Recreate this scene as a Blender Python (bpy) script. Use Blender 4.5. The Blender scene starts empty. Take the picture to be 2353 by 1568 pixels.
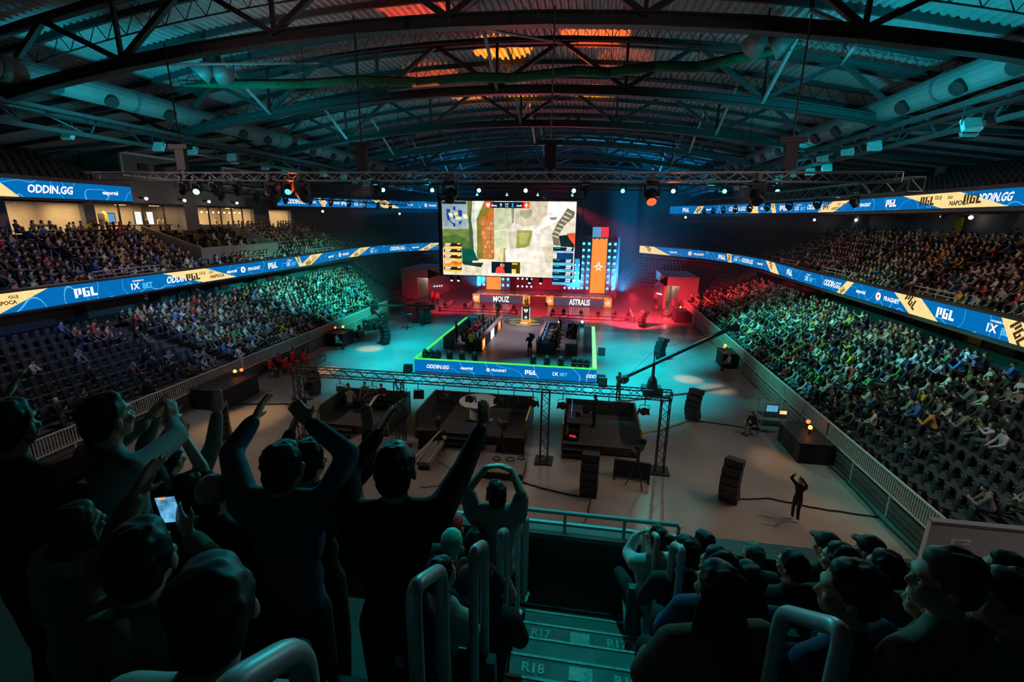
import bpy, bmesh, math, random
import numpy as np
from mathutils import Vector, Matrix, Euler
random.seed(7); np.random.seed(7)
R = math.radians
scene = bpy.context.scene
COL = scene.collection
PI = math.pi

# ---------------------------------------------------------------- camera
cam_d = bpy.data.cameras.new('camera'); cam = bpy.data.objects.new('camera', cam_d); COL.objects.link(cam)
cam_d.sensor_width = 36; cam_d.lens = 1082 / 2353 * 36; cam_d.clip_start = 0.05; cam_d.clip_end = 400
_p, _y, _r = R(14.52), R(8.9), R(-0.75)
_f = Vector((-math.sin(_y)*math.cos(_p), math.cos(_y)*math.cos(_p), -math.sin(_p)))
_ri = Vector((math.cos(_y), math.sin(_y), 0)); _up = _ri.cross(_f)
_R2 = _ri*math.cos(_r) - _up*math.sin(_r); _U2 = _up*math.cos(_r) + _ri*math.sin(_r)
cam.matrix_world = Matrix(((_R2.x, _U2.x, -_f.x, 0), (_R2.y, _U2.y, -_f.y, 0), (_R2.z, _U2.z, -_f.z, 10.6), (0, 0, 0, 1)))
scene.camera = cam

# ---------------------------------------------------------------- world, exposure
world = bpy.data.worlds.new('world'); scene.world = world; world.use_nodes = True
world.node_tree.nodes['Background'].inputs[0].default_value = (0.05, 0.09, 0.1, 1)
world.node_tree.nodes['Background'].inputs[1].default_value = 0.05
vs = scene.view_settings
vs.view_transform = 'Standard'; vs.look = 'None'; vs.gamma = 1; vs.use_curve_mapping = False; vs.exposure = 0.0
scene.cycles.max_bounces = 5; scene.cycles.diffuse_bounces = 2; scene.cycles.glossy_bounces = 3
scene.cycles.transmission_bounces = 3; scene.cycles.volume_bounces = 0; scene.cycles.sample_clamp_indirect = 2.0
scene.cycles.use_denoising = True
scene.cycles.caustics_reflective = False; scene.cycles.caustics_refractive = False

# ---------------------------------------------------------------- lamps of the show rig, house floods and added fill spots
def spot(loc, tgt, power, col, ang, blend=0.5, rad=0.15, name='rig_or_fill_spot'):
    d = bpy.data.lights.new(name, 'SPOT'); o = bpy.data.objects.new(name, d); COL.objects.link(o)
    d.energy = power; d.color = col; d.spot_size = R(ang); d.spot_blend = blend; d.shadow_soft_size = rad
    o.location = loc; o.rotation_euler = (Vector(tgt) - Vector(loc)).to_track_quat('-Z', 'Y').to_euler()
    return o
def area(loc, tgt, power, col, sx, sy, name='house_lamp'):
    d = bpy.data.lights.new(name, 'AREA'); o = bpy.data.objects.new(name, d); COL.objects.link(o)
    d.shape = 'RECTANGLE'; d.size = sx; d.size_y = sy; d.energy = power; d.color = col
    o.location = loc; o.rotation_euler = (Vector(tgt) - Vector(loc)).to_track_quat('-Z', 'Y').to_euler()
    return o
CYAN = (0.0, 0.78, 0.92); TEAL = (0.0, 0.60, 0.74); RED = (1.0, 0.03, 0.06); ORANGE = (1.0, 0.22, 0.01); WARM = (1.0, 0.74, 0.55); BLUE = (0.0, 0.3, 1.0)
# up-lights washing the roof deck
for x, y, tx, ty, pw in ((-20, 20, -27, 24, 2100), (-20, 20, -20, 30, 2300), (-15, 20, -16, 24, 900), (9, 20, 16, 26, 2200), (9, 20, 11, 32, 2500),
                         (-16, 35, -24, 42, 2800), (12, 35, 20, 44, 2600), (-12, 35, -13, 48, 1100), (8, 35, 8, 50, 1000), (9, 20, 22, 20, 900)):
    spot((x, y, 13.0), (tx, ty, 19.0), pw, TEAL, 95, 1.0, 0.3)
for tx, ty, pw, c in ((-5.7, 31.0, 26000, ORANGE), (-0.3, 28.9, 22000, (1, .10, .01)), (-10.0, 40.6, 12000, ORANGE), (-5.8, 40.5, 14000, (1, .34, .0)),
                      (-.3, 41, 14000, (1, .34, .0)), (-8.7, 24.4, 9000, (1, .06, .02)), (-11, 34, 6000, (1, .12, .02)), (1.5, 33, 4000, (1, .12, .02))):
    spot((tx*0.8-1.2, ty+2.2, 14.2), (tx, ty, 20.2), pw*.42, c, 32, 0.1, 0.03)
spot((-5.3, 34, 13.2), (-3.3, 22, 20), 800, (1, .04, .12), 80, 1.0, .3)
spot((-3.3, 50, 8), (-4.3, 40, 20), 1800, (1, .05, .14), 90, 1.0, .3)
spot((-5.3, 44, 12), (-5.3, 60, 20), 900, (.0, .25, .5), 120, 1.0, .3)
# floor and stage
for x, y, tx, ty, pw in ((-14, 34.5, -15, 34, 30000), (-14, 34.5, -13.5, 41, 26000), (3, 34.5, 5.2, 38, 34000), (3, 34.5, 4.0, 31, 34000), (-10, 33, -9, 28.6, 24000),
                         (-3, 33, -2.5, 28.6, 26000), (1.5, 33, 2.2, 28, 16000), (-13, 34.5, -13, 29, 20000), (4, 36, 4, 44, 12000)):
    spot((x, y, 12.4), (tx, ty, 0), pw*.72, CYAN, 50 if ty > 29.5 else 40, 1.0, 0.2)
for tx, ty, pw in ((5.5, 52, 34000), (8.5, 55, 11000), (-16.5, 55, 7000), (-5.3, 54, 12000), (-11, 54, 10000), (1, 54, 12000)):
    spot((tx*0.9-.5, ty-5.5, 3.6), (tx, ty+.5, 0), pw*.95, RED, 88, 1.0, 0.2)
spot((-5.5, 36, 12.4), (-5.5, 38, 1), 6000, (1, .82, .95), 46, 1.0, .3)
spot((-5.5, 36, 12.4), (-5.5, 44, 1), 9000, (1, .8, .85), 34, .8, .3)
spot((-10, 36, 12.4), (-9, 37, 1), 3000, (1, .95, .95), 24, .8, .3); spot((0, 36, 12.4), (-2, 37, 1), 2200, (1, .95, .92), 24, .8, .3)
for x, tx in ((4.6, 8), (4.4, 4), (-2.4, 2), (-14.6, -18)): spot((x, 62, 1.6), (tx, 70, 11), 22000, (.0, .42, 1), 100, 1, .3)
# crowd washes
for loc, tgt, pw, ang, c in (((-8, 35, 12.4), (-27, 45, 2.5), 62000, 40, (0.02, .9, .68)), ((-8, 35, 12.4), (-29, 38, 4), 15000, 28, (0.0, .55, .9)),
                             ((-8, 35, 12.4), (-29, 53, 4), 44000, 26, (0.02, .9, .75)), ((-12, 24, 12.2), (-28, 31, 3), 6000, 40, (0.1, .6, .7)),
                             ((2, 35, 12.4), (16, 40, 2.5), 26000, 48, (0.03, .9, .66)), ((2, 30, 12.4), (16.5, 29, 2.5), 15000, 44, (0.04, .8, .58)),
                             ((4, 35, 12.4), (18.5, 27.5, 3.5), 14000, 18, (0.0, .42, .95)), ((-2, 47, 12), (15, 56, 2.5), 42000, 30, (1, .04, .05)),
                             ((6, 20, 12), (15, 19, 2), 1800, 60, (.02, .8, .6)), ((-12, 20, 12), (-31, 26, 4), 4200, 50, (0.03, .25, .9))):
    spot(loc, tgt, pw, c, ang, 1.0, .25)
for y in (26, 36, 46): spot((11.6, y, 11.8), (17.5, y+1, 2.5), 420, (1, .6, .5), 120, 1, .2); spot((-22.4, y, 12), (-28, y+1, 2.5), 420, (1, .6, .55), 120, 1, .2)
# dim house lighting from the flood lights on the two roof girders
for y in (14, 18, 22):
    spot((-25.6, y, 14.1), (-8, y-2, 0), 1500, WARM, 80, 1.0, .25); spot((15.0, y, 14.1), (-2, y-2, 0), 1500, WARM, 80, 1.0, .25)
for y in (30, 42, 54):
    spot((14.6, y, 14.1), (25, y-3, 5), 1100, (1, .62, .5), 110, 1.0, .25); spot((-25.0, y, 14.1), (-36, y-3, 5), 1100, (1, .62, .5), 110, 1.0, .25)
spot((15.0, 9, 14.3), (15.5, 14.7, .8), 1100, (1, .9, .88), 55, 1.0, .25)  # extra spot added to brighten the end wall of the far side stand
spot((14.6, 18, 14.2), (16, 18, 1), 1100, (1, .84, .74), 90, 1, .25); spot((-25, 18, 14.2), (-27, 20, 1), 1000, (.6, .75, 1), 100, 1, .25)
# cool light thrown back from the stage rig over the near floor
for x, tx, ty, pw in ((-3, -4, 16, 350), (6, 6, 17, 400), (9, 9.5, 21, 300)): spot((x, 34.6, 12.5), (tx, ty, 0), pw, (.16, .72, .68), 44, 1.0, .12)
# warm light pools on the floor
for tx, ty, pw, an in ((7.3, 32.5, 12000, 10), (8.7, 30.8, 15000, 11), (8.9, 21.0, 9000, 8), (9.4, 16.6, 6000, 9), (-17.6, 20.8, 17000, 13), (-18.0, 29.4, 12000, 10), (-17.5, 35.5, 12000, 11)):
    spot((tx*.75-1, 35, 12.5), (tx, ty, 0), pw, (1, .52, .2), an, .9, .08)
# teal strip of light along the far side barrier
for ty, pw in ((28, 3200), (23, 3200), (18.5, 3200), (15.5, 2200)): spot((3, 35, 12.5), (10.9, ty, 0), pw, (0, .7, .62), 11, .9, .1)
spot((13, 11, 14.3), (-2, 18, 12.2), 1600, (1, .8, .75), 60, 1, .2); spot((-24, 11, 14.3), (-9, 18, 12.2), 1600, (1, .8, .75), 60, 1, .2)  # pair of fill spots added to lift the dark front truss
# rim light on the stand around the camera
spot((-4, 17.8, 11.9), (-.5, 2.5, 8), 3000, (0, .7, .76), 50, 1.0, .2); spot((.3, 10.5, 17.0), (0.1, 3.4, 7.0), 2600, (0, .74, .72), 24, 1.0, .1); spot((6, 17.8, 11.9), (2.2, 3, 8), 1500, (.3, .75, .78), 40, 1.0, .25); spot((-12, 17.8, 11.9), (-2, 2.2, 9), 1300, (.03, .55, .8), 40, 1.0, .25)

# light haze hanging around the rear stage
hz_m = bpy.data.materials.new('haze'); hz_m.use_nodes = True; _n = hz_m.node_tree.nodes; _n.remove(_n['Principled BSDF'])
_v = _n.new('ShaderNodeVolumeScatter'); _v.inputs['Density'].default_value = .0042; _v.inputs['Anisotropy'].default_value = .25; _v.inputs['Color'].default_value = (.8, .9, 1, 1); hz_m.node_tree.links.new(_v.outputs[0], _n['Material Output'].inputs['Volume'])
scene.cycles.volume_step_rate = 4

# ---------------------------------------------------------------- helpers
WORK = bpy.data.scenes.new('workshop')          # modifiers and lettering are evaluated here, away from the big scene
def evaluated(o):
    WORK.collection.objects.link(o)
    with bpy.context.temp_override(scene=WORK, view_layer=WORK.view_layers[0]): dg = bpy.context.evaluated_depsgraph_get()
    me = bpy.data.meshes.new_from_object(o.evaluated_get(dg)); d = o.data; bpy.data.objects.remove(o); return me, d
def lnk(o, parent=None):
    COL.objects.link(o)
    if parent is not None: o.parent = parent
    return o
def tag(o, label=None, cat=None, group=None, kind=None):
    if label: o['label'] = label
    if cat: o['category'] = cat
    if group: o['group'] = group
    if kind: o['kind'] = kind
    return o
def thing(name, label, cat, loc=(0, 0, 0), rz=0, group=None):
    o = bpy.data.objects.new(name, None); COL.objects.link(o); o.empty_display_size = .1
    o.location = loc; o.rotation_euler = (0, 0, rz)
    return tag(o, label, cat, group)
def copy_tree(o, parent=None, loc=None, rz=None, label=None, group=None):
    c = o.copy(); COL.objects.link(c); c.parent = parent
    if loc is not None: c.location = loc
    if rz is not None: c.rotation_euler = (0, 0, rz)
    if label: c['label'] = label
    if group: c['group'] = group
    for ch in list(o.children): copy_tree(ch, c)
    return c

class MB:
    def __init__(s): s.v = []; s.f = []; s.fm = None
    def add(s, v, f):
        b = len(s.v); s.v += [tuple(p) for p in v]; s.f += [tuple(b+i for i in q) for q in f]; return s
    def box(s, x0, x1, y0, y1, z0, z1):
        return s.add([(x0,y0,z0),(x1,y0,z0),(x1,y1,z0),(x0,y1,z0),(x0,y0,z1),(x1,y0,z1),(x1,y1,z1),(x0,y1,z1)],
                     [(3,2,1,0),(4,5,6,7),(0,1,5,4),(1,2,6,5),(2,3,7,6),(3,0,4,7)])
    def cbox(s, c, d, rz=0, rx=0):
        m = Euler((rx, 0, rz)).to_matrix(); hx, hy, hz = d[0]/2, d[1]/2, d[2]/2; c = Vector(c)
        pts = [c + m @ Vector(q) for q in ((-hx,-hy,-hz),(hx,-hy,-hz),(hx,hy,-hz),(-hx,hy,-hz),(-hx,-hy,hz),(hx,-hy,hz),(hx,hy,hz),(-hx,hy,hz))]
        return s.add(pts, [(3,2,1,0),(4,5,6,7),(0,1,5,4),(1,2,6,5),(2,3,7,6),(3,0,4,7)])
    def tube(s, p, q, r, n=6, r2=None, caps=True):
        p, q = Vector(p), Vector(q); d = q - p
        if d.length < 1e-6: return s
        d.normalize(); a = d.orthogonal().normalized(); b = d.cross(a); r2 = r if r2 is None else r2
        v = [p + (a*math.cos(2*PI*i/n)+b*math.sin(2*PI*i/n))*r for i in range(n)] + [q + (a*math.cos(2*PI*i/n)+b*math.sin(2*PI*i/n))*r2 for i in range(n)]
        f = [(i, (i+1) % n, n+(i+1) % n, n+i) for i in range(n)]
        if caps: f += [tuple(range(n-1, -1, -1)), tuple(range(n, 2*n))]
        return s.add(v, f)
    def bar(s, p, q, w, h, up=(0, 0, 1)):
        p, q = Vector(p), Vector(q); d = (q-p).normalized(); u = Vector(up)
        if abs(d.dot(u)) > .99: u = Vector((0, 1, 0))
        a = d.cross(u).normalized()*w/2; b = a.cross(d).normalized()*h/2
        v = [p-a-b, p+a-b, p+a+b, p-a+b, q-a-b, q+a-b, q+a+b, q-a+b]
        return s.add(v, [(3,2,1,0),(4,5,6,7),(0,1,5,4),(1,2,6,5),(2,3,7,6),(3,0,4,7)])
    def path(s, pts, r, n=6):
        for a, b in zip(pts, pts[1:]): s.tube(a, b, r, n)
        return s
    def sweep(s, pts, r, n=12):
        P = [Vector(p) for p in pts]; a = None; v = []; m = len(P)
        for i, p in enumerate(P):
            d = (P[min(i+1, m-1)]-P[max(i-1, 0)]).normalized(); a = d.orthogonal().normalized() if a is None else (a-d*a.dot(d)).normalized(); b = d.cross(a)
            v += [p+(a*math.cos(2*PI*k/n)+b*math.sin(2*PI*k/n))*r for k in range(n)]
        f = [(i*n+k, i*n+(k+1) % n, (i+1)*n+(k+1) % n, (i+1)*n+k) for i in range(m-1) for k in range(n)]
        return s.add(v, f+[tuple(range(n-1, -1, -1)), tuple(range((m-1)*n, m*n))])
    def poly(s, pts): return s.add(pts, [tuple(range(len(pts)))])
    def prism(s, pts, off):
        n = len(pts); o = Vector(off)
        return s.add([Vector(p) for p in pts]+[Vector(p)+o for p in pts], [tuple(range(n-1, -1, -1)), tuple(range(n, 2*n))]+[(i, (i+1) % n, n+(i+1) % n, n+i) for i in range(n)])
    def lathe(s, c, prof, n=12):
        c = Vector(c); v = []; f = []
        for r, z in prof:
            v += [c + Vector((r*math.cos(2*PI*i/n), r*math.sin(2*PI*i/n), z)) for i in range(n)]
        for k in range(len(prof)-1):
            f += [(k*n+i, k*n+(i+1) % n, (k+1)*n+(i+1) % n, (k+1)*n+i) for i in range(n)]
        f += [tuple(range(n-1, -1, -1)), tuple(range((len(prof)-1)*n, len(prof)*n))]
        return s.add(v, f)
    def ball(s, c, r, n=8, m=6):
        r = (r, r, r) if not hasattr(r, '__len__') else r; c = Vector(c); v = [c+Vector((0, 0, -r[2]))]
        for j in range(1, m):
            t = -PI/2+PI*j/m
            v += [c+Vector((r[0]*math.cos(t)*math.cos(2*PI*i/n), r[1]*math.cos(t)*math.sin(2*PI*i/n), r[2]*math.sin(t))) for i in range(n)]
        v.append(c+Vector((0, 0, r[2]))); f = [(0, 1+(i+1) % n, 1+i) for i in range(n)]
        for j in range(m-2):
            f += [(1+j*n+i, 1+j*n+(i+1) % n, 1+(j+1)*n+(i+1) % n, 1+(j+1)*n+i) for i in range(n)]
        L = len(v)-1; f += [(L, 1+(m-2)*n+i, 1+(m-2)*n+(i+1) % n) for i in range(n)]
        return s.add(v, f)
    def mesh(s, name, shift=(0, 0, 0), smooth=False):
        me = bpy.data.meshes.new(name); sh = Vector(shift)
        me.from_pydata([tuple(Vector(p)-sh) for p in s.v], [], s.f); me.update()
        if smooth: me.polygons.foreach_set('use_smooth', [True]*len(me.polygons))
        return me
    def build(s, name, m, parent=None, smooth=False, kind=None, label=None, cat=None, group=None):
        sh = (0, 0, 0) if parent is None else world_loc(parent)
        me = s.mesh(name, sh, smooth); me.materials.append(m)
        o = lnk(bpy.data.objects.new(name, me), parent)
        return tag(o, label, cat, group, kind)
def world_loc(o):
    l = Vector((0, 0, 0))
    while o is not None: l += o.location; o = o.parent
    return l
def B(*a): return MB().box(*a)
def inst(name, me, parent, loc=(0, 0, 0), rz=0, m=None):
    o = lnk(bpy.data.objects.new(name, me), parent); o.location = loc; o.rotation_euler = (0, 0, rz)
    return o

# ---------------------------------------------------------------- materials
M = {}
def nodes(name):
    m = bpy.data.materials.new(name); m.use_nodes = True; nt = m.node_tree
    return m, nt, nt.nodes['Principled BSDF']
def mat(name, col, rough=.6, metal=0, var=.15, scale=8, bump=0, spec=.5):
    m, nt, b = nodes(name); n, l = nt.nodes, nt.links
    tc = n.new('ShaderNodeTexCoord'); no = n.new('ShaderNodeTexNoise'); no.inputs['Scale'].default_value = scale; no.inputs['Detail'].default_value = 3
    l.new(tc.outputs['Object'], no.inputs['Vector'])
    r = n.new('ShaderNodeValToRGB'); a, c = 1-var, 1+var
    r.color_ramp.elements[0].position = .3; r.color_ramp.elements[1].position = .7
    r.color_ramp.elements[0].color = (col[0]*a, col[1]*a, col[2]*a, 1); r.color_ramp.elements[1].color = (col[0]*c, col[1]*c, col[2]*c, 1)
    l.new(no.outputs['Fac'], r.inputs[0]); l.new(r.outputs[0], b.inputs['Base Color'])
    b.inputs['Roughness'].default_value = rough; b.inputs['Metallic'].default_value = metal; b.inputs['Specular IOR Level'].default_value = spec
    if bump:
        bp = n.new('ShaderNodeBump'); bp.inputs['Strength'].default_value = bump; l.new(no.outputs['Fac'], bp.inputs['Height']); l.new(bp.outputs[0], b.inputs['Normal'])
    M[name] = m; return m
def glow(name, col, s=1.0, var=.06, scale=3):
    m, nt, b = nodes(name); n, l = nt.nodes, nt.links; n.remove(b)
    e = n.new('ShaderNodeEmission'); e.inputs['Strength'].default_value = s
    tc = n.new('ShaderNodeTexCoord'); no = n.new('ShaderNodeTexNoise'); no.inputs['Scale'].default_value = scale
    l.new(tc.outputs['Object'], no.inputs['Vector'])
    r = n.new('ShaderNodeValToRGB'); r.color_ramp.elements[0].position = .3; r.color_ramp.elements[1].position = .7
    for i, k in ((0, 1-var), (1, 1+var)): r.color_ramp.elements[i].color = (col[0]*k, col[1]*k, col[2]*k, 1)
    l.new(no.outputs['Fac'], r.inputs[0]); l.new(r.outputs[0], e.inputs[0]); l.new(e.outputs[0], n['Material Output'].inputs[0])
    M[name] = m; return m
def objcol(name, rough, scale=20, var=.2, sheen=0):
    m, nt, b = nodes(name); n, l = nt.nodes, nt.links
    oi = n.new('ShaderNodeObjectInfo'); tc = n.new('ShaderNodeTexCoord'); no = n.new('ShaderNodeTexNoise'); no.inputs['Scale'].default_value = scale
    l.new(tc.outputs['Object'], no.inputs['Vector'])
    mr = n.new('ShaderNodeMapRange'); mr.inputs['To Min'].default_value = 1-var; mr.inputs['To Max'].default_value = 1+var
    l.new(no.outputs['Fac'], mr.inputs['Value'])
    mx = n.new('ShaderNodeVectorMath'); mx.operation = 'SCALE'; l.new(oi.outputs['Color'], mx.inputs[0]); l.new(mr.outputs[0], mx.inputs['Scale'])
    l.new(mx.outputs[0], b.inputs['Base Color']); b.inputs['Roughness'].default_value = rough; b.inputs['Specular IOR Level'].default_value = .2
    M[name] = m; return m
def attrcol(name, emit=None, rough=.8):
    m, nt, b = nodes(name); n, l = nt.nodes, nt.links
    at = n.new('ShaderNodeAttribute'); at.attribute_name = 'Col'
    if emit is None:
        l.new(at.outputs['Color'], b.inputs['Base Color']); b.inputs['Roughness'].default_value = rough
    else:
        n.remove(b); e = n.new('ShaderNodeEmission'); e.inputs[1].default_value = emit
        tc = n.new('ShaderNodeTexCoord'); no = n.new('ShaderNodeTexNoise'); no.inputs['Scale'].default_value = 2.2; no.inputs['Detail'].default_value = 8
        l.new(tc.outputs['Object'], no.inputs['Vector']); mr = n.new('ShaderNodeMapRange'); mr.inputs['From Min'].default_value = .3; mr.inputs['From Max'].default_value = .7
        mr.inputs['To Min'].default_value = .72; mr.inputs['To Max'].default_value = 1.2
        l.new(no.outputs['Fac'], mr.inputs[0]); mx = n.new('ShaderNodeVectorMath'); mx.operation = 'SCALE'
        l.new(at.outputs['Color'], mx.inputs[0]); l.new(mr.outputs[0], mx.inputs['Scale']); l.new(mx.outputs[0], e.inputs[0]); l.new(e.outputs[0], n['Material Output'].inputs[0])
    M[name] = m; return m
def contour_led(name, base, line, s):
    """blue display surface with thin drifting map contours"""
    m, nt, b = nodes(name); n, l = nt.nodes, nt.links; n.remove(b)
    tc = n.new('ShaderNodeTexCoord'); no = n.new('ShaderNodeTexNoise'); no.inputs['Scale'].default_value = .33; no.inputs['Detail'].default_value = .6
    l.new(tc.outputs['Object'], no.inputs['Vector'])
    k = n.new('ShaderNodeMath'); k.operation = 'MULTIPLY'; k.inputs[1].default_value = 7; l.new(no.outputs['Fac'], k.inputs[0])
    fr = n.new('ShaderNodeMath'); fr.operation = 'FRACT'; l.new(k.outputs[0], fr.inputs[0])
    cm = n.new('ShaderNodeMath'); cm.operation = 'COMPARE'; cm.inputs[1].default_value = .5; cm.inputs[2].default_value = .022; l.new(fr.outputs[0], cm.inputs[0])
    mx = n.new('ShaderNodeMix'); mx.data_type = 'RGBA'; mx.inputs[6].default_value = (*base, 1); mx.inputs[7].default_value = (*line, 1); l.new(cm.outputs[0], mx.inputs[0])
    e = n.new('ShaderNodeEmission'); e.inputs[1].default_value = s; l.new(mx.outputs[2], e.inputs[0]); l.new(e.outputs[0], n['Material Output'].inputs[0])
    M[name] = m; return m
mat('black', (.012, .012, .013), .55); mat('black_gloss', (.01, .01, .011), .3); mat('steel', (.13, .14, .15), .5, .4); mat('dark_steel', (.05, .052, .055), .5, .5)
mat('roof_steel', (.05, .05, .052), .6, .1); mat('alu', (.5, .48, .49), .45, .25); mat('truss_black', (.02, .022, .024), .5, .3)
mat('deck', (.34, .36, .37), .55, .1, .12, 3); mat('concrete', (.16, .155, .15), .85, 0, .2, 2.5, .1); mat('dark_concrete', (.07, .068, .066), .9, 0, .2, 2, .1)
mat('wall', (.10, .098, .097), .8, 0, .12, .6); mat('wall_dark', (.045, .046, .05), .85, 0, .15, .6); mat('wall_grey', (.17, .165, .165), .7, 0, .1, .8)
mat('panel', (.2, .19, .185), .6, 0, .1, 1.5); mat('louvre', (.075, .07, .068), .6); mat('white_rail', (.5, .48, .45), .45); mat('rail', (.36, .37, .38), .42, .2)
mat('seat', (.035, .04, .045), .55); mat('stair', (.12, .135, .13), .85, 0, .15, 6, .08); mat('paint', (.34, .38, .36), .8, 0, .25, 30); mat('drape', (.012, .013, .017), .95, 0, .3, 2)
mat('duct', (.2, .21, .21), .5, .2, .06, 2); mat('net', (.01, .11, .05), .9, 0, .3, 5, .3); mat('stage_deck', (.15, .14, .15), .42, 0, .12, 1.5); mat('teal_panel', (.03, .05, .055), .6)
mat('ledge', (.33, .26, .27), .5); mat('carpet', (.055, .054, .056), .95, 0, .2, 12); mat('white', (.75, .75, .74), .5); mat('red', (.6, .02, .02), .5); mat('gold', (.8, .5, .1), .25, .9)
mat('yellow', (.7, .45, .03), .6); mat('purple_cloth', (.05, .04, .2), .8); mat('cable', (.01, .01, .01), .6); mat('shoe', (.5, .5, .48), .6); mat('brass', (.5, .3, .06), .35, .8); mat('scuff', (.8, .78, .12), .9); mat('strut', (.34, .36, .37), .5, .1)
mat('table_top', (.5, .55, .58), .25); mat('crate', (.03, .03, .034), .5); mat('silver_trim', (.5, .5, .5), .3, .9); mat('sign_white', (.7, .69, .68), .6); mat('wood', (.2, .14, .09), .6); mat('end_wall', (.5, .48, .48), .7, 0, .05, 1)
objcol('skin', .5, 15, .1); objcol('cloth', .85, 14, .22); objcol('hair', .55, 40, .4)
attrcol('crowd_cloth'); attrcol('picture', 1.25)
contour_led('led_blue', (.001, .155, .48), (.10, .44, .85), 1.0)
glow('led_white', (1, 1, 1), 1.0, .02); glow('led_yellow', (1.0, .72, .30), 1.05, .1, 6); glow('led_ink', (.06, .035, .012), 1, .1); glow('led_red', (.9, .04, .06), 1); glow('led_sky', (.1, .55, .95), 1)
glow('led_orange', (1.0, .31, .05), 1.05, .05); glow('led_dim', (.075, .06, .10), 1.0, .2, .4); glow('green_strip', (.08, .95, .12), 1.0, .1); glow('pale_strip', (.35, 1.0, .45), 1.0, .1)
glow('cyan_dot', (.06, .75, 1.0), 4.0); glow('pink_dot', (1.0, .45, .75), 3.0); glow('lens_cyan', (.15, 1.0, .95), 14); glow('lens_green', (.06, 1.0, .5), 10); glow('lens_red', (1, .06, .02), 3); glow('lens_blue', (.05, .35, 1), 3)
glow('lamp_white', (1, .95, .85), 6); glow('lamp_warm', (1, .72, .35), 5); glow('tiny_red', (1, .08, .02), 5); glow('tiny_orange', (1, .3, .03), 6); glow('screen_blue', (.1, .35, .6), 1.0, .6, 30); glow('exit_sign', (.35, .8, .75), 2.0)
glow('suite_wall_glow', (.38, .25, .10), .1)
mat('suite_wall', (.52, .43, .3), .7, 0, .1, 1); mat('suite_dark', (.12, .1, .08), .6); mat('maroon', (.14, .02, .03), .8)

# floor: polished grey screed with faint joints and scuffs
m, nt, b = nodes('floor'); n, l = nt.nodes, nt.links
tc = n.new('ShaderNodeTexCoord'); no = n.new('ShaderNodeTexNoise'); no.inputs['Scale'].default_value = .35; no.inputs['Detail'].default_value = 6; l.new(tc.outputs['Object'], no.inputs[0])
no2 = n.new('ShaderNodeTexNoise'); no2.inputs['Scale'].default_value = 3; no2.inputs['Detail'].default_value = 4; l.new(tc.outputs['Object'], no2.inputs[0])
r = n.new('ShaderNodeValToRGB'); r.color_ramp.elements[0].position = .3; r.color_ramp.elements[0].color = (.22, .195, .185, 1); r.color_ramp.elements[1].position = .75; r.color_ramp.elements[1].color = (.30, .275, .26, 1); l.new(no.outputs[0], r.inputs[0])
l.new(r.outputs[0], b.inputs['Base Color'])
mr = n.new('ShaderNodeMapRange'); mr.inputs['To Min'].default_value = .2; mr.inputs['To Max'].default_value = .3; l.new(no2.outputs[0], mr.inputs[0]); l.new(mr.outputs[0], b.inputs['Roughness'])
M['floor'] = m

# ---------------------------------------------------------------- lettering
_tc = {}
def text_geo(s):
    if s in _tc: return _tc[s]
    c = bpy.data.curves.new('t', 'FONT'); c.body = s; c.size = 1; c.offset = .034; c.resolution_u = 2; c.space_character = .98
    me, _ = evaluated(bpy.data.objects.new('t', c))
    v = np.array([p.co[:2] for p in me.vertices]); f = [tuple(p.vertices) for p in me.polygons]
    bpy.data.meshes.remove(me); bpy.data.curves.remove(c)
    v -= v.min(0); w, h = v.max(0); v /= h; _tc[s] = (v, f, w/h); return _tc[s]
def rects(rs):
    v = []; f = []
    for x0, y0, x1, y1 in rs:
        b = len(v); v += [(x0, y0), (x1, y0), (x1, y1), (x0, y1)]; f.append((b, b+1, b+2, b+3))
    return v, f
def blocky_geo():
    rs = [(0, 0, 77, 243), (77, 226, 182, 243), (108, 76, 182, 226), (77, 61, 108, 76), (215, 0, 290, 243), (290, 228, 395, 243), (290, 0, 395, 48), (335, 48, 395, 150), (308, 118, 335, 150), (428, 0, 503, 243), (503, 0, 600, 58)]
    v, f = rects(rs); v = np.array(v, float)/243; return v, f, 600/243
_tc['#block'] = blocky_geo()
def put_text(name, s, m, parent, fn, off=0.0, label=None):
    """fn maps (x in text heights from the centre, y 0..1) to a point of the place"""
    v, f, w = text_geo(s)
    mb = MB().add([fn(x-w/2, y) for x, y in v], f)
    return mb.build(name, m, parent, label=label)
def flat_text(name, s, m, parent, c, u, vdir, h, label=None, wscale=1, slant=0):
    c, u, vd = Vector(c), Vector(u), Vector(vdir)
    return put_text(name, s, m, parent, lambda x, y: c+u*((x*wscale+slant*(y-.5))*h)+vd*((y-.5)*h), label=label)
# ================================================================ the hall
AX = -5.4
ordn = ['first', 'second', 'third', 'fourth', 'fifth', 'sixth', 'seventh', 'eighth', 'ninth', 'tenth', 'eleventh', 'twelfth', 'thirteenth', 'fourteenth', 'fifteenth', 'sixteenth', 'seventeenth', 'eighteenth', 'nineteenth', 'twentieth']
B(-56, 46, -14, 96, -.3, 0).build('floor', M['floor'], kind='structure')
B(-56.4, -56, -14, 96, 0, 22).build('wall_left', M['wall_dark'], kind='structure')
B(46, 46.4, -14, 96, 0, 22).build('wall_right', M['wall_dark'], kind='structure')
B(-56, 46, 96, 96.4, 0, 22).build('wall_back', M['wall_dark'], kind='structure')
B(-56, 46, -14.4, -14, 0, 22).build('wall_front', M['wall_dark'], kind='structure')

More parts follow.
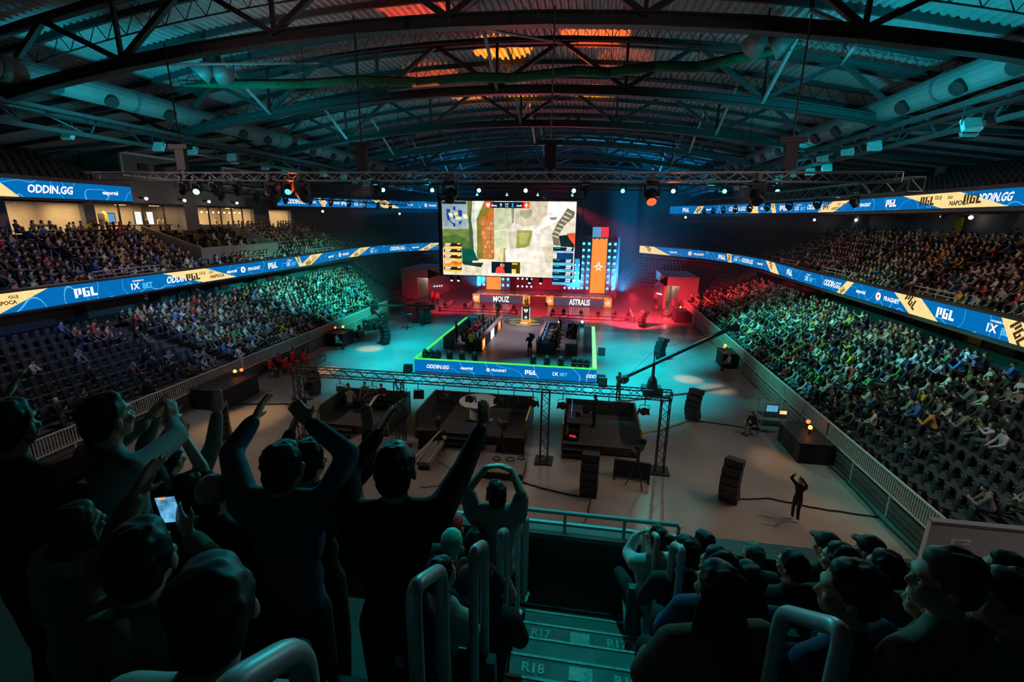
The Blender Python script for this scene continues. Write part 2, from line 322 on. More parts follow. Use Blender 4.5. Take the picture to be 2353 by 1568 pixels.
def lerp(a, b, t): return (a[0]+(b[0]-a[0])*t, a[1]+(b[1]-a[1])*t)
def terrace(inner, outer, n, z0, dz, m, skirt=0.0, name='terrace'):
    mb = MB(); k = len(inner)
    for r in range(n+1):
        za, zb = z0+dz*(r-1), z0+dz*r
        if r == 0: za = skirt
        a = [lerp(inner[i], outer[i], r/n) for i in range(k)]
        for i in range(k-1):
            mb.add([(*a[i], za), (*a[i+1], za), (*a[i+1], zb), (*a[i], zb)], [(0, 1, 2, 3)])
        if r < n:
            c = [lerp(inner[i], outer[i], (r+1)/n) for i in range(k)]
            for i in range(k-1):
                mb.add([(*a[i], zb), (*a[i+1], zb), (*c[i+1], zb), (*c[i], zb)], [(0, 1, 2, 3)])
            for e in (0, k-1):
                mb.add([(*a[e], skirt), (*c[e], skirt), (*c[e], zb), (*a[e], zb)], [(0, 1, 2, 3)])
    return mb.build(name, m, kind='structure')
# paths of the two balcony fronts
PLR = [(20.4, 12), (20.4, 60), (19.3, 66), (16.2, 72), (8.2, 80)]; PLL = [(-31.5, 10), (-31.5, 60), (-30.3, 66), (-27.2, 72), (-19.2, 80)]
PUR = [(24.5, 18), (24.5, 55), (22.5, 62), (12.4, 80)]; PUL = [(-36.8, 12), (-36.8, 34.6)]; PUF = [(-37, 53.5), (-35.4, 60), (-25, 80), (-23, 83)]
N1 = 10
terrace([(12.0, 15.0), (12.0, 59)], [(20.3, 15.0), (20.3, 61)], N1, .95, .24, M['dark_concrete'])
terrace([(-22.3, 10.0), (-22.3, 50), (-22.3, 56)], [(-31.4, 10.0), (-31.4, 58), (-31.4, 61)], N1, .95, .24, M['dark_concrete'])
# corner wedges behind the tunnels
terrace([(13.8, 59), (13.6, 62), (12.2, 68), (4, 76)], [(20.3, 60.5), (19.3, 66), (16.2, 72), (8.2, 80)], 8, 1.2, .38, M['dark_concrete'])
terrace([(-24.8, 57), (-24.6, 62), (-23, 68), (-15, 76)], [(-31.4, 60), (-30.3, 66), (-27.2, 72), (-19.2, 80)], 8, 1.2, .38, M['dark_concrete'])
# walkways and walls below the balconies
B(20.3, 25, 12, 66, 0, 3.3).build('floor', M['dark_concrete'], kind='structure'); B(-36.5, -31.4, 10, 66, 0, 3.3).build('floor', M['dark_concrete'], kind='structure')
mb = MB()
for y in range(12, 70, 6): mb.box(24.3, 25.4, y, y+3.9, 3.3, 5.3); mb.box(25.2, 25.6, y+3.9, y+6, 3.3, 5.3)
mb.build('wall_right', M['wall'], kind='structure')
mb = MB()
for y in range(10, 70, 6): mb.box(-36.6, -35.2, y, y+3.9, 3.3, 5.3); mb.box(-36.8, -36.4, y+3.9, y+6, 3.3, 5.3)
mb.build('wall_left', M['wall'], kind='structure')
# second tier
R2i = [(20.9, 12), (20.9, 60), (19.8, 66.3), (16.6, 72.4), (8.6, 80.6)]; R2o = [(30.6, 12), (30.6, 64), (28.6, 74), (24, 82), (15, 91)]
L2i = [(-32.0, 10), (-32.0, 60), (-30.8, 66.3), (-27.6, 72.4), (-19.6, 80.6)]; L2o = [(-41, 10), (-41, 64), (-39, 74), (-34, 82), (-25, 91)]
N2 = 11
terrace(R2i, R2o, N2, 5.1, .40, M['dark_concrete'], 4.9); terrace(L2i, L2o, N2, 5.1, .36, M['dark_concrete'], 4.9)
mb = MB()   # wall with recessed bays behind the second tier
for y in range(12, 68, 7):
    mb.box(31.4, 31.9, y, y+7, 9, 12.2)
    mb.add([(29.6, y, 9.2), (31.4, y, 9.2), (31.4, y, 11.9), (30.4, y, 11.9), (29.6, y+.9, 9.2), (31.4, y+.9, 9.2), (31.4, y+.9, 11.9), (30.4, y+.9, 11.9)], [(3,2,1,0),(4,5,6,7),(0,1,5,4),(1,2,6,5),(2,3,7,6),(3,0,4,7)])
mb.prism([(31.4, 66, 9), (29, 76, 9), (24.5, 84, 9), (15, 93, 9), (15, 94, 9), (32, 85, 9)], (0, 0, 3.2)); mb.build('wall_right', M['wall_grey'], kind='structure')
MB().prism([(-41.5, 66, 8.4), (-39.5, 76, 8.4), (-35, 84, 8.4), (-26, 93, 8.4), (-26, 94, 8.4), (-43, 85, 8.4)], (0, 0, 3.8)).build('wall_left', M['wall_grey'], kind='structure')
# third tier behind the upper displays
R3o = [(34, 18), (34, 60), (31, 70), (20, 88)]
terrace([(24.9, 18), (24.9, 55), (22.9, 62), (12.8, 80)], R3o, 9, 12.0, .38, M['dark_concrete'], 11.6)
terrace([(-37.3, 8), (-37.3, 34.6)], [(-46, 8), (-46, 34.6)], 9, 12.0, .38, M['dark_concrete'], 11.6)
terrace([(-37.6, 57), (-35.9, 61), (-25.4, 80), (-23.4, 83)], [(-46, 62), (-44, 68), (-34, 88), (-32, 91)], 9, 12.0, .38, M['dark_concrete'], 11.6)
B(24.5, 34, 18, 62, 11.45, 11.65).build('ceiling', M['wall'], kind='structure')
B(-46, -37, 8, 34.6, 11.55, 11.75).build('ceiling', M['wall'], kind='structure')
MB().prism([(20.4, 12, 4.85), (31, 12, 4.85), (31, 66, 4.85), (19.3, 66, 4.85), (20.4, 60, 4.85)], (0, 0, .2)).build('ceiling', M['wall_dark'], kind='structure')
MB().prism([(-31.5, 10, 5.1), (-31.5, 60, 5.1), (-30.3, 66, 5.1), (-42, 66, 5.1), (-42, 10, 5.1)], (0, 0, .08)).build('ceiling', M['wall_dark'], kind='structure')
# dark rear drop between the tiers
MB().prism([(7.5, 81, 0), (-18.5, 81, 0), (-18.5, 81.4, 0), (7.5, 81.4, 0)], (0, 0, 19)).build('wall_back', M['drape'], kind='structure')

# ---------------------------------------------------------------- grand suites behind glass
def suites():
    wins = [(28.8, 34.2), (35.1, 44.3), (46.0, 54.7), (57.6, 62.3)]; X = -41.2
    mb = MB(); ys = [10]+[a for w in wins for a in w]+[66]
    for i in range(0, len(ys), 2): mb.box(X-.5, X, ys[i], ys[i+1], 8.4, 11.6)
    mb.box(X-.5, X, 10, 66, 11.6, 14.0); mb.box(X-.5, X, 10, 66, 7.6, 8.9); mb.box(X-5, X-.5, 10, 66, 8.3, 8.6)
    mb.build('wall_left', M['wall_grey'], kind='structure')
    B(X-5.3, X-5, 10, 66, 8.6, 11.7).build('wall_left', M['suite_wall'], kind='structure')
    B(X-5, X-.5, 10, 66, 11.5, 11.7).build('ceiling', M['suite_dark'], kind='structure')
    for k, (a, b) in enumerate(wins):
        w = thing('window_%d' % (k+1), None, None, (X-.25, a, 8.9)); w['kind'] = 'structure'
        n = {0: 1, 1: 4, 2: 5, 3: 1}[k]; step = (b-a)/n
        for i in range(n+1):
            if 0 < i < n: B(X-.32, X-.18, a+i*step-.05, a+i*step+.05, 8.9, 11.5).build('mullion', M['black'], w)
        B(X-.34, X-.12, a, b, 11.4, 11.6).build('window_frame', M['black'], w); B(X-.34, X-.1, a, b, 8.85, 8.95).build('sill', M['dark_steel'], w)
        for i in range(n): B(X-.26, X-.24, a+i*step+.05, a+(i+1)*step-.05, 8.95, 11.4).build('pane', M['glass'], w)
        B(X-5, X-.5, b+.15, b+.4, 8.6, 11.5).build('wall_left', M['suite_wall' if k != 1 else 'suite_dark'], kind='structure')
        for qi, yy in enumerate(np.linspace(a+1, b-1, max(1, int((b-a)/3)))):
            o = B(X-2.8, X-2.2, yy-.3, yy+.3, 11.42, 11.5).build('ceiling_light', M['lamp_warm']); tag(o, 'square recessed warm light in the %s suite ceiling, %s from camera' % (ordn[k], ordn[qi]), 'light', 'lights inside the glazed suites')
        d = bpy.data.lights.new('suite_lamp', 'AREA'); o = bpy.data.objects.new('suite_lamp', d); COL.objects.link(o); d.shape = 'RECTANGLE'; d.size = 3; d.size_y = (b-a)*.8; d.energy = 52*(b-a); d.color = (1, .7, .38)
        o.location = (X-2.4, (a+b)/2, 11.38)
    # furniture and screens in the suites
    s = thing('television', 'wall television glowing blue in the second glazed suite', 'television', (X-4.9, 40.4, 10.1))
    B(X-4.95, X-4.85, 39.7, 41.1, 9.7, 10.7).build('bezel', M['black'], s); B(X-4.85, X-4.83, 39.8, 41.0, 9.78, 10.62).build('screen', M['screen_blue'], s)
    s = thing('television', 'dark wall television above the bar in the last small suite', 'television', (X-4.9, 60.5, 10.6))
    B(X-4.95, X-4.85, 59.5, 61.5, 10.1, 11.1).build('bezel', M['black'], s); B(X-4.85, X-4.83, 59.6, 61.4, 10.18, 11.02).build('screen', M['black_gloss'], s)
    for i, y in enumerate((44.0-.9, 44.0-2.2)):
        s = thing('poster_lightbox', ['white lit wall panel near the suite door', 'white lit wall panel beside its twin in the suite'][i], 'light box', (X-3, y, 10)); B(X-3.1, X-3.0, y-.4, y+.4, 9.5, 10.9).build('box', M['black'], s); B(X-3, X-2.97, y-.34, y+.34, 9.56, 10.84).build('diffuser', M['led_white'], s)
    t = thing('bar_counter', 'long lit counter along the glass of the second suite', 'counter', (X-1.2, 41, 8.6))
    B(X-1.5, X-.9, 38.5, 43.5, 9.55, 9.65).build('counter_top', M['wood'], t)
    for y in (38.7, 41, 43.3): B(X-1.3, X-1.1, y-.1, y+.1, 8.6, 9.55).build('leg', M['black'], t)
    t = thing('bar_counter', 'pale counter under pendant bulbs in the third suite', 'counter', (X-2, 50, 8.6))
    B(X-2.3, X-1.6, 47, 54, 9.5, 9.62).build('counter_top', M['table_top'], t); B(X-2.2, X-1.7, 47.2, 53.8, 8.6, 9.5).build('base', M['suite_dark'], t)
    for k in range(10):
        p = thing('pendant_lamp', 'small warm bulb, %s of the row hanging in the third suite' % ordn[k], 'lamp', (X-1.6, 46.6+k*.85, 11.5), group='pendant bulbs of the third suite')
        MB().tube((X-1.6, 46.6+k*.85, 11.5), (X-1.6, 46.6+k*.85, 11.0), .015, 4).build('cord', M['black'], p); MB().ball((X-1.6, 46.6+k*.85, 10.92), .1, 6, 5).build('bulb', M['lamp_warm'], p)
    for k, y in enumerate((36.6, 36.9, 37.2, 38.1, 38.4)):
        p = thing('jacket', ['yellow coat hung in the suite wardrobe bay', 'navy coat hung beside the yellow coat', 'black coat third on the suite rack', 'olive coat hung apart on the suite rack', 'mustard coat last on the suite rack'][k], 'coat', (X-3, y, 10.9))
        MB().tube((X-3, y, 11.0), (X-3, y, 10.85), .02, 4).build('hanger', M['steel'], p)
        MB().lathe((X-3, y, 9.6), [(.22, 0), (.26, .5), (.24, 1.0), (.05, 1.25)], 8).build('cloth', M[['yellow', 'purple_cloth', 'black', 'louvre', 'yellow'][k]], p)
mg, nt, b = nodes('glass'); nt.nodes.remove(b); n, l = nt.nodes, nt.links
tr = n.new('ShaderNodeBsdfTransparent'); gl = n.new('ShaderNodeBsdfGlossy'); gl.inputs['Roughness'].default_value = .03; mx = n.new('ShaderNodeMixShader'); lw = n.new('ShaderNodeLayerWeight'); fz = n.new('ShaderNodeMath'); fz.operation = 'MULTIPLY'; fz.inputs[1].default_value = .12; l.new(lw.outputs['Facing'], fz.inputs[0])
l.new(fz.outputs[0], mx.inputs[0]); l.new(tr.outputs[0], mx.inputs[1]); l.new(gl.outputs[0], mx.inputs[2]); l.new(mx.outputs[0], n['Material Output'].inputs[0]); M['glass'] = mg
suites()
# control booths above the suites, VIP box in the tier
for i, (a, b_, z0, z1) in enumerate(((38.0, 44.2, 14.0, 15.9), (50.0, 56.6, 13.9, 15.8))):
    t = thing('control_booth', ['pale grey control booth with two dark monitors above the suites', 'pale grey control booth with a sloping roof edge, farther from the camera'][i], 'booth', (-41, (a+b_)/2, z0))
    B(-45, -41, a, b_, z0, z1).build('cabin', M['wall_grey'], t); B(-41, -40.7, a-.1, b_+.1, z1-.16, z1+.04).build('eaves', M['white'], t); B(-41, -40.85, a-.1, b_+.1, z0-.14, z0).build('sill_strip', M['white'], t)
    for y in (a+1.6, a+3.4): B(-41, -40.85, y, y+1.0, z0+.5, z0+1.1).build('monitor', M['black_gloss'], t)
    B(-41, -40.8, a-.12, a, z0, z1).build('post', M['white'], t)
v = thing('vip_box', 'grey walled terrace box with dark lounge seating below the suites', 'balcony', (-35, 44, 5))
B(-34.5, -34.2, 38.2, 48.5, 6.0, 7.75).build('front_wall', M['panel'], v); B(-41, -34.5, 38.2, 48.5, 6.2, 7.0).build('deck', M['black'], v)
MB().prism([(-34.2, 38.2, 6), (-34.2, 38.2, 7.75), (-40, 38.2, 9.6), (-40, 38.2, 6)], (0, -.3, 0)).build('side_wall', M['panel'], v); MB().prism([(-34.2, 48.8, 6), (-34.2, 48.8, 7.75), (-40, 48.8, 9.6), (-40, 48.8, 6)], (0, -.3, 0)).build('side_wall', M['panel'], v)
for y, l_ in ((39.5, 'first'), (43.8, 'second'), (47.0, 'third'), (51.2, 'fourth')):
    o = thing('downlight', 'small white spotlight on the suite facade, %s along the row' % l_, 'light', (-40.6, y, 12.0))
    B(-41.2, -40.7, y-.12, y+.12, 12.0, 12.15).build('arm', M['dark_steel'], o); MB().ball((-40.55, y, 12), .14, 8, 6).build('lens', M['lamp_white'], o)
for i, (x, y, z) in enumerate(((31.0, 33, 11.3), (31.0, 38.5, 11.3), (30.6, 45, 11.2), (30.8, 48.6, 11.25), (30, 61, 11.0), (29, 69, 11.0), (-36.5, 62.5, 11.3), (-30, 74, 11.2), (14.5, 78, 11.2))):
    o = thing('downlight', 'small white light under the upper balcony, number %s along the rim' % ['one', 'two', 'three', 'four', 'five', 'six', 'seven', 'eight', 'nine'][i], 'light', (x, y, z))
    MB().ball((x, y, z), .16, 8, 6).build('lens', M['lamp_white'], o); MB().tube((x, y, z+.1), (x, y, z+.35), .05, 6).build('arm', M['dark_steel'], o)
t = thing('banner', 'narrow yellow banner hung on the wall of the far tier', 'banner', (31, 46.6, 10)); B(30.9, 30.95, 46.2, 47.0, 9.2, 11.2).build('cloth', M['yellow'], t); MB().tube((30.95, 46.1, 11.2), (30.95, 47.1, 11.2), .03, 6).build('rod', M['steel'], t)
t = thing('banner', 'yellow banner below the display strip, beside the walkway', 'banner', (24.2, 32.6, 4)); B(24.1, 24.16, 32.2, 33.2, 3.4, 4.8).build('cloth', M['yellow'], t)
t = thing('banner', 'yellow banner far along the walkway behind the red lit crowd', 'banner', (24.2, 52.6, 4)); B(24.1, 24.16, 52.2, 53.2, 3.4, 4.8).build('cloth', M['yellow'], t)
for y, z in ((41, 4.3), (48, 4.3), (37.5, 4.4)):
    t = thing('banner', 'red hanging banner at the back wall, %s one along' % {41: 'second', 48: 'third', 37.5: 'first'}[y], 'banner', (-34.9, y, z)); B(-35.0, -34.94, y-.6, y+.6, 3.6, 5.0).build('cloth', M['red'], t); MB().tube((-34.97, y-.7, 5.0), (-34.97, y+.7, 5.0), .03, 5).build('rod', M['steel'], t)
# entrance tunnels at the far corners
for sx, lab in ((-1, 'tunnel mouth with a lit beige doorway beside the red lit camera crew'), (1, 'tunnel mouth with a small lit opening beyond the red lit crowd')):
    def X(d): return -5.5+sx*d
    t = thing('entrance_tunnel', lab, 'tunnel', (X(17), 62, 0))
    def bx(a, b, y0, y1, z0, z1): return B(min(X(a), X(b)), max(X(a), X(b)), y0, y1, z0, z1)
    bx(15.0, 19, 60, 68, 2.9, 4.0).build('lintel', M['panel'], t); bx(16.8, 19, 60, 68, 0, 2.9).build('side_block', M['panel'], t)
    MB().prism([(X(15.0), 60, 0), (X(15.0), 60, 4.0), (X(15.0), 69, 1.9), (X(15.0), 69, 0)], (sx*.3, 0, 0)).build('wing_wall', M['panel'], t)
    bx(15.3, 16.8, 66.5, 66.7, 0, 2.9).build('doorway', M['suite_wall'], t)
    d = bpy.data.lights.new('tunnel_lamp', 'POINT'); o = bpy.data.objects.new('tunnel_lamp', d); COL.objects.link(o); o.location = (X(16), 64.5, 2.5); d.energy = 110; d.color = (1, .85, .65); d.shadow_soft_size = .2
    for k in range(4): MB().ball((X(14.9), 61.5+k*1.1, 1.6-k*.12), .07, 6, 5).build('marker_lamp', M['lamp_white'], t)

# ---------------------------------------------------------------- roof
def zr(x): # underside of the arched roof deck
    d = abs(x-AX); return 20.3-2.3*(d/21)**2 if d < 21 else 18.0-(d-21)*.12
def zc(x): return 17.45-2.1*((x-AX)/20.7)**2
mb = MB(); xs = []; x = -56.0; k = 0
while x < 46: 
    for dx, up in ((0, 0), (.12, 0), (.18, 1), (.30, 1)): xs.append((x+dx, zr(x+dx)+up*.15))
    x += .36
mb.add([(a, -14, z) for a, z in xs]+[(a, 96, z) for a, z in xs], [(i+1, i, len(xs)+i, len(xs)+i+1) for i in range(len(xs)-1)])
ceil = mb.build('ceiling', M['deck'], kind='structure')
B(-56, 46, -14, 96, 21.2, 21.4).build('roof', M['wall_dark'], kind='structure')
arc = [AX-40+80*i/32 for i in range(33)]
mb = MB()
for a, b_ in zip(arc, arc[1:]): mb.bar((a, 0, zr(a)-.15), (b_, 0, zr(b_)-.15), .14, .26)
pm = mb.mesh('purlin'); pm.materials.append(M['roof_steel'])
mb = MB(); xa = [AX-25+50*i/50 for i in range(51)]
for i, (a, b_) in enumerate(zip(xa, xa[1:])):
    mb.tube((a, 0, zr(a)-.95), (b_, 0, zr(b_)-.95), .035, 4, caps=False); m_ = (a+b_)/2
    mb.tube((a, 0, zr(a)-.95), (m_, 0, zr(m_)-.2), .02, 4, caps=False); mb.tube((m_, 0, zr(m_)-.2), (b_, 0, zr(b_)-.95), .02, 4, caps=False)
lm = mb.mesh('purlin_lattice'); lm.materials.append(M['roof_steel'])
for y in np.arange(20.3, 92, 6.2): o = lnk(bpy.data.objects.new('purlin_lattice', lm), ceil); o.location = (0, float(y), 0)
for y in np.arange(17.2, 92, 3.1): o = lnk(bpy.data.objects.new('purlin', pm), ceil); o.location = (0, float(y), 0)
# arched trusses
def make_truss():
    t = thing('roof_truss', None, 'truss', (0, 0, 0))
    xs = [AX-20.7+41.4*i/12 for i in range(13)]
    mb = MB()
    for a, b_ in zip(xs, xs[1:]):
        mb.bar((a, 0, zc(a)-.2), (b_, 0, zc(b_)-.2), .42, .05); mb.bar((a, 0, zc(a)+.2), (b_, 0, zc(b_)+.2), .42, .05); mb.bar((a, 0, zc(a)), (b_, 0, zc(b_)), .06, .4)
    mb.build('bottom_chord', M['roof_steel'], t)
    mb = MB(); ys = [AX-36+72*i/20 for i in range(21)]
    for a, b_ in zip(ys, ys[1:]): mb.bar((a, 0, zr(a)-.45), (b_, 0, zr(b_)-.45), .3, .3)
    mb.build('top_chord', M['roof_steel'], t)
    for i in range(0, 13, 2):
        xb = xs[i]
        for dx in (-3.45, 0, 3.45):
            xt = xb+dx
            if dx == 0 and i in (0, 12): continue
            MB().bar((xb, 0, zc(xb)+.15), (xt, 0, zr(xt)-.5), .2 if dx else .14, .2 if dx else .14).build('brace', M['roof_steel'], t)
    for s in (-1, 1):
        xe = AX+s*20.7
        MB().bar((xe, 0, zc(xe)), (AX+s*30, 0, zr(AX+s*30)-.5), .2, .2).build('brace', M['roof_steel'], t)
        MB().bar((xe, 0, zc(xe)-.1), (AX+s*31, 0, 14.6), .25, .25).build('outrigger', M['roof_steel'], t)
    return t
TY = [18.7, 28.0, 37.3, 46.6, 55.9, 65.2, 74.5]
t0 = make_truss()
for i, y in enumerate(TY):
    t = t0 if i == 0 else copy_tree(t0)
    t.location = (0, y, 0); t['label'] = '%s arched dark steel roof truss counted from the camera' % ordn[i]; t['group'] = 'arched roof trusses'
# diagonal struts between neighbouring trusses
for i in range(len(TY)-1):
    for x in (AX-13.8, AX, AX+13.8):
        o = thing('roof_strut', 'slanting strut pair from %s truss foot to the next, %s line' % (ordn[i], {AX-13.8: 'suite side', AX: 'ridge', AX+13.8: 'far side'}[x]), 'strut', (x, TY[i], zc(x)), group='struts between the roof trusses')
        ym = (TY[i]+TY[i+1])/2
        MB().tube((x, TY[i], zc(x)), (x, ym, zr(x)-.4), .1, 6).build('strut', M['strut'], o); MB().tube((x, ym, zr(x)-.4), (x, TY[i+1], zc(x)), .1, 6).build('strut', M['strut'], o)
        MB().tube((x, TY[i], zc(x)), (x+3.4, TY[i+1], zr(x+3.4)-.6), .06, 5).build('tie_rod', M['strut'], o)
# long girders with flood lights
for gx, lab, far in ((AX-20.4, 'suite side', 0), (AX+20.6, 'far side', 1)):
    g = thing('lamp_girder', 'long steel catwalk girder with hung flood lights, %s of the roof' % lab, 'girder', (gx, 40, 15.1))
    MB().bar((gx-.6, 8, 15.3), (gx-.6, 92, 15.3), .16, .22).build('rail_beam', M['steel'], g); MB().bar((gx+.6, 8, 15.3), (gx+.6, 92, 15.3), .16, .22).build('rail_beam', M['steel'], g)
    MB().bar((gx, 8, 14.5), (gx, 92, 14.5), .18, .2).build('bottom_beam', M['steel'], g)
    MB().bar((gx-1.3, 8, 14.7), (gx-1.3, 92, 14.7), .4, .08).build('cable_tray', M['dark_steel'], g); MB().bar((gx+1.2, 8, 14.9), (gx+1.2, 92, 14.9), .3, .08).build('cable_tray', M['dark_steel'], g)
    for k in range(28):
        y = 9+k*3.0; s = .6 if k % 2 else -.6
        MB().bar((gx+s, y, 15.25), (gx, y+1.5, 14.5), .07, .07).build('brace', M['steel'], g); MB().bar((gx-s, y+1.5, 15.25), (gx, y+1.5, 14.5), .07, .07).build('brace', M['steel'], g); MB().bar((gx-.6, y, 15.3), (gx+.6, y, 15.3), .08, .08).build('cross_bar', M['steel'], g)
    rs = random.Random(3+far)
    for k in range(16):
        y = 19+k*3.1+rs.uniform(-.5, .5); side = rs.choice((-1, 1)); x = gx+side*.95; zz = 14.4+rs.uniform(-.1, .25)
        o = thing('flood_light', '%s flood light from the camera on the %s girder' % (ordn[k], lab), 'light', (x, y, zz), group='flood lights on the roof girders')
        MB().cbox((x, y, zz), (.62, .2, .5), 0, -.5).build('housing', M['white'], o); MB().cbox((x, y+.06, zz-.12), (.5, .05, .4), 0, -.5).build('glass', M['black_gloss'], o)
        MB().tube((x-.34, y, zz), (x-.34, y, zz+.6), .025, 4).tube((x+.34, y, zz), (x+.34, y, zz+.6), .025, 4).tube((x-.34, y, zz+.6), (x+.34, y, zz+.6), .025, 4).build('bracket', M['steel'], o)
# air ducts with nozzles
for dx, dz, lab in ((-24.5, 16.45, 'over the suite side'), (14.2, 16.1, 'over the far side')):
    d = thing('air_duct', 'thick round ventilation duct with dark nozzles %s of the roof' % lab, 'duct', (dx, 45, dz)); sg = 1 if dx < 0 else -1
    y = 12.0; k = 0
    while y < 84:
        MB().tube((dx, y, dz), (dx, y+5.9, dz), .56, 16).build('pipe_section', M['duct'], d, smooth=False); MB().tube((dx, y+5.88, dz), (dx, y+6.02, dz), .6, 16).build('collar', M['steel'], d)
        for q in (1.8, 4.4):
            c = Vector((dx+sg*.42, y+q, dz-.32)); MB().tube(c, c+Vector((sg*.16, -.05, -.13)), .3, 12).build('nozzle', M['black'], d)
        y += 6.0; k += 1
# furled green net slung under the second truss
t = thing('furled_net', 'furled green net sagging in a long roll under the second truss', 'net', (-5, 25, 17.3))
pts = [(-22.2, 25, 17.4), (-19, 25, 17.35), (-15, 25, 17.25), (-12, 25, 17.35), (-8.9, 25, 17.15), (-6, 25, 17.3), (-4.1, 25, 17.2), (-1, 25, 17.42), (.6, 25, 17.3), (2.6, 25, 17.5), (4.5, 25, 17.42), (6.6, 25, 17.8), (8.8, 25, 18.1)]
mb = MB()
for i, (a, b_) in enumerate(zip(pts, pts[1:])): mb.tube(a, b_, .2 if 0 < i else .06, 8, .2 if i < len(pts)-2 else .05)
mb.build('roll', M['net'], t, smooth=True); MB().path([(p[0], p[1], p[2]+.22) for p in pts], .035, 5).build('cable', M['black'], t)
for p in pts[1:-1]: MB().tube((p[0], p[1], p[2]+.2), (p[0], p[1], zr(p[0])-.3), .02, 4).build('suspender', M['black'], t)
# loudspeaker pods in the roof
for i, (x, y, z) in enumerate(((-19.5, 24, 17.8), (6.9, 24, 18.1))):
    t = thing('roof_loudspeaker', ['pair of round horn loudspeakers hung beside the air duct', 'pair of horn loudspeakers hung at the end of the net'][i], 'loudspeaker', (x, y, z))
    MB().tube((x, y, z+.3), (x-.5, y-.3, z-.35), .25, 14, .5).build('horn', M['duct'], t, smooth=True); MB().tube((x+.3, y, z+.2), (x+.9, y-.2, z-.4), .22, 14, .5).build('horn', M['duct'], t, smooth=True)
    MB().cbox((x+.1, y, z+.55), (.7, .4, .5)).build('driver_box', M['dark_steel'], t); MB().tube((x+.1, y, z+.7), (x+.1, y, zr(x)-.2), .04, 5).build('hanger', M['black'], t)
for x, y, lab in ((34, 52, 'round column in the far upper tier'), (-44, 30, 'round column above the suite side tier')):
    MB().tube((x-2, y, 12), (x-2, y, zr(x)), .45, 14).build('pillar', M['wall_grey'], kind='structure')
o = thing('exit_sign', 'small glowing exit sign at the back of the far upper tier', 'sign', (34, 43, 14.6)); B(33.9, 34.0, 42.4, 43.6, 14.4, 14.8).build('box', M['black'], o); B(33.86, 33.9, 42.45, 43.55, 14.44, 14.76).build('lit_face', M['exit_sign'], o)

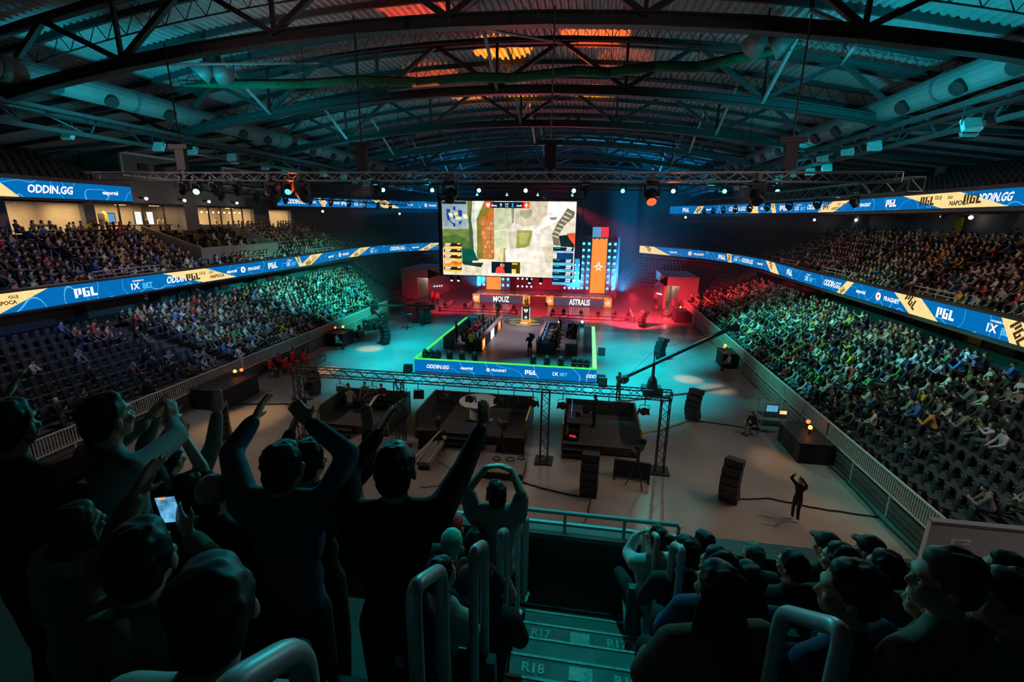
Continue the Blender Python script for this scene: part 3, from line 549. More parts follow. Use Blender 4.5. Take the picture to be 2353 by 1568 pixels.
# ---------------------------------------------------------------- display ribbons on the balcony fronts
def ribbon(name, label, path, z0, h, inward, texts, banners, rise=0.0):
    P = [Vector((*p, 0)) for p in path]; L = [0]
    for a, b_ in zip(P, P[1:]): L.append(L[-1]+(b_-a).length)
    def at(s, v, off=0.0):
        s = min(max(s, 0), L[-1]); i = 0
        while i < len(L)-2 and s > L[i+1]: i += 1
        u = (P[i+1]-P[i]).normalized(); nrm = Vector((u.y, -u.x, 0))*inward; p = P[i]+u*(s-L[i])
        f = 0 if p.y < 50 else min(1, (p.y-50)/30); z = z0+rise*f+v*h
        q = p+nrm*off; return Vector((q.x, q.y, z))
    t = thing(name, label, 'display', at(L[-1]/2, 0))
    brk = sorted(set(L)|set(np.arange(0, L[-1], 3.0)))
    def strip(v0, v1, o0, o1):
        mb = MB()
        for a, b_ in zip(brk, brk[1:]):
            mb.add([at(a, v0, o0), at(b_, v0, o0), at(b_, v1, o0), at(a, v1, o0), at(a, v0, o1), at(b_, v0, o1), at(b_, v1, o1), at(a, v1, o1)], [(0,1,2,3),(7,6,5,4),(0,4,5,1),(3,2,6,7),(0,3,7,4),(1,5,6,2)])
        return mb
    strip(-.12, 1.0, -.45, -.05).build('housing', M['black'], t); strip(1.0, 1.12, -.5, .06).build('top_trim', M['dark_steel'], t)
    for a in np.arange(0, L[-1]-.5, 8.0):
        e = min(a+8.0, L[-1]); bb = [s for s in brk if a < s < e]; bb = [a]+bb+[e]; mb = MB()
        for p, q in zip(bb, bb[1:]): mb.poly([at(p, 0, 0), at(q, 0, 0), at(q, 1, 0), at(p, 1, 0)])
        mb.build('screen', M['led_blue'], t)
    sg = inward   # reading direction along the path
    def word(s, txt, m, s0, hh, v0, off=.015, slant=0, ws=1):
        put_text('lettering', txt, M[m], t, lambda x, y: at(s0+sg*(x*ws+slant*(y-.5))*hh*h, v0+y*hh, off))
    for k, s in texts:
        if k == 'p': word(s, '#block', 'led_white', s, .52, .24)
        elif k == 'e': word(s, 'esportal', 'led_white', s, .34, .3)
        elif k == 'o': word(s, 'ODDIN.GG', 'led_white', s, .5, .26, slant=.22, ws=.8)
        elif k == 'x': word(s, '1X', 'led_white', s-sg*.45*h, .4, .22); word(s, 'BET', 'led_sky', s+sg*.42*h, .34, .22); word(s, 'POWERED BY', 'led_white', s-sg*.2*h, .1, .7)
        elif k == 'f':
            word(s, 'FRAGNET', 'led_white', s+sg*.25*h, .28, .34)
            mb = MB(); mb.poly([at(s-sg*1.15*h+.28*h*math.cos(2*PI*i/14), .5+.26*math.sin(2*PI*i/14), .013) for i in range(14)]); mb.build('emblem', M['led_white'], t)
            mb = MB(); mb.poly([at(s-sg*1.15*h+.17*h*math.cos(2*PI*i/3+.5), .5+.17*math.sin(2*PI*i/3+.5), .02) for i in range(3)]); mb.build('emblem', M['led_red'], t)
    for a, b_, c, d in banners:   # top from a to b, bottom from d to c
        mb = MB(); N = 6
        for i in range(N):
            f0, f1 = i/N, (i+1)/N
            for j in range(4):
                g0, g1 = j/4, (j+1)/4
                def Q(f, g): return at((d+(c-d)*f)*(1-g)+(a+(b_-a)*f)*g, g, .03)
                mb.poly([Q(f0, g0), Q(f1, g0), Q(f1, g1), Q(f0, g1)])
        mb.build('lettered_banner', M['led_yellow'], t)
        wtop = abs(b_-a); mid = (a+b_+c+d)/4; skew = ((a+b_)-(c+d))/2
        if wtop > 2.85:   # words run along the strip
            items = [('#block', -1.9, .56, .22), ('CLUJ', -.28, .3, .5), ('2025', .78, .18, .56), ('NAPOCA', .12, .3, .14), ('#block', 2.0, .56, .22)] if wtop > 5 else [('#block', -1.0, .5, .25), ('CLUJ', .38, .27, .52), ('2025', 1.22, .16, .57), ('NAPOCA', .72, .27, .18)]
            if wtop < 3.2: items = [('#block', -.75, .4, .42), ('CLUJ', .25, .2, .66), ('NAPOCA', .42, .2, .42)]
            for txt, dx, hh, v0 in items:
                put_text('lettering', txt, M['led_ink'], t, lambda x, y, dx=dx, hh=hh, v0=v0: at(mid+sg*(x*hh+dx)*h+skew*(v0+hh/2-.5), v0+y*hh, .045))
        else:            # words run up the slanted band
            q0 = Vector(((c+d)/2, 0)); q1 = Vector(((a+b_)/2, h)); ud = (q1-q0); Lb = ud.length; ud.normalize(); vd = Vector((-ud.y, ud.x)); 
            if vd.x*sg > 0: vd = -vd
            if (ud.x*sg) < 0: ud = -ud; vd = -vd
            hw = min(abs(b_-a)*abs(ud.y)*.55, .6)
            def up(x, y, dx): 
                q = Vector((mid, h/2))+ud*(x*hw+dx)+vd*((y-.5)*hw); return at(q.x, q.y/h, .045)
            put_text('lettering', '#block', M['led_ink'], t, lambda x, y: up(x*.8, y, -Lb*.22 if Lb > 3*hw else 0))
            if Lb > 5*hw: put_text('lettering', 'CLUJ', M['led_ink'], t, lambda x, y: up(x*.45, y*.45+.5, Lb*.2)); put_text('lettering', 'NAPOCA', M['led_ink'], t, lambda x, y: up(x*.42, y*.45-.02, Lb*.22))
    return t
ribbon('ribbon_display', 'blue display strip on the lower balcony of the far side stand', PLR, 5.1, 1.1, -1,
       [('e', 65.7), ('f', 61.6), ('p', 56.9), ('x', 53.9), ('o', 51.6), ('e', 48.6), ('p', 40.1), ('x', 35.6), ('o', 31.3), ('e', 26.9), ('f', 23.4), ('p', 18.1), ('x', 14.3)],
       [(72.1, 69.4, 66.2, 72.1), (56.1, 55.3, 55.0, 55.7), (47.2, 44.4, 42.6, 45.1), (29.0, 28.0, 29.2, 30.3), (23.0, 20.3, 18.5, 21.1), (14.4, 13.0, 11.9, 13.6)], .5)
ribbon('ribbon_display', 'blue display strip on the lower balcony under the suites', PLL, 5.2, 1.1, 1,
       [('p', 15.2), ('x', 19.1), ('o', 22.6), ('e', 28.0), ('f', 30.7), ('p', 33.7), ('x', 36.8), ('e', 44.9), ('f', 48.4), ('x', 55.1), ('o', 59.7), ('e', 63.2)],
       [(10.2, 13.1, 10.4, 7.5), (20.9, 25.0, 28.5, 24.6), (37.5, 38.3, 38.8, 38.2), (40.6, 43.1, 40.4, 38.1), (52.0, 54.2, 51.4, 49.4), (66.0, 67.7, 65.3, 63.7)], .5)
ribbon('ribbon_display', 'long blue display strip on the top balcony of the far side stand', PUR, 11.72, 1.1, -1,
       [('p', 61.2), ('e', 56.5), ('o', 51.3), ('f', 47.0), ('p', 44.1), ('x', 41.5), ('o', 39.0), ('f', 31.0), ('p', 26.9), ('o', 16.6)],
       [(58.6, 57.4, 58.2, 59.5), (49.4, 48.6, 47.7, 49.3), (46.1, 45.6, 45.2, 45.8), (36.6, 33.3, 36.3, 38.8), (25.8, 19.7, 15.3, 20.9)])
ribbon('ribbon_display', 'short blue display strip above the first glazed suite', PUL, 11.6, 1.12, 1, [('o', 16.6), ('e', 20.8)], [(12.2, 13.4, 14.6, 12.0)])
ribbon('ribbon_display', 'blue display strip on the top balcony past the suites, partly behind lamps', PUF, 11.75, 1.1, 1,
       [('o', 2.9), ('e', 5.4), ('f', 8.7), ('p', 10.7), ('x', 12.9), ('e', 22.3), ('f', 27.0)], [(6.4, 6.9, 7.6, 7.1), (15.1, 17.6, 20.2, 17.2)], .35)
# walls behind the upper strips
B(24.2, 24.6, 18, 56, 12.75, 13.0).build('trim_1', M['dark_steel'], kind='structure'); B(-37.2, -36.8, 12, 34.6, 12.75, 13.0).build('trim_2', M['dark_steel'], kind='structure')
# rails on top of the lower strips
def rail_run(x, y0, y1, z, lab, rough):
    t = thing('balcony_rail', lab, 'railing', (x, (y0+y1)/2, z))
    MB().tube((x, y0, z+.55), (x, y1, z+.55), .035, 6).build('top_rail', M['rail'], t); MB().tube((x, y0, z+.28), (x, y1, z+.28), .025, 6).build('mid_rail', M['rail'], t)
    for y in np.arange(y0, y1+.1, 1.5): MB().tube((x, float(y), z), (x, float(y), z+.55), .03, 5).build('post', M['rail'], t)
for k, (a, b_) in enumerate(((14, 18.5), (20, 23.8), (30, 33.4), (42, 46), (52, 56))): rail_run(20.6, a, b_, 6.28, 'grey rail on the far side balcony, %s stretch from the camera' % ordn[k], 0)
for k, (a, b_) in enumerate(((14, 18), (26, 31), (40, 44), (50, 56))): rail_run(-31.7, a, b_, 6.38, 'grey rail on the suite side balcony, %s stretch from the camera' % ordn[k], 0)

B(-40, 30, 46, 80.5, 0, 17).build('haze', hz_m, kind='stuff', label='thin blue haze hanging in the air around the back stage', cat='haze')
# ================================================================ show rig and stages
def colpoly(mb_list, name, parent, off, mapf):
    """flat picture made of coloured polygons [(pts, colour)] on a display"""
    v = []; f = []; c = []
    for i, (pts, col) in enumerate(mb_list):
        b = len(v); v += [mapf(p[0], p[1], off+i*.0012) for p in pts]; f.append(tuple(range(b, b+len(pts)))); c += [(*col, 1)]*len(pts)
    me = bpy.data.meshes.new(name); sh = world_loc(parent); me.from_pydata([tuple(Vector(p)-sh) for p in v], [], f); me.materials.append(M['picture'])
    a = me.color_attributes.new('Col', 'FLOAT_COLOR', 'POINT'); a.data.foreach_set('color', [q for t in c for q in t])
    return lnk(bpy.data.objects.new(name, me), parent)
def s2l(r, g, b): return tuple((x/255)**2.2 for x in (r, g, b))

# box truss along any line: chords, then braces as parts
def box_truss(name, label, p, q, s, m, step=None, r=.03, group=None):
    p, q = Vector(p), Vector(q); t = thing(name, label, 'truss', (p+q)/2, group=group); d = (q-p).normalized(); L = (q-p).length
    up = Vector((0, 0, 1)) if abs(d.z) < .9 else Vector((0, 1, 0)); a = d.cross(up).normalized(); b = a.cross(d)
    cs = [a*s/2+b*s/2, -a*s/2+b*s/2, -a*s/2-b*s/2, a*s/2-b*s/2]
    for c in cs: MB().tube(p+c, q+c, r, 6).build('chord', m, t)
    step = step or s; n = max(2, int(round(L/step))); st = L/n
    for k in range(4):
        c0, c1 = cs[k], cs[(k+1) % 4]; meshes = []
        for par in (0, 1):
            mb = MB(); A, Bq = (c0, c1) if par == 0 else (c1, c0); mb.tube(A, Bq+d*st, r*.55, 4, caps=False); me = mb.mesh('brace'); me.materials.append(m); meshes.append(me)
        for i in range(n):
            o = lnk(bpy.data.objects.new('brace', meshes[i % 2]), t); o.location = p+d*(i*st)-(p+q)/2
    for e in (p, q):
        mb = MB()
        for k in range(4): mb.tube(e+cs[k], e+cs[(k+1) % 4], r*.8, 5)
        mb.build('end_frame', m, t)
    return t
# moving head lamps
def lamp_meshes():
    d = {}
    d['base'] = B(-.17, .17, -.17, .17, 0, .13).mesh('base')
    d['arm'] = B(-.03, .03, -.09, .09, .1, .42).mesh('arm')
    d['head'] = MB().lathe((0, 0, 0), [(.10, -.2), (.17, -.16), (.17, .05), (.15, .2), (.145, .22)], 12).mesh('head')
    d['lens'] = MB().lathe((0, 0, 0), [(.02, .235), (.135, .225), (.135, .215)], 12).mesh('lens')
    return d
LM = lamp_meshes()
def moving_head(label, loc, hang, aim, lens, s=1.0, group=None, name='moving_head_lamp'):
    t = thing(name, label, 'lamp', loc, 0, group); t.scale = (s, s, s); k = -1 if hang else 1
    if hang:
        if 'clamp' not in LM: LM['clamp'] = MB().box(-.05, .05, -.24, .24, -.02, .04).box(-.05, .05, .1, .2, .04, .2).box(-.05, .05, -.2, -.1, .04, .2).mesh('clamp'); LM['clamp'].materials.append(M['steel'])
        lnk(bpy.data.objects.new('clamp', LM['clamp']), t)
    for nm, x in (('base', 0), ('arm', -.2), ('arm', .2)):
        me = LM[nm]; o = lnk(bpy.data.objects.new(nm, me), t); o.location = (x, 0, 0); o.scale = (1, 1, k)
    h = lnk(bpy.data.objects.new('head', LM['head']), t); h.location = (0, 0, .42*k); h.rotation_euler = (Vector(aim)-Vector(loc)).to_track_quat('Z', 'Y').to_euler()
    le = bpy.data.objects.new('lens', LM['lens'] if lens is None else LM['lens'].copy()); lnk(le, h)
    if lens: le.data.materials.clear(); le.data.materials.append(lens)
    return t
for k in LM: LM[k].materials.append(M['black'])
LM['lens'].materials.clear(); LM['lens'].materials.append(M['black_gloss'])

# front truss above the audience side of the floor
box_truss('lighting_truss', 'long bare aluminium box truss hung across the hall before the screen', (-20.7, 18, 12.12), (9.9, 18, 12.08), .3, M['alu'], .42, .028)
for i, x in enumerate((-16.4, -8.65, -1.5, 6.45)):
    t = thing('hoist_post', 'black hoist post with crossbar hung to the front truss, %s along it' % ordn[i], 'hoist', (x, 18, 13))
    B(x-.2, x+.2, 17.8, 18.0, 12.35, 13.2).build('drum', M['black'], t); B(x-.42, x+.42, 17.75, 18.05, 13.15, 13.32).build('crossbar', M['black'], t); MB().tube((x, 17.9, 13.3), (x, 17.9, zc(x)+.1), .03, 5).build('chain', M['dark_steel'], t); B(x-.08, x+.08, 17.85, 18.0, 11.95, 12.35).build('hook_block', M['dark_steel'], t)
for i, (x, ln, aim, lab) in enumerate(((-16.6, None, (-16, 10, 6), 'dark'), (-16.0, M['lens_cyan'], (-12, 10, 8), 'cyan glowing'), (-15.2, None, (-15, 25, 4), 'dark'), (-14.2, None, (-14, 25, 2), 'dark'), (-12.6, M['lens_red'], (-12, 30, 4), 'red lit'), (-11.9, M['lens_blue'], (-8, 8, 8), 'blue rimmed'), (-11.3, M['lens_red'], (-10, 30, 2), 'red lit'),
                            (-8.2, None, (-8, 30, 0), 'dark'), (-5.24, None, (-5, 6, 4), 'big dark'), (2.1, M['lens_red'], (2.5, 10, 5), 'orange lit'), (5.58, None, (6, 6, 4), 'big dark'), (-.2, None, (0, 30, 0), 'dark'))):
    moving_head('%s moving head lamp under the front truss, %s from its suite end' % (lab, ordn[i]), (x, 18, 11.95), True, aim, ln, 1.25 if 'big' in lab or 'lit' in lab else .85, 'lamps under the front truss')
spot((-11.6, 18.0, 11.2), (-11.6, 18, 12.3), 1300, (1, .08, .015), 120, .8, .1); spot((2.2, 18.0, 11.2), (2.2, 18, 12.3), 800, (1, .16, .05), 110, .8, .1)
# middle truss with a row of cyan lamps towards the camera
box_truss('lighting_truss', 'dark box truss above the big screen carrying glowing cyan lamps', (-17, 35, 13.2), (13.5, 35, 13.2), .4, M['truss_black'], .6, .035)
for i, x in enumerate((-15.3, -11.5, -8.0, -4.6, -1.2, 2.15, 5.5, 8.8, 12.1)):
    moving_head('glowing %s moving head lamp on the truss above the screen, %s in the row' % ('green' if i in (6, 7, 8) else 'cyan', ordn[i]), (x, 34.8, 13.0), True, (x*.15-1, 2, 10.6), M['lens_green'] if i in (5, 7, 8) else M['lens_cyan'], 1.0, 'row of lamps above the screen')
for i, x in enumerate((-8.9, -6.5, -4.07, -1.42)):
    moving_head('small cyan lamp of the second row over the screen, %s one' % ordn[i], (x, 38, 12.75), True, (x*.2, 2, 10), M['lens_cyan'], .7, 'second row of lamps above the screen')
box_truss('lighting_truss', 'rear dark truss behind the cyan lamp row', (-14, 38, 12.95), (6, 38, 12.95), .3, M['truss_black'], .6, .03)
for i, x in enumerate((-14, -6, 2, 10)): 
    MB().tube((x, 35, 13.4), (x, 35, zr(x)-.4), .025, 5).build('hanging_cable', M['dark_steel'], label='thin steel cable holding the lamp truss, %s along it' % ordn[i], cat='cable', group='truss cables')
# side trusses along the stands
box_truss('lighting_truss', 'long reddish side truss running above the far side stand', (11.6, 20, 12.0), (11.6, 56, 12.5), .5, M['steel'], .8, .04)
box_truss('lighting_truss', 'long side truss with hung lamps running above the suite side stand', (-22.4, 24, 12.2), (-22.4, 58, 12.3), .5, M['truss_black'], .8, .04)
for i in range(9):
    moving_head('small lamp under the far side truss, %s from the camera' % ordn[i], (11.6, 24+i*3.6, 11.8), True, (20, 26+i*3, 2), M['lens_cyan'] if i in (1, 2, 3, 5) else None, .8, 'lamps under the far side truss')
    moving_head('small lamp under the suite side truss, %s from the camera' % ordn[i], (-22.4, 27+i*3.2, 12.0), True, (-30, 30+i*3, 2), M['lens_cyan'] if i % 4 == 1 else None, .8, 'lamps under the suite side truss')

# ---------------------------------------------------------------- big hung screen
SY = 33.0; SX0, SX1, SZ0, SZ1 = -10.25, -.92, 6.66, 11.78
sc_t = thing('big_screen', 'huge hung video screen showing a sunlit stone courtyard in a game', 'screen', ((SX0+SX1)/2, SY, SZ0))
B(SX0-.12, SX1+.04, SY+.03, SY+.35, SZ0-.06, SZ1+.1).build('cabinet', M['black'], sc_t)
B(SX0, SX1, SY, SY+.03, SZ0, SZ1).build('display', M['led_white'], sc_t)
def sm(u, v, o): return Vector((SX0+u*(SX1-SX0), SY-.004-o, SZ1-v*(SZ1-SZ0)))
K = lambda pts: [((x-55)/2160, (y-98)/1235) for x, y in pts]
pic = [(K([(55,98),(2215,98),(2215,1333),(55,1333)]), s2l(228,218,200)), (K([(55,98),(520,98),(520,620),(55,560)]), s2l(150,165,160)), (K([(55,300),(520,480),(520,640),(55,560)]), s2l(165,170,155)), (K([(55,560),(505,555),(505,900),(55,880)]), s2l(105,128,72)), (K([(55,680),(300,640),(505,760),(505,900),(55,880)]), s2l(80,108,52)),
 (K([(480,98),(560,98),(540,400),(620,960),(505,960),(500,500)]), s2l(70,90,62)), (K([(480,98),(545,98),(520,330),(480,330)]), s2l(110,110,50)), (K([(380,870),(640,900),(660,1070),(380,1160)]), s2l(20,82,72)), (K([(55,1160),(400,1130),(720,1190),(700,1333),(55,1333)]), s2l(222,208,180)), (K([(380,1090),(760,1080),(700,1190),(400,1150)]), s2l(30,60,50)),
 (K([(550,1085),(750,1070),(760,1110),(560,1115)]), s2l(230,225,190)), (K([(560,98),(760,98),(640,360),(610,620),(640,1050),(580,900),(560,420)]), s2l(200,208,190)), (K([(600,98),(740,98),(640,330),(600,560)]), s2l(222,226,212)), (K([(760,98),(915,98),(915,1050),(640,1050),(630,390)]), s2l(128,118,48)), (K([(760,330),(915,210),(915,400),(700,420)]), s2l(188,102,48)), (K([(690,420),(915,400),(925,1040),(740,1050)]), s2l(178,108,62))]
for r_ in range(8):
    for c_ in range(3):
        x = 705+c_*70+(r_ % 2)*22+r_*4; y = 430+r_*76
        if x < 890: pic.append((K([(x,y),(min(x+58,918),y+4),(min(x+56,918),y+60),(x+4,y+66)]), s2l(*((205,132,78), (192,118,68), (212,146,92))[(r_+c_) % 3])))
pic += [(K([(920,220),(1190,200),(1205,480),(1140,540),(925,570)]), s2l(188,195,158)), (K([(1195,200),(1240,200),(1245,420),(1205,470)]), s2l(140,142,110)), (K([(930,590),(1130,560),(1130,820),(1060,870),(920,860)]), s2l(200,204,164)), (K([(920,870),(1090,860),(1080,1070),(930,1080)]), s2l(214,208,160)), (K([(1080,860),(1120,860),(1110,1090),(1070,1080)]), s2l(150,145,90)),
 (K([(1235,98),(1770,98),(1760,300),(1640,460),(1400,500),(1260,450)]), s2l(205,192,168)), (K([(1330,240),(1530,230),(1520,330),(1420,380),(1340,320)]), s2l(160,162,126)), (K([(1150,600),(1290,570),(1290,860),(1200,910),(1160,800)]), s2l(205,196,172)), (K([(1290,560),(1540,560),(1500,800),(1340,880),(1280,860)]), s2l(146,152,78)), (K([(1340,600),(1500,600),(1450,760),(1330,800)]), s2l(168,172,98)), (K([(1100,880),(1500,830),(1700,920),(1600,1080),(1360,1080),(1110,1060)]), s2l(234,226,212)),
 (K([(1780,98),(2215,98),(2215,330),(1900,420),(1640,560),(1560,780),(1540,560),(1760,420)]), s2l(242,238,230)), (K([(1800,350),(1930,340),(1900,385),(1830,390)]), s2l(130,126,112)), (K([(2080,200),(2200,260),(2180,340),(2040,480),(1960,620),(1980,800),(1880,790),(1850,620),(1930,440)]), s2l(110,104,84)), (K([(2215,380),(2215,600),(2080,600),(2040,520)]), s2l(220,208,186)), (K([(1960,640),(2090,620),(2190,720),(2215,820),(1990,810)]), s2l(26,42,46)), (K([(2080,600),(2215,590),(2215,790),(2130,690)]), s2l(222,84,58)), (K([(1700,820),(1880,790),(1880,1080),(1760,1080)]), s2l(206,196,168))]
for i in range(7): pic.append((K([(2060-i*34,250+i*62),(2150-i*30,300+i*60),(2140-i*30,318+i*60),(2050-i*34,270+i*62)]), s2l(196,190,168)))
for i in range(40):
    x, y = random.uniform(930, 1850), random.uniform(240, 1280); a = random.uniform(6, 26); pic.append((K([(x,y),(x+a,y-4),(x+a*.7,y+random.uniform(4,16))]), s2l(*random.choice(((190,182,160), (150,146,122), (246,242,236))))))
# overlays of the broadcast: score bar, map, player lists
pic += [(K([(70,108),(465,108),(465,150),(70,150)]), s2l(14,44,60)), (K([(70,150),(465,150),(465,520),(70,520)]), s2l(138,158,165))]
for q in ([(250,190),(290,190),(290,250),(250,250)], [(140,230),(200,230),(200,300),(140,300)], [(135,300),(165,300),(205,430),(150,400)], [(190,420),(250,460),(285,460),(285,515),(250,515),(245,480),(190,440)], [(330,250),(400,250),(395,330),(370,380),(345,330)], [(250,330),(280,330),(275,390),(250,380)], [(345,440),(395,415),(390,440),(360,485),(345,480)]): pic.append((K(q), s2l(32,62,150)))
for q in ([(170,290),(240,310),(240,370),(190,350)], [(270,280),(330,280),(320,330),(270,340)], [(290,350),(390,360),(380,400),(300,405)], [(410,310),(470,310),(500,380),(420,385)]): pic.append((K(q), s2l(232,222,170)))
pic += [(K([(770,110),(1490,110),(1490,208),(770,208)]), s2l(12,36,56)), (K([(770,110),(880,110),(880,212),(770,212)]), s2l(236,92,50)), (K([(1380,110),(1490,110),(1490,212),(1380,212)]), s2l(236,92,50)), (K([(860,110),(892,110),(892,206),(860,206)]), s2l(190,20,36)), (K([(1370,110),(1402,110),(1402,206),(1370,206)]), s2l(190,20,36)),
 (K([(795,140),(815,130),(825,142),(836,130),(856,140),(852,170),(826,200),(798,170)]), (1, 1, 1)), (K([(1436,118),(1446,150),(1476,160),(1448,172),(1436,204),(1426,172),(1398,160),(1426,150)]), (1, 1, 1))]
for i in range(5):
    y = 790+i*100; o_ = i == 3
    pic += [(K([(82,y),(385,y),(385,y+55),(82,y+55)]), s2l(*((232,112,30) if o_ else (50,30,26)))), (K([(82,y+55),(385,y+55),(385,y+92),(82,y+92)]), s2l(*((240,150,40) if o_ else (246,196,84)))), (K([(100,y+6),(205,y+6),(205,y+24),(100,y+24)]), s2l(245,245,240)), (K([(100,y+32),(185,y+32),(185,y+48),(100,y+48)]), s2l(235,225,215)), (K([(310,y+4),(365,y+4),(365,y+20),(310,y+20)]), s2l(240,220,140))]
    y = 820+(i*105 if i < 1 else 190+(i-1)*108)
    pic += [(K([(1880,y),(2200,y),(2200,y+62),(1880,y+62)]), s2l(10,42,62)), (K([(1880,y+62),(2200,y+62),(2200,y+105),(1880,y+105)]), s2l(*((160,190,225) if i == 0 else (88,180,222)))), (K([(2092,y+4),(2175,y+4),(2175,y+24),(2092,y+24)]), s2l(240,245,250)), (K([(2085,y+34),(2165,y+34),(2165,y+54),(2085,y+54)]), s2l(225,235,245)), (K([(1900,y+12),(1985,y+12),(1985,y+24),(1900,y+24)]), s2l(60,170,160))]
pic += [(K([(1940,910),(2200,910),(2200,1020),(1940,1020)]), s2l(24,64,110)), (K([(885,1085),(1355,1085),(1355,1275),(885,1275)]), s2l(18,34,44)), (K([(1215,1090),(1350,1090),(1350,1275),(1215,1275)]), s2l(74,62,18)), (K([(1220,1200),(1290,1200),(1290,1275),(1220,1275)]), s2l(246,206,110)), (K([(1225,1100),(1310,1100),(1310,1125),(1225,1125)]), s2l(236,190,60)),
 (K([(950,1272),(965,1190),(1010,1160),(1065,1170),(1100,1220),(1105,1272)]), s2l(232,72,58)), (K([(1045,1120),(1075,1112),(1102,1130),(1095,1175),(1065,1180),(1046,1160)]), s2l(222,92,70)), (K([(1030,1150),(1036,1118),(1050,1105),(1048,1125),(1044,1160)]), s2l(225,225,225))]
colpoly(pic, 'picture', sc_t, .004, sm)
for s_, x, y, h, mt in (('9', 1032, 163, 62, 'led_yellow'), ('5', 1220, 163, 62, 'led_sky'), ('Mouz', 925, 168, 34, 'led_white'), ('Astralis', 1322, 168, 32, 'led_white'), ('1:13', 1125, 145, 30, 'led_white'), ('R 15', 1128, 184, 22, 'led_white')):
    u, v_ = K([(x, y)])[0]; flat_text('lettering', s_, M[mt], sc_t, sm(u, v_, .16), (1, 0, 0), (0, 0, 1), h/1235*(SZ1-SZ0), wscale=.9 if len(s_) < 5 else .7)
for x in (SX0-.3, SX1+.45): MB().tube((x, SY+.2, SZ0-.1), (x, SY+.2, 13.2), .06, 6).build('pole', M['black' if x < -5 else 'steel'], sc_t)
MB().box(SX0-.2, SX0-.1, SY-.05, SY+.6, SZ0-.1, SZ1+.3).build('side_mask', M['black'], sc_t)
for i, x in enumerate((-9.7, -9.2, -4.0, -3.2, -1.9, -1.3)):
    moving_head('small lamp hung under the big screen, %s along its edge' % ordn[i], (x, SY+.3, SZ0-.1), True, (x-.5, SY-6, 0), M['lens_cyan'], .6, 'lamps under the big screen')
box_truss('lighting_truss', 'black truss holding the big screen from above', (SX0-.4, SY+.3, 12.1), (SX1+.6, SY+.3, 12.1), .3, M['truss_black'], .45, .03)

# ---------------------------------------------------------------- main stage at the back
BX0, BX1, BY, BZ = -14.6, 3.25, 59.6, 1.06
ms = thing('main_stage', 'wide back stage with lit team name fronts and orange floor strips', 'stage', ((BX0+BX1)/2, BY, 0))
for a, b_ in ((BX0, -7.05), (-5.0, BX1)): B(a, b_, BY, 66, 0, BZ).build('deck', M['stage_deck'], ms)
B(-7.05, -5.0, BY+1.6, 66, 0, BZ).build('deck', M['stage_deck'], ms)
for k in range(5): B(-7.0, -5.05, BY-.6+k*.44, BY+1.6, k*.21, (k+1)*.21).build('step', M['wall_dark'], ms)
for a, b_, m_ in ((BX0, BX0+.95, 'led_orange'), (BX0+.95, -8.0, 'led_dim'), (-8.0, -7.05, 'led_orange'), (-5.0, -4.05, 'led_orange'), (-4.05, BX1-.95, 'led_dim'), (BX1-.95, BX1, 'led_orange')):
    B(a, b_, BY-.08, BY, .02, BZ).build('front_display', M[m_], ms)
heart = [(0, -.42), (-.36, -.05), (-.4, .22), (-.26, .38), (-.08, .3), (0, .16), (.08, .3), (.26, .38), (.4, .22), (.36, -.05)]
star = [(0, .5), (.11, .14), (.46, 0), (.13, -.1), (.22, -.42), (0, -.2), (-.22, -.42), (-.13, -.1), (-.46, 0), (-.11, .14)]
def emblem(parent, c, s, shape, m, u=(1, 0, 0), v=(0, 0, 1), n=(0, -1, 0)):
    c, u, v, n = Vector(c), Vector(u), Vector(v), Vector(n)
    o = MB().prism([c+u*x*s+v*y*s for x, y in shape], n*.012).build('emblem', M[m], parent)
    inner = [(x*.42, y*.42-.02) for x, y in shape]
    MB().poly([c+n*.016+u*x*s+v*y*s for x, y in inner]).build('emblem', M['led_orange'], parent)
emblem(ms, (BX0+.475, BY-.085, .54), .8, heart, 'led_white'); emblem(ms, (-7.52, BY-.085, .54), .8, heart, 'led_white'); emblem(ms, (-4.52, BY-.085, .54), .8, star, 'led_white'); emblem(ms, (BX1-.475, BY-.085, .54), .8, star, 'led_white')
flat_text('lettering', 'MOUZ', M['led_white'], ms, (-10.8, BY-.1, .54), (1, 0, 0), (0, 0, 1), .78, wscale=.72); flat_text('lettering', 'ASTRALIS', M['led_white'], ms, (-.75, BY-.1, .52), (1, 0, 0), (0, 0, 1), .78, wscale=.62)
for g in range(5):
    for k in range(3):
        x = BX0+1.0+g*3.5+k*.85
        MB().prism([(x, BY+.25, BZ+.005), (x+.5, BY+.25, BZ+.005), (x+.9, BY+1.0, BZ+.005), (x+.4, BY+1.0, BZ+.005)], (0, 0, .01)).build('floor_strip', M['led_orange'], ms)
for x0, y0, x1, y1 in ((BX0, BY+.05, BX1, BY+.13),): B(x0, x1, y0, y1, BZ, BZ+.03).build('edge_strip', M['lens_red'], ms)
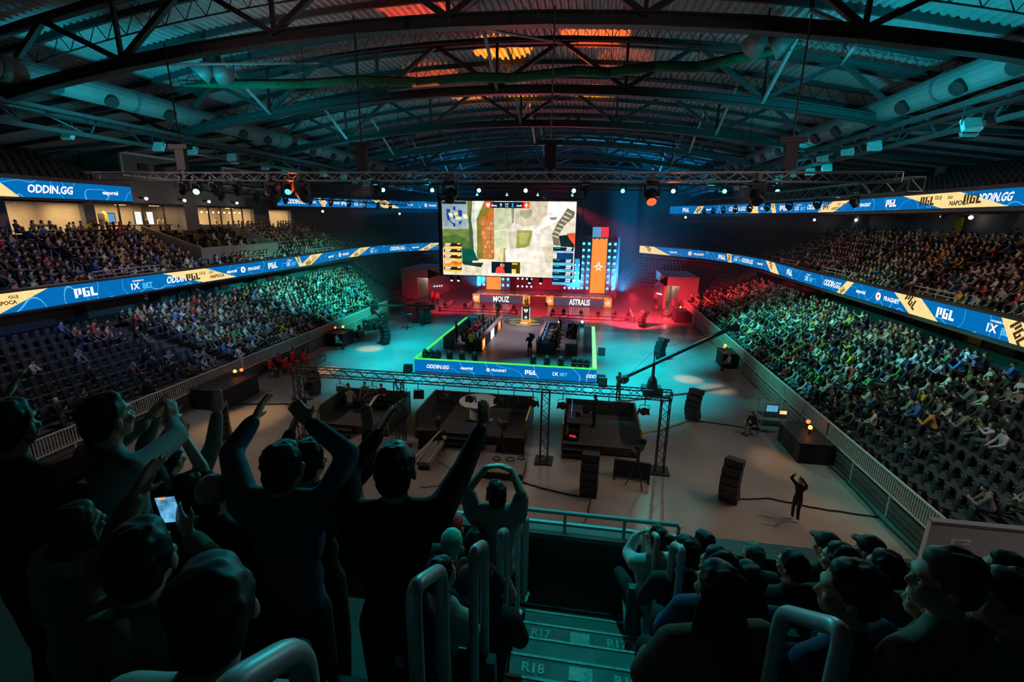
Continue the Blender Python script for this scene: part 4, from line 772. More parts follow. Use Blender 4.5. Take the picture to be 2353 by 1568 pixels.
# light towers with banner columns
for c, lab, fl in ((1.45, 'tall light tower with orange banner and white star emblem', star), (-12.6, 'light tower with orange banner half hidden behind the big screen', heart)):
    t = thing('light_tower', lab, 'tower', (c, 63.5, BZ))
    B(c-2.35, c+2.35, 63.7, 64.1, BZ, 8.6).build('back_wall', M['wall_dark'], t)
    B(c-.97, c+.97, 63.3, 63.65, BZ+.15, 8.3).build('banner_display', M['led_orange'], t)
    emblem(t, (c, 63.28, 4.7), 1.5, fl, 'led_white')
    B(c-1.0, c+.05, 63.25, 63.7, 8.45, 9.75).build('top_panel', M['lens_blue' if 0 else 'screen_blue'], t); B(c+.05, c+1.05, 63.24, 63.7, 8.45, 9.75).build('top_panel', M['led_red'], t)
    for k in range(3): MB().prism([(c-.95+k*.62, 63.24, 8.45), (c-.45+k*.62, 63.24, 8.45), (c-.7+k*.62, 63.24, 8.15)], (0, .1, 0)).build('pennant', M['maroon'], t)
    me = None
    for s in (-2.05, -1.35, 1.3, 2.0):
        B(c+s-.3, c+s+.3, 63.5, 63.7, BZ+.1, 8.0).build('lamp_batten', M['black'], t)
        for k in range(8):
            if me is None: me = MB().ball((0, 0, 0), (.17, .08, .17), 8, 6).mesh('lamp_eye'); me.materials.append(M['cyan_dot'])
            o = lnk(bpy.data.objects.new('lamp_eye', me), t); o.location = (s, -.06, .75+k*.83)
for i, (a, b_) in enumerate(((-9.6, -7.2), (-3.2, -.9))):
    t = thing('lamp_wall', ['low wall of pink lamps behind the stage steps, suite side', 'low wall of pink lamps behind the stage steps, far side'][i], 'lamp', ((a+b_)/2, 64, BZ))
    B(a, b_, 64.0, 64.3, BZ, 5.6).build('panel', M['wall_dark'], t); me = MB().ball((0, 0, 0), (.13, .07, .13), 8, 6).mesh('lamp_eye'); me.materials.append(M['pink_dot'])
    for q in range(4):
        for k in range(4): o = lnk(bpy.data.objects.new('lamp_eye', me), t); o.location = (a+.3+q*.62-(a+b_)/2, -.05, .6+k*1.05)
t = thing('stage_backdrop', 'tall maroon cloth backdrop behind the back stage', 'backdrop', (-5.6, 66, 0))
for k, (a, b_) in enumerate(((-15.5, -12), (-12, -9.6), (-9.6, -5.6), (-5.6, -1.6), (-1.6, 4.2))): B(a, b_, 66.2+.1*(k % 2), 66.4+.1*(k % 2), 0, 6.2 if k in (1, 2, 3) else 8.4).build('cloth_panel', M['maroon'], t)
for i, (tx, tz, pw, c) in enumerate(((-12.6, 4, 900, BLUE), (1.45, 4, 900, BLUE), (5, 2, 500, BLUE))): spot((tx*.9, 60, 1.3), (tx, 66, tz), pw, c, 80, 1, .2)
spot((-5.5, 61, 1.3), (-5.5, 66, 3), 700, (1, .1, .3), 90, 1, .2)
# low floor trusses in front of the back stage
def floor_frame(lab, xa, xb, y, bars):
    t = thing('floor_truss', lab, 'truss', ((xa+xb)/2, y, 0))
    for z in (.14, .48): MB().tube((xa, y, z), (xb, y, z), .05, 6).build('chord', M['truss_black'], t)
    n = int((xb-xa)/.8)
    for k in range(n+1): x = xa+(xb-xa)*k/n; MB().tube((x, y, .14), (x+(.4 if k < n else 0), y, .48), .025, 4).build('brace', M['truss_black'], t)
    for x in (xa, xb): B(x-.12, x+.12, y-.15, y+.15, 0, .62).build('foot', M['black'], t)
    for x, y1 in bars:
        for z in (.16, .42): MB().tube((x, y, z), (x, y1, z), .06, 6).build('side_bar', M['alu'], t)
        B(x-.1, x+.1, y1-.1, y1+.1, 0, .5).build('foot', M['black'], t)
floor_frame('low black floor truss with rails under the first team name', -16.8, -7.7, 52.3, ((-16.8, 58), (-14.2, 58), (-8.9, 57)))
floor_frame('low black floor truss with rails under the second team name', -3.7, 5.3, 51.0, ((5.3, 57.5), (-1.6, 56.5), (3.2, 55)))
for i, (x, y) in enumerate(((-16.1, 52.2), (-13.7, 52.2), (-11.5, 52.2), (-9.6, 52.2), (-8.0, 52.1), (-3.5, 50.9), (-2.3, 50.9), (-.4, 50.9), (1.4, 50.9), (3.2, 50.9), (4.6, 50.9), (-7.2, 57.8), (-4.8, 57.6))):
    moving_head('dark moving head lamp on the low floor truss, %s of the row' % ordn[i], (x, y, .53 if i < 11 else 0), False, (x, y-5, 6), None, 1.0, 'lamps on the low floor trusses')

# ---------------------------------------------------------------- centre stage
CX0, CX1, CY0, CY1, CZ = -11.75, .97, 30.55, 45.2, .95
cs = thing('centre_stage', 'square player stage with blue display skirt and green lit edge', 'stage', (AX, 38, 0))
B(CX0, CX1, CY0, CY1-1.6, 0, CZ).build('deck', M['stage_deck'], cs); B(-11.9, -2.6, CY1-1.6, 47.2, 0, CZ-.004).build('deck', M['stage_deck'], cs)
for k in range(4): B(CX0+k*3.18, CX0+(k+1)*3.18, CY0-.08, CY0, .04, CZ-.03).build('skirt_display', M['led_blue'], cs)
B(CX0, CX1, CY0-.09, CY0+.1, CZ-.03, CZ+.03).build('edge_strip', M['green_strip'], cs); B(CX0-.08, CX0+.16, CY0, CY1, CZ-.03, CZ+.03).build('edge_strip', M['green_strip'], cs); B(CX1-.28, CX1+.02, CY0+.1, CY1-1.6, CZ-.02, CZ+.03).build('edge_strip', M['pale_strip'], cs)
B(.0, .7, CY0+.6, CY1-1.7, CZ, CZ+.012).build('floor_panel', M['teal_panel'], cs)
for x0, x1 in ((-8.3, -5.9), (-4.3, -2.7)): B(x0, x1, 47.15, 47.3, CZ, CZ+.06).build('edge_trim', M['silver_trim'], cs)
for s_, x, h, kind in (('ODDIN.GG', -10.05, .3, 'o'), ('esportal', -7.95, .27, 'e'), ('FRAGNET', -5.65, .19, 'f'), ('#block', -3.45, .32, 'p'), ('1X', -1.75, .26, 'x'), ('BET', -1.2, .24, 'b'), ('ODD', .63, .26, 'o')):
    flat_text('lettering', s_, M['led_sky' if kind == 'b' else 'led_white'], cs, (x, CY0-.095, .46), (1, 0, 0), (0, 0, 1), h, wscale=.85 if kind == 'o' else 1, slant=.2 if kind == 'o' else 0)
MB().prism([(-6.42+.13*math.cos(2*PI*i/12), CY0-.09, .46+.13*math.sin(2*PI*i/12)) for i in range(12)], (0, -.006, 0)).build('emblem', M['led_white'], cs); MB().prism([(-6.42+.08*math.cos(2*PI*i/3), CY0-.1, .46+.08*math.sin(2*PI*i/3)) for i in range(3)], (0, -.006, 0)).build('emblem', M['led_red'], cs)
for i, x in enumerate((-11.08, -10.6, -10.15, -9.3, -8.4, -7.48, -3.35, -2.4, -1.46, -.55, -.12, .32)):
    moving_head('dark moving head lamp on the front edge of the player stage, %s along' % ordn[i], (x, 30.95, CZ+.02), False, (x, 26, 6), None, .95, 'lamps along the player stage edge')
for i, (x, y) in enumerate(((-2.3, 43.2), (-.2, 43.6))): moving_head('lamp with cyan beam at the back corner of the player stage, %s one' % ordn[i], (x, y, CZ), False, (x, 36, 4), M['lens_cyan'], .9)
for i, (x, y) in enumerate(((-12.2, 30.3), (1.4, 30.0), (1.5, 37.5), (1.3, 30.6))): 
    t = thing('stage_monitor', 'small black wedge loudspeaker on the floor by the player stage, %s corner' % ordn[i], 'loudspeaker', (x, y, 0)); MB().prism([(x-.28, y-.25, 0), (x-.28, y+.25, 0), (x-.28, y+.2, .55), (x-.28, y-.05, .55)], (.56, 0, 0)).build('cabinet', M['black'], t); MB().prism([(x-.24, y-.27, .05), (x-.24, y-.08, .5), (x-.24, y-.06, .5), (x-.24, y-.24, .05)], (.48, 0, 0)).build('grille', M['dark_steel'], t)
# trophy on its plinth, painted ring on the deck
t = thing('trophy_plinth', 'black trophy plinth with two white emblems and an orange foot', 'plinth', (-5.6, 44.4, CZ))
B(-5.98, -5.2, 44.1, 44.7, CZ+.3, CZ+1.5).build('column', M['black'], t); B(-6.05, -5.13, 44.05, 44.75, CZ, CZ+.3).build('foot', M['led_orange'], t); B(-5.99, -5.93, 44.08, 44.12, CZ+.3, CZ+1.5).build('lit_edge', M['led_white'], t); B(-5.25, -5.19, 44.08, 44.12, CZ+.3, CZ+1.5).build('lit_edge', M['led_white'], t)
emblem(t, (-5.59, 44.09, CZ+1.16), .5, heart, 'led_white'); emblem(t, (-5.59, 44.09, CZ+.52), .44, star, 'led_white')
t = thing('trophy', 'golden trophy standing on the black plinth', 'trophy', (-5.59, 44.4, CZ+1.5)); MB().lathe((-5.59, 44.4, CZ+1.5), [(.2, 0), (.2, .08), (.08, .16)], 12).build('base', M['gold'], t); MB().lathe((-5.59, 44.4, CZ+1.66), [(.08, 0), (.2, .3), (.22, .55), (.12, .75), (.02, .8)], 12).build('cup', M['gold'], t, smooth=True)
t = thing('floor_disc', 'round white disc lying in front of the trophy plinth', 'disc', (-5.7, 43.6, CZ)); MB().lathe((-5.7, 43.6, CZ+.012), [(.42, 0), (.42, .03), (.38, .045)], 20).build('disc', M['white'], t)
t = thing('floor_mural', 'round patch of yellow scribbled strokes painted on the stage deck', 'floor graphic', (-5.7, 44.3, CZ)); rs = random.Random(5)
MB().lathe((-5.7, 44.4, CZ+.004), [(2.05, 0), (2.05, .004)], 28).build('ground', M['carpet'], t)
for k in range(34):
    y = 44.4+rs.uniform(-1.9, 1.9); w = math.sqrt(max(.05, 2.0**2-(y-44.4)**2)); x = -5.7+rs.uniform(-w, w*.3); L_ = rs.uniform(.5, 1.6); a = rs.uniform(-.12, .2)
    MB().prism([(x, y, CZ+.009), (min(x+L_, -5.7+w), y+a, CZ+.009), (min(x+L_, -5.7+w), y+a+.07, CZ+.009), (x, y+.09, CZ+.009)], (0, 0, .004)).build('stroke', M['scuff'], t)
# player booths: low walls, long desk, monitors, chairs
def booth(lab, walls, ledge=None, led=None):
    t = thing('player_booth', lab, 'booth', (walls[0][0], walls[0][2], CZ))
    for x0, x1, y0, y1, h in walls: B(x0, x1, y0, y1, CZ, CZ+h).build('wall_panel', M['teal_panel'], t); B(x0-.015, x1+.015, y0-.015, y1+.015, CZ+h, CZ+h+.025).build('cap', M['steel'], t)
    if ledge: B(*ledge).build('ledge', M['ledge'], t)
    return t
bl = booth('dark desk booth on the suite side of the player stage, lit emblem boards outside', ((-8.75, -7.5, 33.2, 33.35, .9), (-7.65, -7.5, 33.35, 41.6, .93), (-10.5, -9.65, 33.35, 33.5, .9), (-10.52, -10.4, 33.5, 41.0, .9), (-10.5, -9.6, 40.9, 41.0, .9)), (-7.72, -7.38, 33.2, 41.7, CZ+.95, CZ+1.02))
for y0, y1, m_ in ((33.45, 34.3, 'led_orange'), (36.6, 37.9, 'led_white'), (39.8, 40.9, 'led_orange')): B(-7.49, -7.46, y0, y1, CZ+.06, CZ+.9).build('emblem_board', M[m_], bl)
emblem(bl, (-7.455, 33.87, CZ+.5), .6, heart, 'led_white', (0, 1, 0), (0, 0, 1), (1, 0, 0)); emblem(bl, (-7.455, 40.35, CZ+.5), .6, heart, 'led_white', (0, 1, 0), (0, 0, 1), (1, 0, 0))
br = booth('dark desk booth in the middle of the player stage with wooden seats inside', ((-3.4, -2.05, 33.35, 33.5, .86), (-3.42, -3.28, 33.5, 40.4, .88), (-3.3, -2.0, 40.3, 40.45, .88)), (-3.46, -3.24, 33.3, 40.5, CZ+.89, CZ+.95))
for y0, y1 in ((34.2, 35.2), (38.6, 39.6)): B(-3.45, -3.42, y0, y1, CZ+.06, CZ+.8).build('emblem_board', M['led_orange'], br)
b3 = booth('narrow dark coach booth at the outer edge of the player stage', ((-1.3, -.4, 33.4, 33.55, .86), (-.52, -.4, 33.55, 40.4, .88), (-1.4, -.4, 40.3, 40.42, .88)))
for d in (1,): spot((-6.8, 34, CZ+1.2), (-6.4, 33.7, CZ), 14, (1, .2, .08), 120, 1, .1); spot((-6.8, 40.5, CZ+1.2), (-6.4, 40.4, CZ), 14, (1, .2, .08), 120, 1, .1)
t = thing('player_desk', 'long black desk with five monitors in the suite side booth', 'desk', (-8.05, 37.3, CZ)); B(-8.6, -7.7, 33.6, 41.3, CZ+.7, CZ+.75).build('desk_top', M['black'], t)
for y in (33.8, 37.4, 41.1): B(-8.5, -7.8, y-.04, y+.04, CZ, CZ+.7).build('leg', M['black'], t)
t2 = thing('player_desk', 'long black desk with five glowing monitors in the middle booth', 'desk', (-2.9, 36.9, CZ)); B(-3.25, -2.5, 33.6, 40.2, CZ+.7, CZ+.75).build('desk_top', M['black'], t2)
for y in (33.8, 36.9, 40.0): B(-3.2, -2.6, y-.04, y+.04, CZ, CZ+.7).build('leg', M['black'], t2)
PY = [34.4, 35.9, 37.4, 38.9, 40.4]; PY2 = [34.3, 35.6, 36.9, 38.2, 39.5]
for side, ys, mx, kx in ((0, PY, -7.95, -8.35), (1, PY2, -3.08, -2.7)):
    wh = ('suite side booth', 'middle booth')[side]; sg = 1 if side == 0 else -1
    for i, y in enumerate(ys):
        s = thing('monitor', '%s thin monitor from the camera on the %s desk' % (ordn[i], wh), 'monitor', (mx, y, CZ+.75), group='player monitors')
        B(mx-.02, mx+.02, y-.3, y+.3, CZ+.86, CZ+1.2).build('panel', M['black'], s); B(mx-.05*sg-.012, mx-.05*sg+.012, y-.28, y+.28, CZ+.88, CZ+1.18).build('screen', M['screen_blue'], s); B(mx-.08, mx+.08, y-.1, y+.1, CZ+.75, CZ+.77).build('foot', M['steel'], s); B(mx-.02, mx+.02, y-.03, y+.03, CZ+.77, CZ+.88).build('stem', M['steel'], s)
        s = thing('keyboard', '%s pale keyboard from the camera on the %s desk' % (ordn[i], wh), 'keyboard', (kx, y, CZ+.75), group='player keyboards'); B(kx-.09, kx+.09, y-.22, y+.22, CZ+.752, CZ+.775).build('case', M['white'], s); B(kx-.075, kx+.075, y-.2, y+.2, CZ+.775, CZ+.785).build('keys', M['steel'], s)
def office_chair(lab, x, y, rz, z, group, m='black'):
    t = thing('gaming_chair', lab, 'chair', (x, y, z), rz, group)
    for nm, mb in (('seat', B(-.26, .26, -.26, .26, .44, .54)), ('backrest', MB().cbox((0, -.28, .86), (.5, .1, .75), 0, .15)), ('stem', MB().tube((0, 0, .1), (0, 0, .45), .035, 6)), ('base', MB().bar((-.28, 0, .07), (.28, 0, .07), .06, .05).bar((0, -.28, .07), (0, .28, .07), .06, .05)), ('armrest', B(-.34, -.28, -.15, .18, .66, .71)), ('armrest', B(.28, .34, -.15, .18, .66, .71))):
        me = mb.mesh(nm); me.materials.append(M[m if nm in ('seat', 'backrest') else 'black']); lnk(bpy.data.objects.new(nm, me), t)
    for a in range(4): me = MB().ball((.28*math.cos(a*PI/2), .28*math.sin(a*PI/2), .045), .045, 6, 4).mesh('caster'); me.materials.append(M['black']); lnk(bpy.data.objects.new('caster', me), t)
    return t
for i, y in enumerate(PY): office_chair('black gaming chair under the %s player of the suite side booth' % ordn[i], -9.0, y, -PI/2, CZ, 'player chairs')
for i, y in enumerate(PY2): office_chair('tan backed gaming chair under the %s player of the middle booth' % ordn[i], -2.05, y, PI/2, CZ, 'player chairs', 'wood')
office_chair('black chair under the coach in the narrow booth', -.95, 38.6, PI/2, CZ, 'player chairs')
# ================================================================ barriers along the floor
def picket_mesh(h): 
    me = B(-.012, .012, -.02, .02, 0, h).mesh('picket'); me.materials.append(M['white_rail']); return me
def barrier(x, sg, y0, yp, y1, lab):
    """sg: +1 crowd lies at larger x. pickets from y0 to yp, solid panels beyond"""
    t = thing('floor_barrier', lab, 'barrier', (x, (y0+y1)/2, 0)); n = int(round((y1-y0)/2.5)); st = (y1-y0)/n
    for k in range(n):
        a, b_ = y0+k*st, y0+(k+1)*st
        for j in range(3): B(min(x, x-sg*.06), max(x, x-sg*.06), a+.06, b_-.06, .08+j*.25, .27+j*.25).build('slat' if a < yp else 'lower_panel', M['louvre' if a < yp else 'panel'], t)
        B(x-.05, x+.05, a-.05, a+.05, 0, .9).build('post', M['rail'], t)
        B(x-.03, x+.03, a, b_, .86, .92).build('bottom_rail', M['white_rail'], t); B(x-.035, x+.035, a, b_, 1.62, 1.68).build('top_rail', M['white_rail'], t)
        if a >= yp: B(x-.02, x+.02, a+.02, b_-.02, .92, 1.62).build('panel', M['panel'], t)
    pm = picket_mesh(.7)
    for y in np.arange(y0+.1, y0+math.ceil((yp-y0)/st)*st-.05, .125): o = lnk(bpy.data.objects.new('picket', pm), t); o.location = (0, float(y)-(y0+y1)/2, .92)
    B(min(x+sg*.1, x+sg*.45), max(x+sg*.1, x+sg*.45), y0, y1, 0, .9).build('kerb', M['dark_concrete'], t)
    return t
barrier(11.5, 1, 14.9, 21.5, 57.5, 'long grey barrier with slatted base along the far side stand')
barrier(-21.75, -1, 13.0, 31.5, 49, 'long grey barrier with slatted base along the suite side stand')
t = thing('barrier_end', 'slanted white end post of the far side barrier', 'post', (11.5, 14.8, 0)); MB().bar((11.5, 14.85, 1.66), (11.5, 14.95, .8), .05, .08).build('post', M['white_rail'], t)
t = thing('barrier_post', 'broad white post standing in the suite side barrier', 'post', (-21.7, 25.9, 0)); B(-21.78, -21.62, 25.8, 26.0, .85, 1.9).build('post', M['white_rail'], t)
# end wall with its small sticker
t = thing('stand_end_wall', 'plain grey end wall of the far side stand with a white sticker', 'wall', (16, 14.9, 0))
B(11.0, 20.3, 14.7, 14.88, 0, 1.62).build('panel', M['end_wall'], t); B(11.0, 20.3, 14.66, 14.9, 1.62, 1.68).build('cap', M['panel'], t)
B(11.65, 12.2, 14.68, 14.7, .93, 1.12).build('sticker', M['sign_white'], t)
for k in range(3): B(11.75, 12.08-.06*k, 14.676, 14.681, 1.06-.045*k, 1.075-.045*k).build('red_line', M['red'], t)
# ---------------------------------------------------------------- speakers on the floor
def speaker_proto():
    t = thing('floor_loudspeaker', None, 'loudspeaker'); 
    for k in range(6):
        a = .19-.076*k; y = .27*((k-2.5)/2.5)**2-.1
        me = MB().cbox((0, y+.1*(k/5), .17+k*.285), (.66, .56, .275), 0, a).mesh('cabinet'); me.materials.append(M['black']); lnk(bpy.data.objects.new('cabinet', me), t)
        me = MB().cbox((0, y+.1*(k/5)-.285*math.cos(a), .17+k*.285-.285*math.sin(a)), (.6, .02, .23), 0, a).mesh('grille'); me.materials.append(M['dark_steel']); lnk(bpy.data.objects.new('grille', me), t)
        for s in (-1, 1):
            me = MB().tube((s*.34, y+.15, .17+k*.285-.05), (s*.34, y+.15, .17+k*.285+.1), .018, 5).mesh('handle'); me.materials.append(M['steel']); lnk(bpy.data.objects.new('handle', me), t)
    return t
sp0 = speaker_proto(); i = 0
for x, y, rz, lab in ((5.9, 17.4, -.5, 'tall curved black loudspeaker stack nearest the man filming on the floor'), (6.1, 25.3, -.6, 'curved loudspeaker stack beside the right end of the studio truss'), (6.0, 37, -.9, 'curved loudspeaker stack behind the camera crane'), (5.8, 48.6, -1.0, 'curved loudspeaker stack in the red light near the back stage'),
                      (-16.8, 37, 1.0, 'curved loudspeaker stack between the player stage and the suite side barrier'), (-16, 45.5, 1.0, 'curved loudspeaker stack by the crane camera on the suite side'), (.5, 16.8, -.1, 'straight loudspeaker stack in front of the last studio platform'), (-16.1, 24.9, .9, 'loudspeaker stack behind the first tower of the studio truss'), (-17.1, 18.6, .6, 'loudspeaker stack in the yellow light beyond the cheering fans')):
    s = sp0 if i == 0 else copy_tree(sp0); i += 1
    s.location = (x, y, 0); s.rotation_euler = (0, 0, rz); s['label'] = lab; s['group'] = 'loudspeaker stacks on the floor'
# ---------------------------------------------------------------- studio truss and platforms
for i, x in enumerate((-13.25, -8.25, -1.5, 3.55)):
    box_truss('truss_tower', 'upright black truss tower of the studio frame, %s of four' % ordn[i], (x, 19.3, .08), (x, 19.3, 3.35), .34, M['truss_black'], .36, .026)
    o = thing('tower_base', 'square black foot plate under the %s studio tower' % ordn[i], 'base plate', (x, 19.3, 0)); B(x-.4, x+.4, 18.9, 19.7, 0, .07).build('plate', M['black'], o); B(x-.2, x+.2, 19.1, 19.5, .07, .1).build('coupler', M['dark_steel'], o)
box_truss('studio_truss', 'long black box truss over the studio platforms with hung lamps', (-13.45, 19.3, 3.55), (3.75, 19.3, 3.55), .36, M['truss_black'], .38, .026)
box_truss('studio_truss', 'short black truss returning from the first studio tower', (-13.25, 19.5, 3.55), (-13.25, 21.5, 3.55), .3, M['truss_black'], .36, .022)
for i, (x, kind) in enumerate(((-12.7, 1), (-11.1, 0), (-9.5, 0), (-8.05, 0), (-7.3, 1), (-6.1, 0), (-4.9, 0), (-3.6, 0), (-2.9, 1), (-2.05, 0), (-.75, 0), (1.2, 0), (2.7, 0))):
    t = thing('studio_lamp', '%s under the studio truss, %s from the suite side' % (('round barn door lamp', 'square panel lamp')[kind], ordn[i]), 'lamp', (x, 19.25, 3.3), group='lamps under the studio truss')
    MB().tube((x, 19.25, 3.38), (x, 19.25, 3.05), .02, 5).build('hanger', M['steel'], t); MB().tube((x-.2, 19.25, 2.75), (x-.2, 19.25, 3.05), .015, 4).tube((x+.2, 19.25, 2.75), (x+.2, 19.25, 3.05), .015, 4).tube((x-.2, 19.25, 3.05), (x+.2, 19.25, 3.05), .015, 4).build('yoke', M['steel'], t)
    if kind == 0:
        MB().tube((x, 19.1, 2.85), (x, 19.45, 2.68), .15, 10, .17).build('housing', M['black'], t)
        for s in (-1, 1): MB().cbox((x+s*.19, 19.55, 2.64), (.02, .2, .28), s*.5, -.4).build('barn_door', M['black'], t)
        MB().tube((x, 19.45, 2.68), (x, 19.455, 2.677), .13, 10).build('lens', M['dark_steel'], t)
    else: MB().cbox((x, 19.3, 2.78), (.46, .1, .4), .2, -.4).build('housing', M['black'], t); MB().cbox((x+.01, 19.36, 2.76), (.4, .02, .34), .2, -.4).build('diffuser', M['dark_steel'], t)
def pod(lab, x0, x1, y0, y1, sx0, sx1):
    t = thing('studio_platform', lab, 'platform', ((x0+x1)/2, (y0+y1)/2, 0)); z = .46
    B(x0, x1, y0, y1, .1, z).build('deck', M['carpet'], t); B(x0+.02, x1-.02, y0+.02, y1, 0, .1).build('skirt', M['black'], t)
    for a, b_, c, d in ((x0-.06, x0, y0+.3, y1), (x1, x1+.06, y0+.3, y1), (x0, x1, y1-.06, y1)): B(a, b_, c, d, .0, 1.25).build('wall_panel', M['teal_panel'], t)
    for x in (x0-.03, x1+.03):
        B(x-.035, x+.035, y0+.3, y1, 1.25, 1.29).build('edge_trim', M['brass'], t); MB().bar((x, y0+.3, 1.27), (x, y0+.1, .95), .07, .05).bar((x, y0+.1, .95), (x, y0+.1, .1), .07, .05).build('edge_trim', M['brass'], t)
    B(sx0, sx1, y0-.3, y0, .16, .31).build('step', M['black'], t); B(sx0, sx1, y0-.6, y0-.3, 0, .16).build('step', M['black'], t); B(sx0, sx1, y0-.03, y0+.02, z, z+.02).build('step_nosing', M['steel'], t); B(sx0, sx1, y0-.33, y0-.28, .31, .325).build('step_nosing', M['steel'], t)
    return t
pod('first studio platform with a low table and seated people inside', -13.1, -9.4, 20.3, 23.4, -13.0, -11.2)
pod('middle studio platform with a round white presenter table', -8.0, -2.55, 20.4, 24.0, -6.6, -4.4)
pod('last studio platform with a dark gaming desk near its wall', -.72, 2.8, 20.3, 24.1, -.7, 1.0)
t = thing('presenter_table', 'round white table on a lit pedestal in the middle studio platform', 'table', (-5.2, 22.3, .46)); MB().lathe((-5.2, 22.3, 1.42), [(1.0, 0), (1.02, .03), (1.0, .06)], 24).build('table_top', M['table_top'], t); MB().lathe((-5.2, 22.3, .56), [(.5, 0), (.46, .86)], 14).build('pedestal', M['table_top'], t); B(-5.8, -4.6, 21.8, 22.8, .46, .56).build('plinth', M['black'], t)
spot((-5.2, 21.2, 1.6), (-5.0, 20.9, .46), 6, (.15, .15, 1), 110, 1, .1)
t = thing('gaming_desk', 'black gaming desk with a red glowing computer on the last studio platform', 'desk', (-.2, 22, .46)); B(-.6, .15, 21.0, 23.4, 1.16, 1.21).build('desk_top', M['black'], t)
for y in (21.1, 23.3): B(-.5, .05, y-.05, y+.05, .46, 1.16).build('leg', M['black'], t)
t = thing('computer_tower', 'black computer case with red glowing letters beside the gaming desk', 'computer', (-.2, 20.9, .46)); B(-.5, 0, 20.6, 20.95, .46, .95).build('case', M['black'], t); flat_text('lettering', '#block', M['led_red'], t, (-.25, 20.59, .72), (1, 0, 0), (0, 0, 1), .13)
for i, (x, y) in enumerate(((-.42, 21.6), (-.42, 22.5))):
    t = thing('monitor', '%s on the gaming desk of the last studio platform' % ('near dark monitor', 'farther dark monitor')[i], 'monitor', (x, y, 1.21)); B(x-.02, x+.02, y-.33, y+.33, 1.32, 1.72).build('panel', M['black'], t); B(x+.02, x+.03, y-.31, y+.31, 1.34, 1.7).build('screen', M['screen_blue'], t); B(x-.1, x+.1, y-.12, y+.12, 1.21, 1.23).build('foot', M['steel'], t); B(x-.02, x+.02, y-.03, y+.03, 1.23, 1.34).build('stem', M['steel'], t)
t = thing('console_box', 'red lit console box on the gaming desk', 'computer', (-.1, 22.0, 1.21)); B(-.2, .08, 21.95, 22.2, 1.21, 1.38).build('case', M['black'], t); B(.08, .09, 21.98, 22.17, 1.24, 1.35).build('glow_face', M['led_red'], t)
t = thing('low_table', 'small dark table among the seated people on the first studio platform', 'table', (-11.6, 22.4, .46)); B(-12.2, -10.9, 22.1, 22.9, 1.0, 1.04).build('table_top', M['black'], t)
for x in (-12.1, -11.0):
    for y in (22.2, 22.8): B(x-.03, x+.03, y-.03, y+.03, .46, 1.0).build('leg', M['black'], t)
t = thing('white_board', 'narrow white reflector board leaning on the first studio platform', 'board', (-10.9, 21.7, .46)); MB().prism([(-11.35, 21.5, .47), (-11.2, 21.5, .47), (-10.6, 22.1, 1.5), (-10.75, 22.1, 1.5)], (0, .04, 0)).build('board', M['white'], t)
# ---------------------------------------------------------------- cameras, cranes, carts
def tripod_camera(lab, x, y, h=1.5, rz=0, z=0, group=None):
    t = thing('television_camera', lab, 'camera', (x, y, z), rz, group)
    def add(nm, mb, m='black'): me = mb.mesh(nm); me.materials.append(M[m]); lnk(bpy.data.objects.new(nm, me), t)
    for a in range(3): add('leg', MB().tube((.42*math.cos(a*2.094+.5), .42*math.sin(a*2.094+.5), .02), (0, 0, h-.25), .025, 5, .03))
    add('column', MB().tube((0, 0, h-.45), (0, 0, h), .05, 8), 'dark_steel'); add('body', B(-.11, .11, -.25, .25, h, h+.26)); add('lens', MB().tube((0, .25, h+.13), (0, .62, h+.13), .08, 10, .1), 'black_gloss'); add('viewfinder', B(-.14, .14, -.35, -.22, h+.22, h+.42)); add('pan_bar', MB().tube((.08, -.1, h), (.22, -.6, h-.12), .014, 5), 'steel')
    return t
tripod_camera('television camera on a tripod in front of the dark floor monitor', 2.45, 17.9, 1.6, 2.6); tripod_camera('television camera on its stand by the round studio table steps', -3.4, 19.2, 1.5, .5); tripod_camera('camera rig on the rail cart before the middle platform', -6.45, 19.4, 1.3, .3); tripod_camera('camera on a pedestal near the suite side, dark against the cyan floor', -17.2, 42.6, 1.4, -1.2); tripod_camera('tripod camera beside the first studio tower with a white light', -13.9, 20.2, 1.5, -.6)
def floor_monitor(lab, x, y, rz, w=1.2):
    t = thing('floor_monitor', lab, 'monitor', (x, y, 0), rz)
    for nm, mb, m_ in (('cabinet', MB().cbox((0, 0, .42), (w, .16, .72), 0, -.18), 'black'), ('bezel', MB().cbox((0, .085, .43), (w-.06, .03, .66), 0, -.18), 'black_gloss'), ('foot', B(-w/2, -w/2+.1, -.3, .3, 0, .08), 'dark_steel'), ('foot', B(w/2-.1, w/2, -.3, .3, 0, .08), 'dark_steel')): me = mb.mesh(nm); me.materials.append(M[m_]); lnk(bpy.data.objects.new(nm, me), t)
floor_monitor('wide dark floor monitor beside the last truss tower', 2.3, 18.5, -.1, 1.5); floor_monitor('dark floor monitor at the corner of the middle platform', -3.1, 19.75, .1, 1.3); floor_monitor('dark floor monitor beside the steps of the middle platform', -6.9, 19.8, .2, 1.3)
t = thing('work_platform', 'low grey topped platform with coiled cables on it', 'platform', (-3.1, 18, 0)); B(-4.05, -2.2, 17.35, 18.95, .3, .36).build('top', M['panel'], t); B(-4.03, -2.22, 17.37, 18.93, .05, .3).build('skirt', M['black'], t)
for c, r_ in (((-2.9, 18.5), .2), ((-2.45, 18.7), .16), ((-3.5, 18.45), .18)):
    o = thing('cable_coil', 'black cable coil on the grey platform, %s' % {.2: 'largest', .16: 'smallest', .18: 'the one by the camera stand'}[r_], 'cable', (c[0], c[1], .36)); mb = MB()
    for q in range(2): mb.path([(c[0]+(r_-q*.03)*math.cos(a*.4), c[1]+(r_-q*.03)*math.sin(a*.4), .375+.02*q) for a in range(17)], .012, 4)
    mb.build('loop', M['cable'], o)
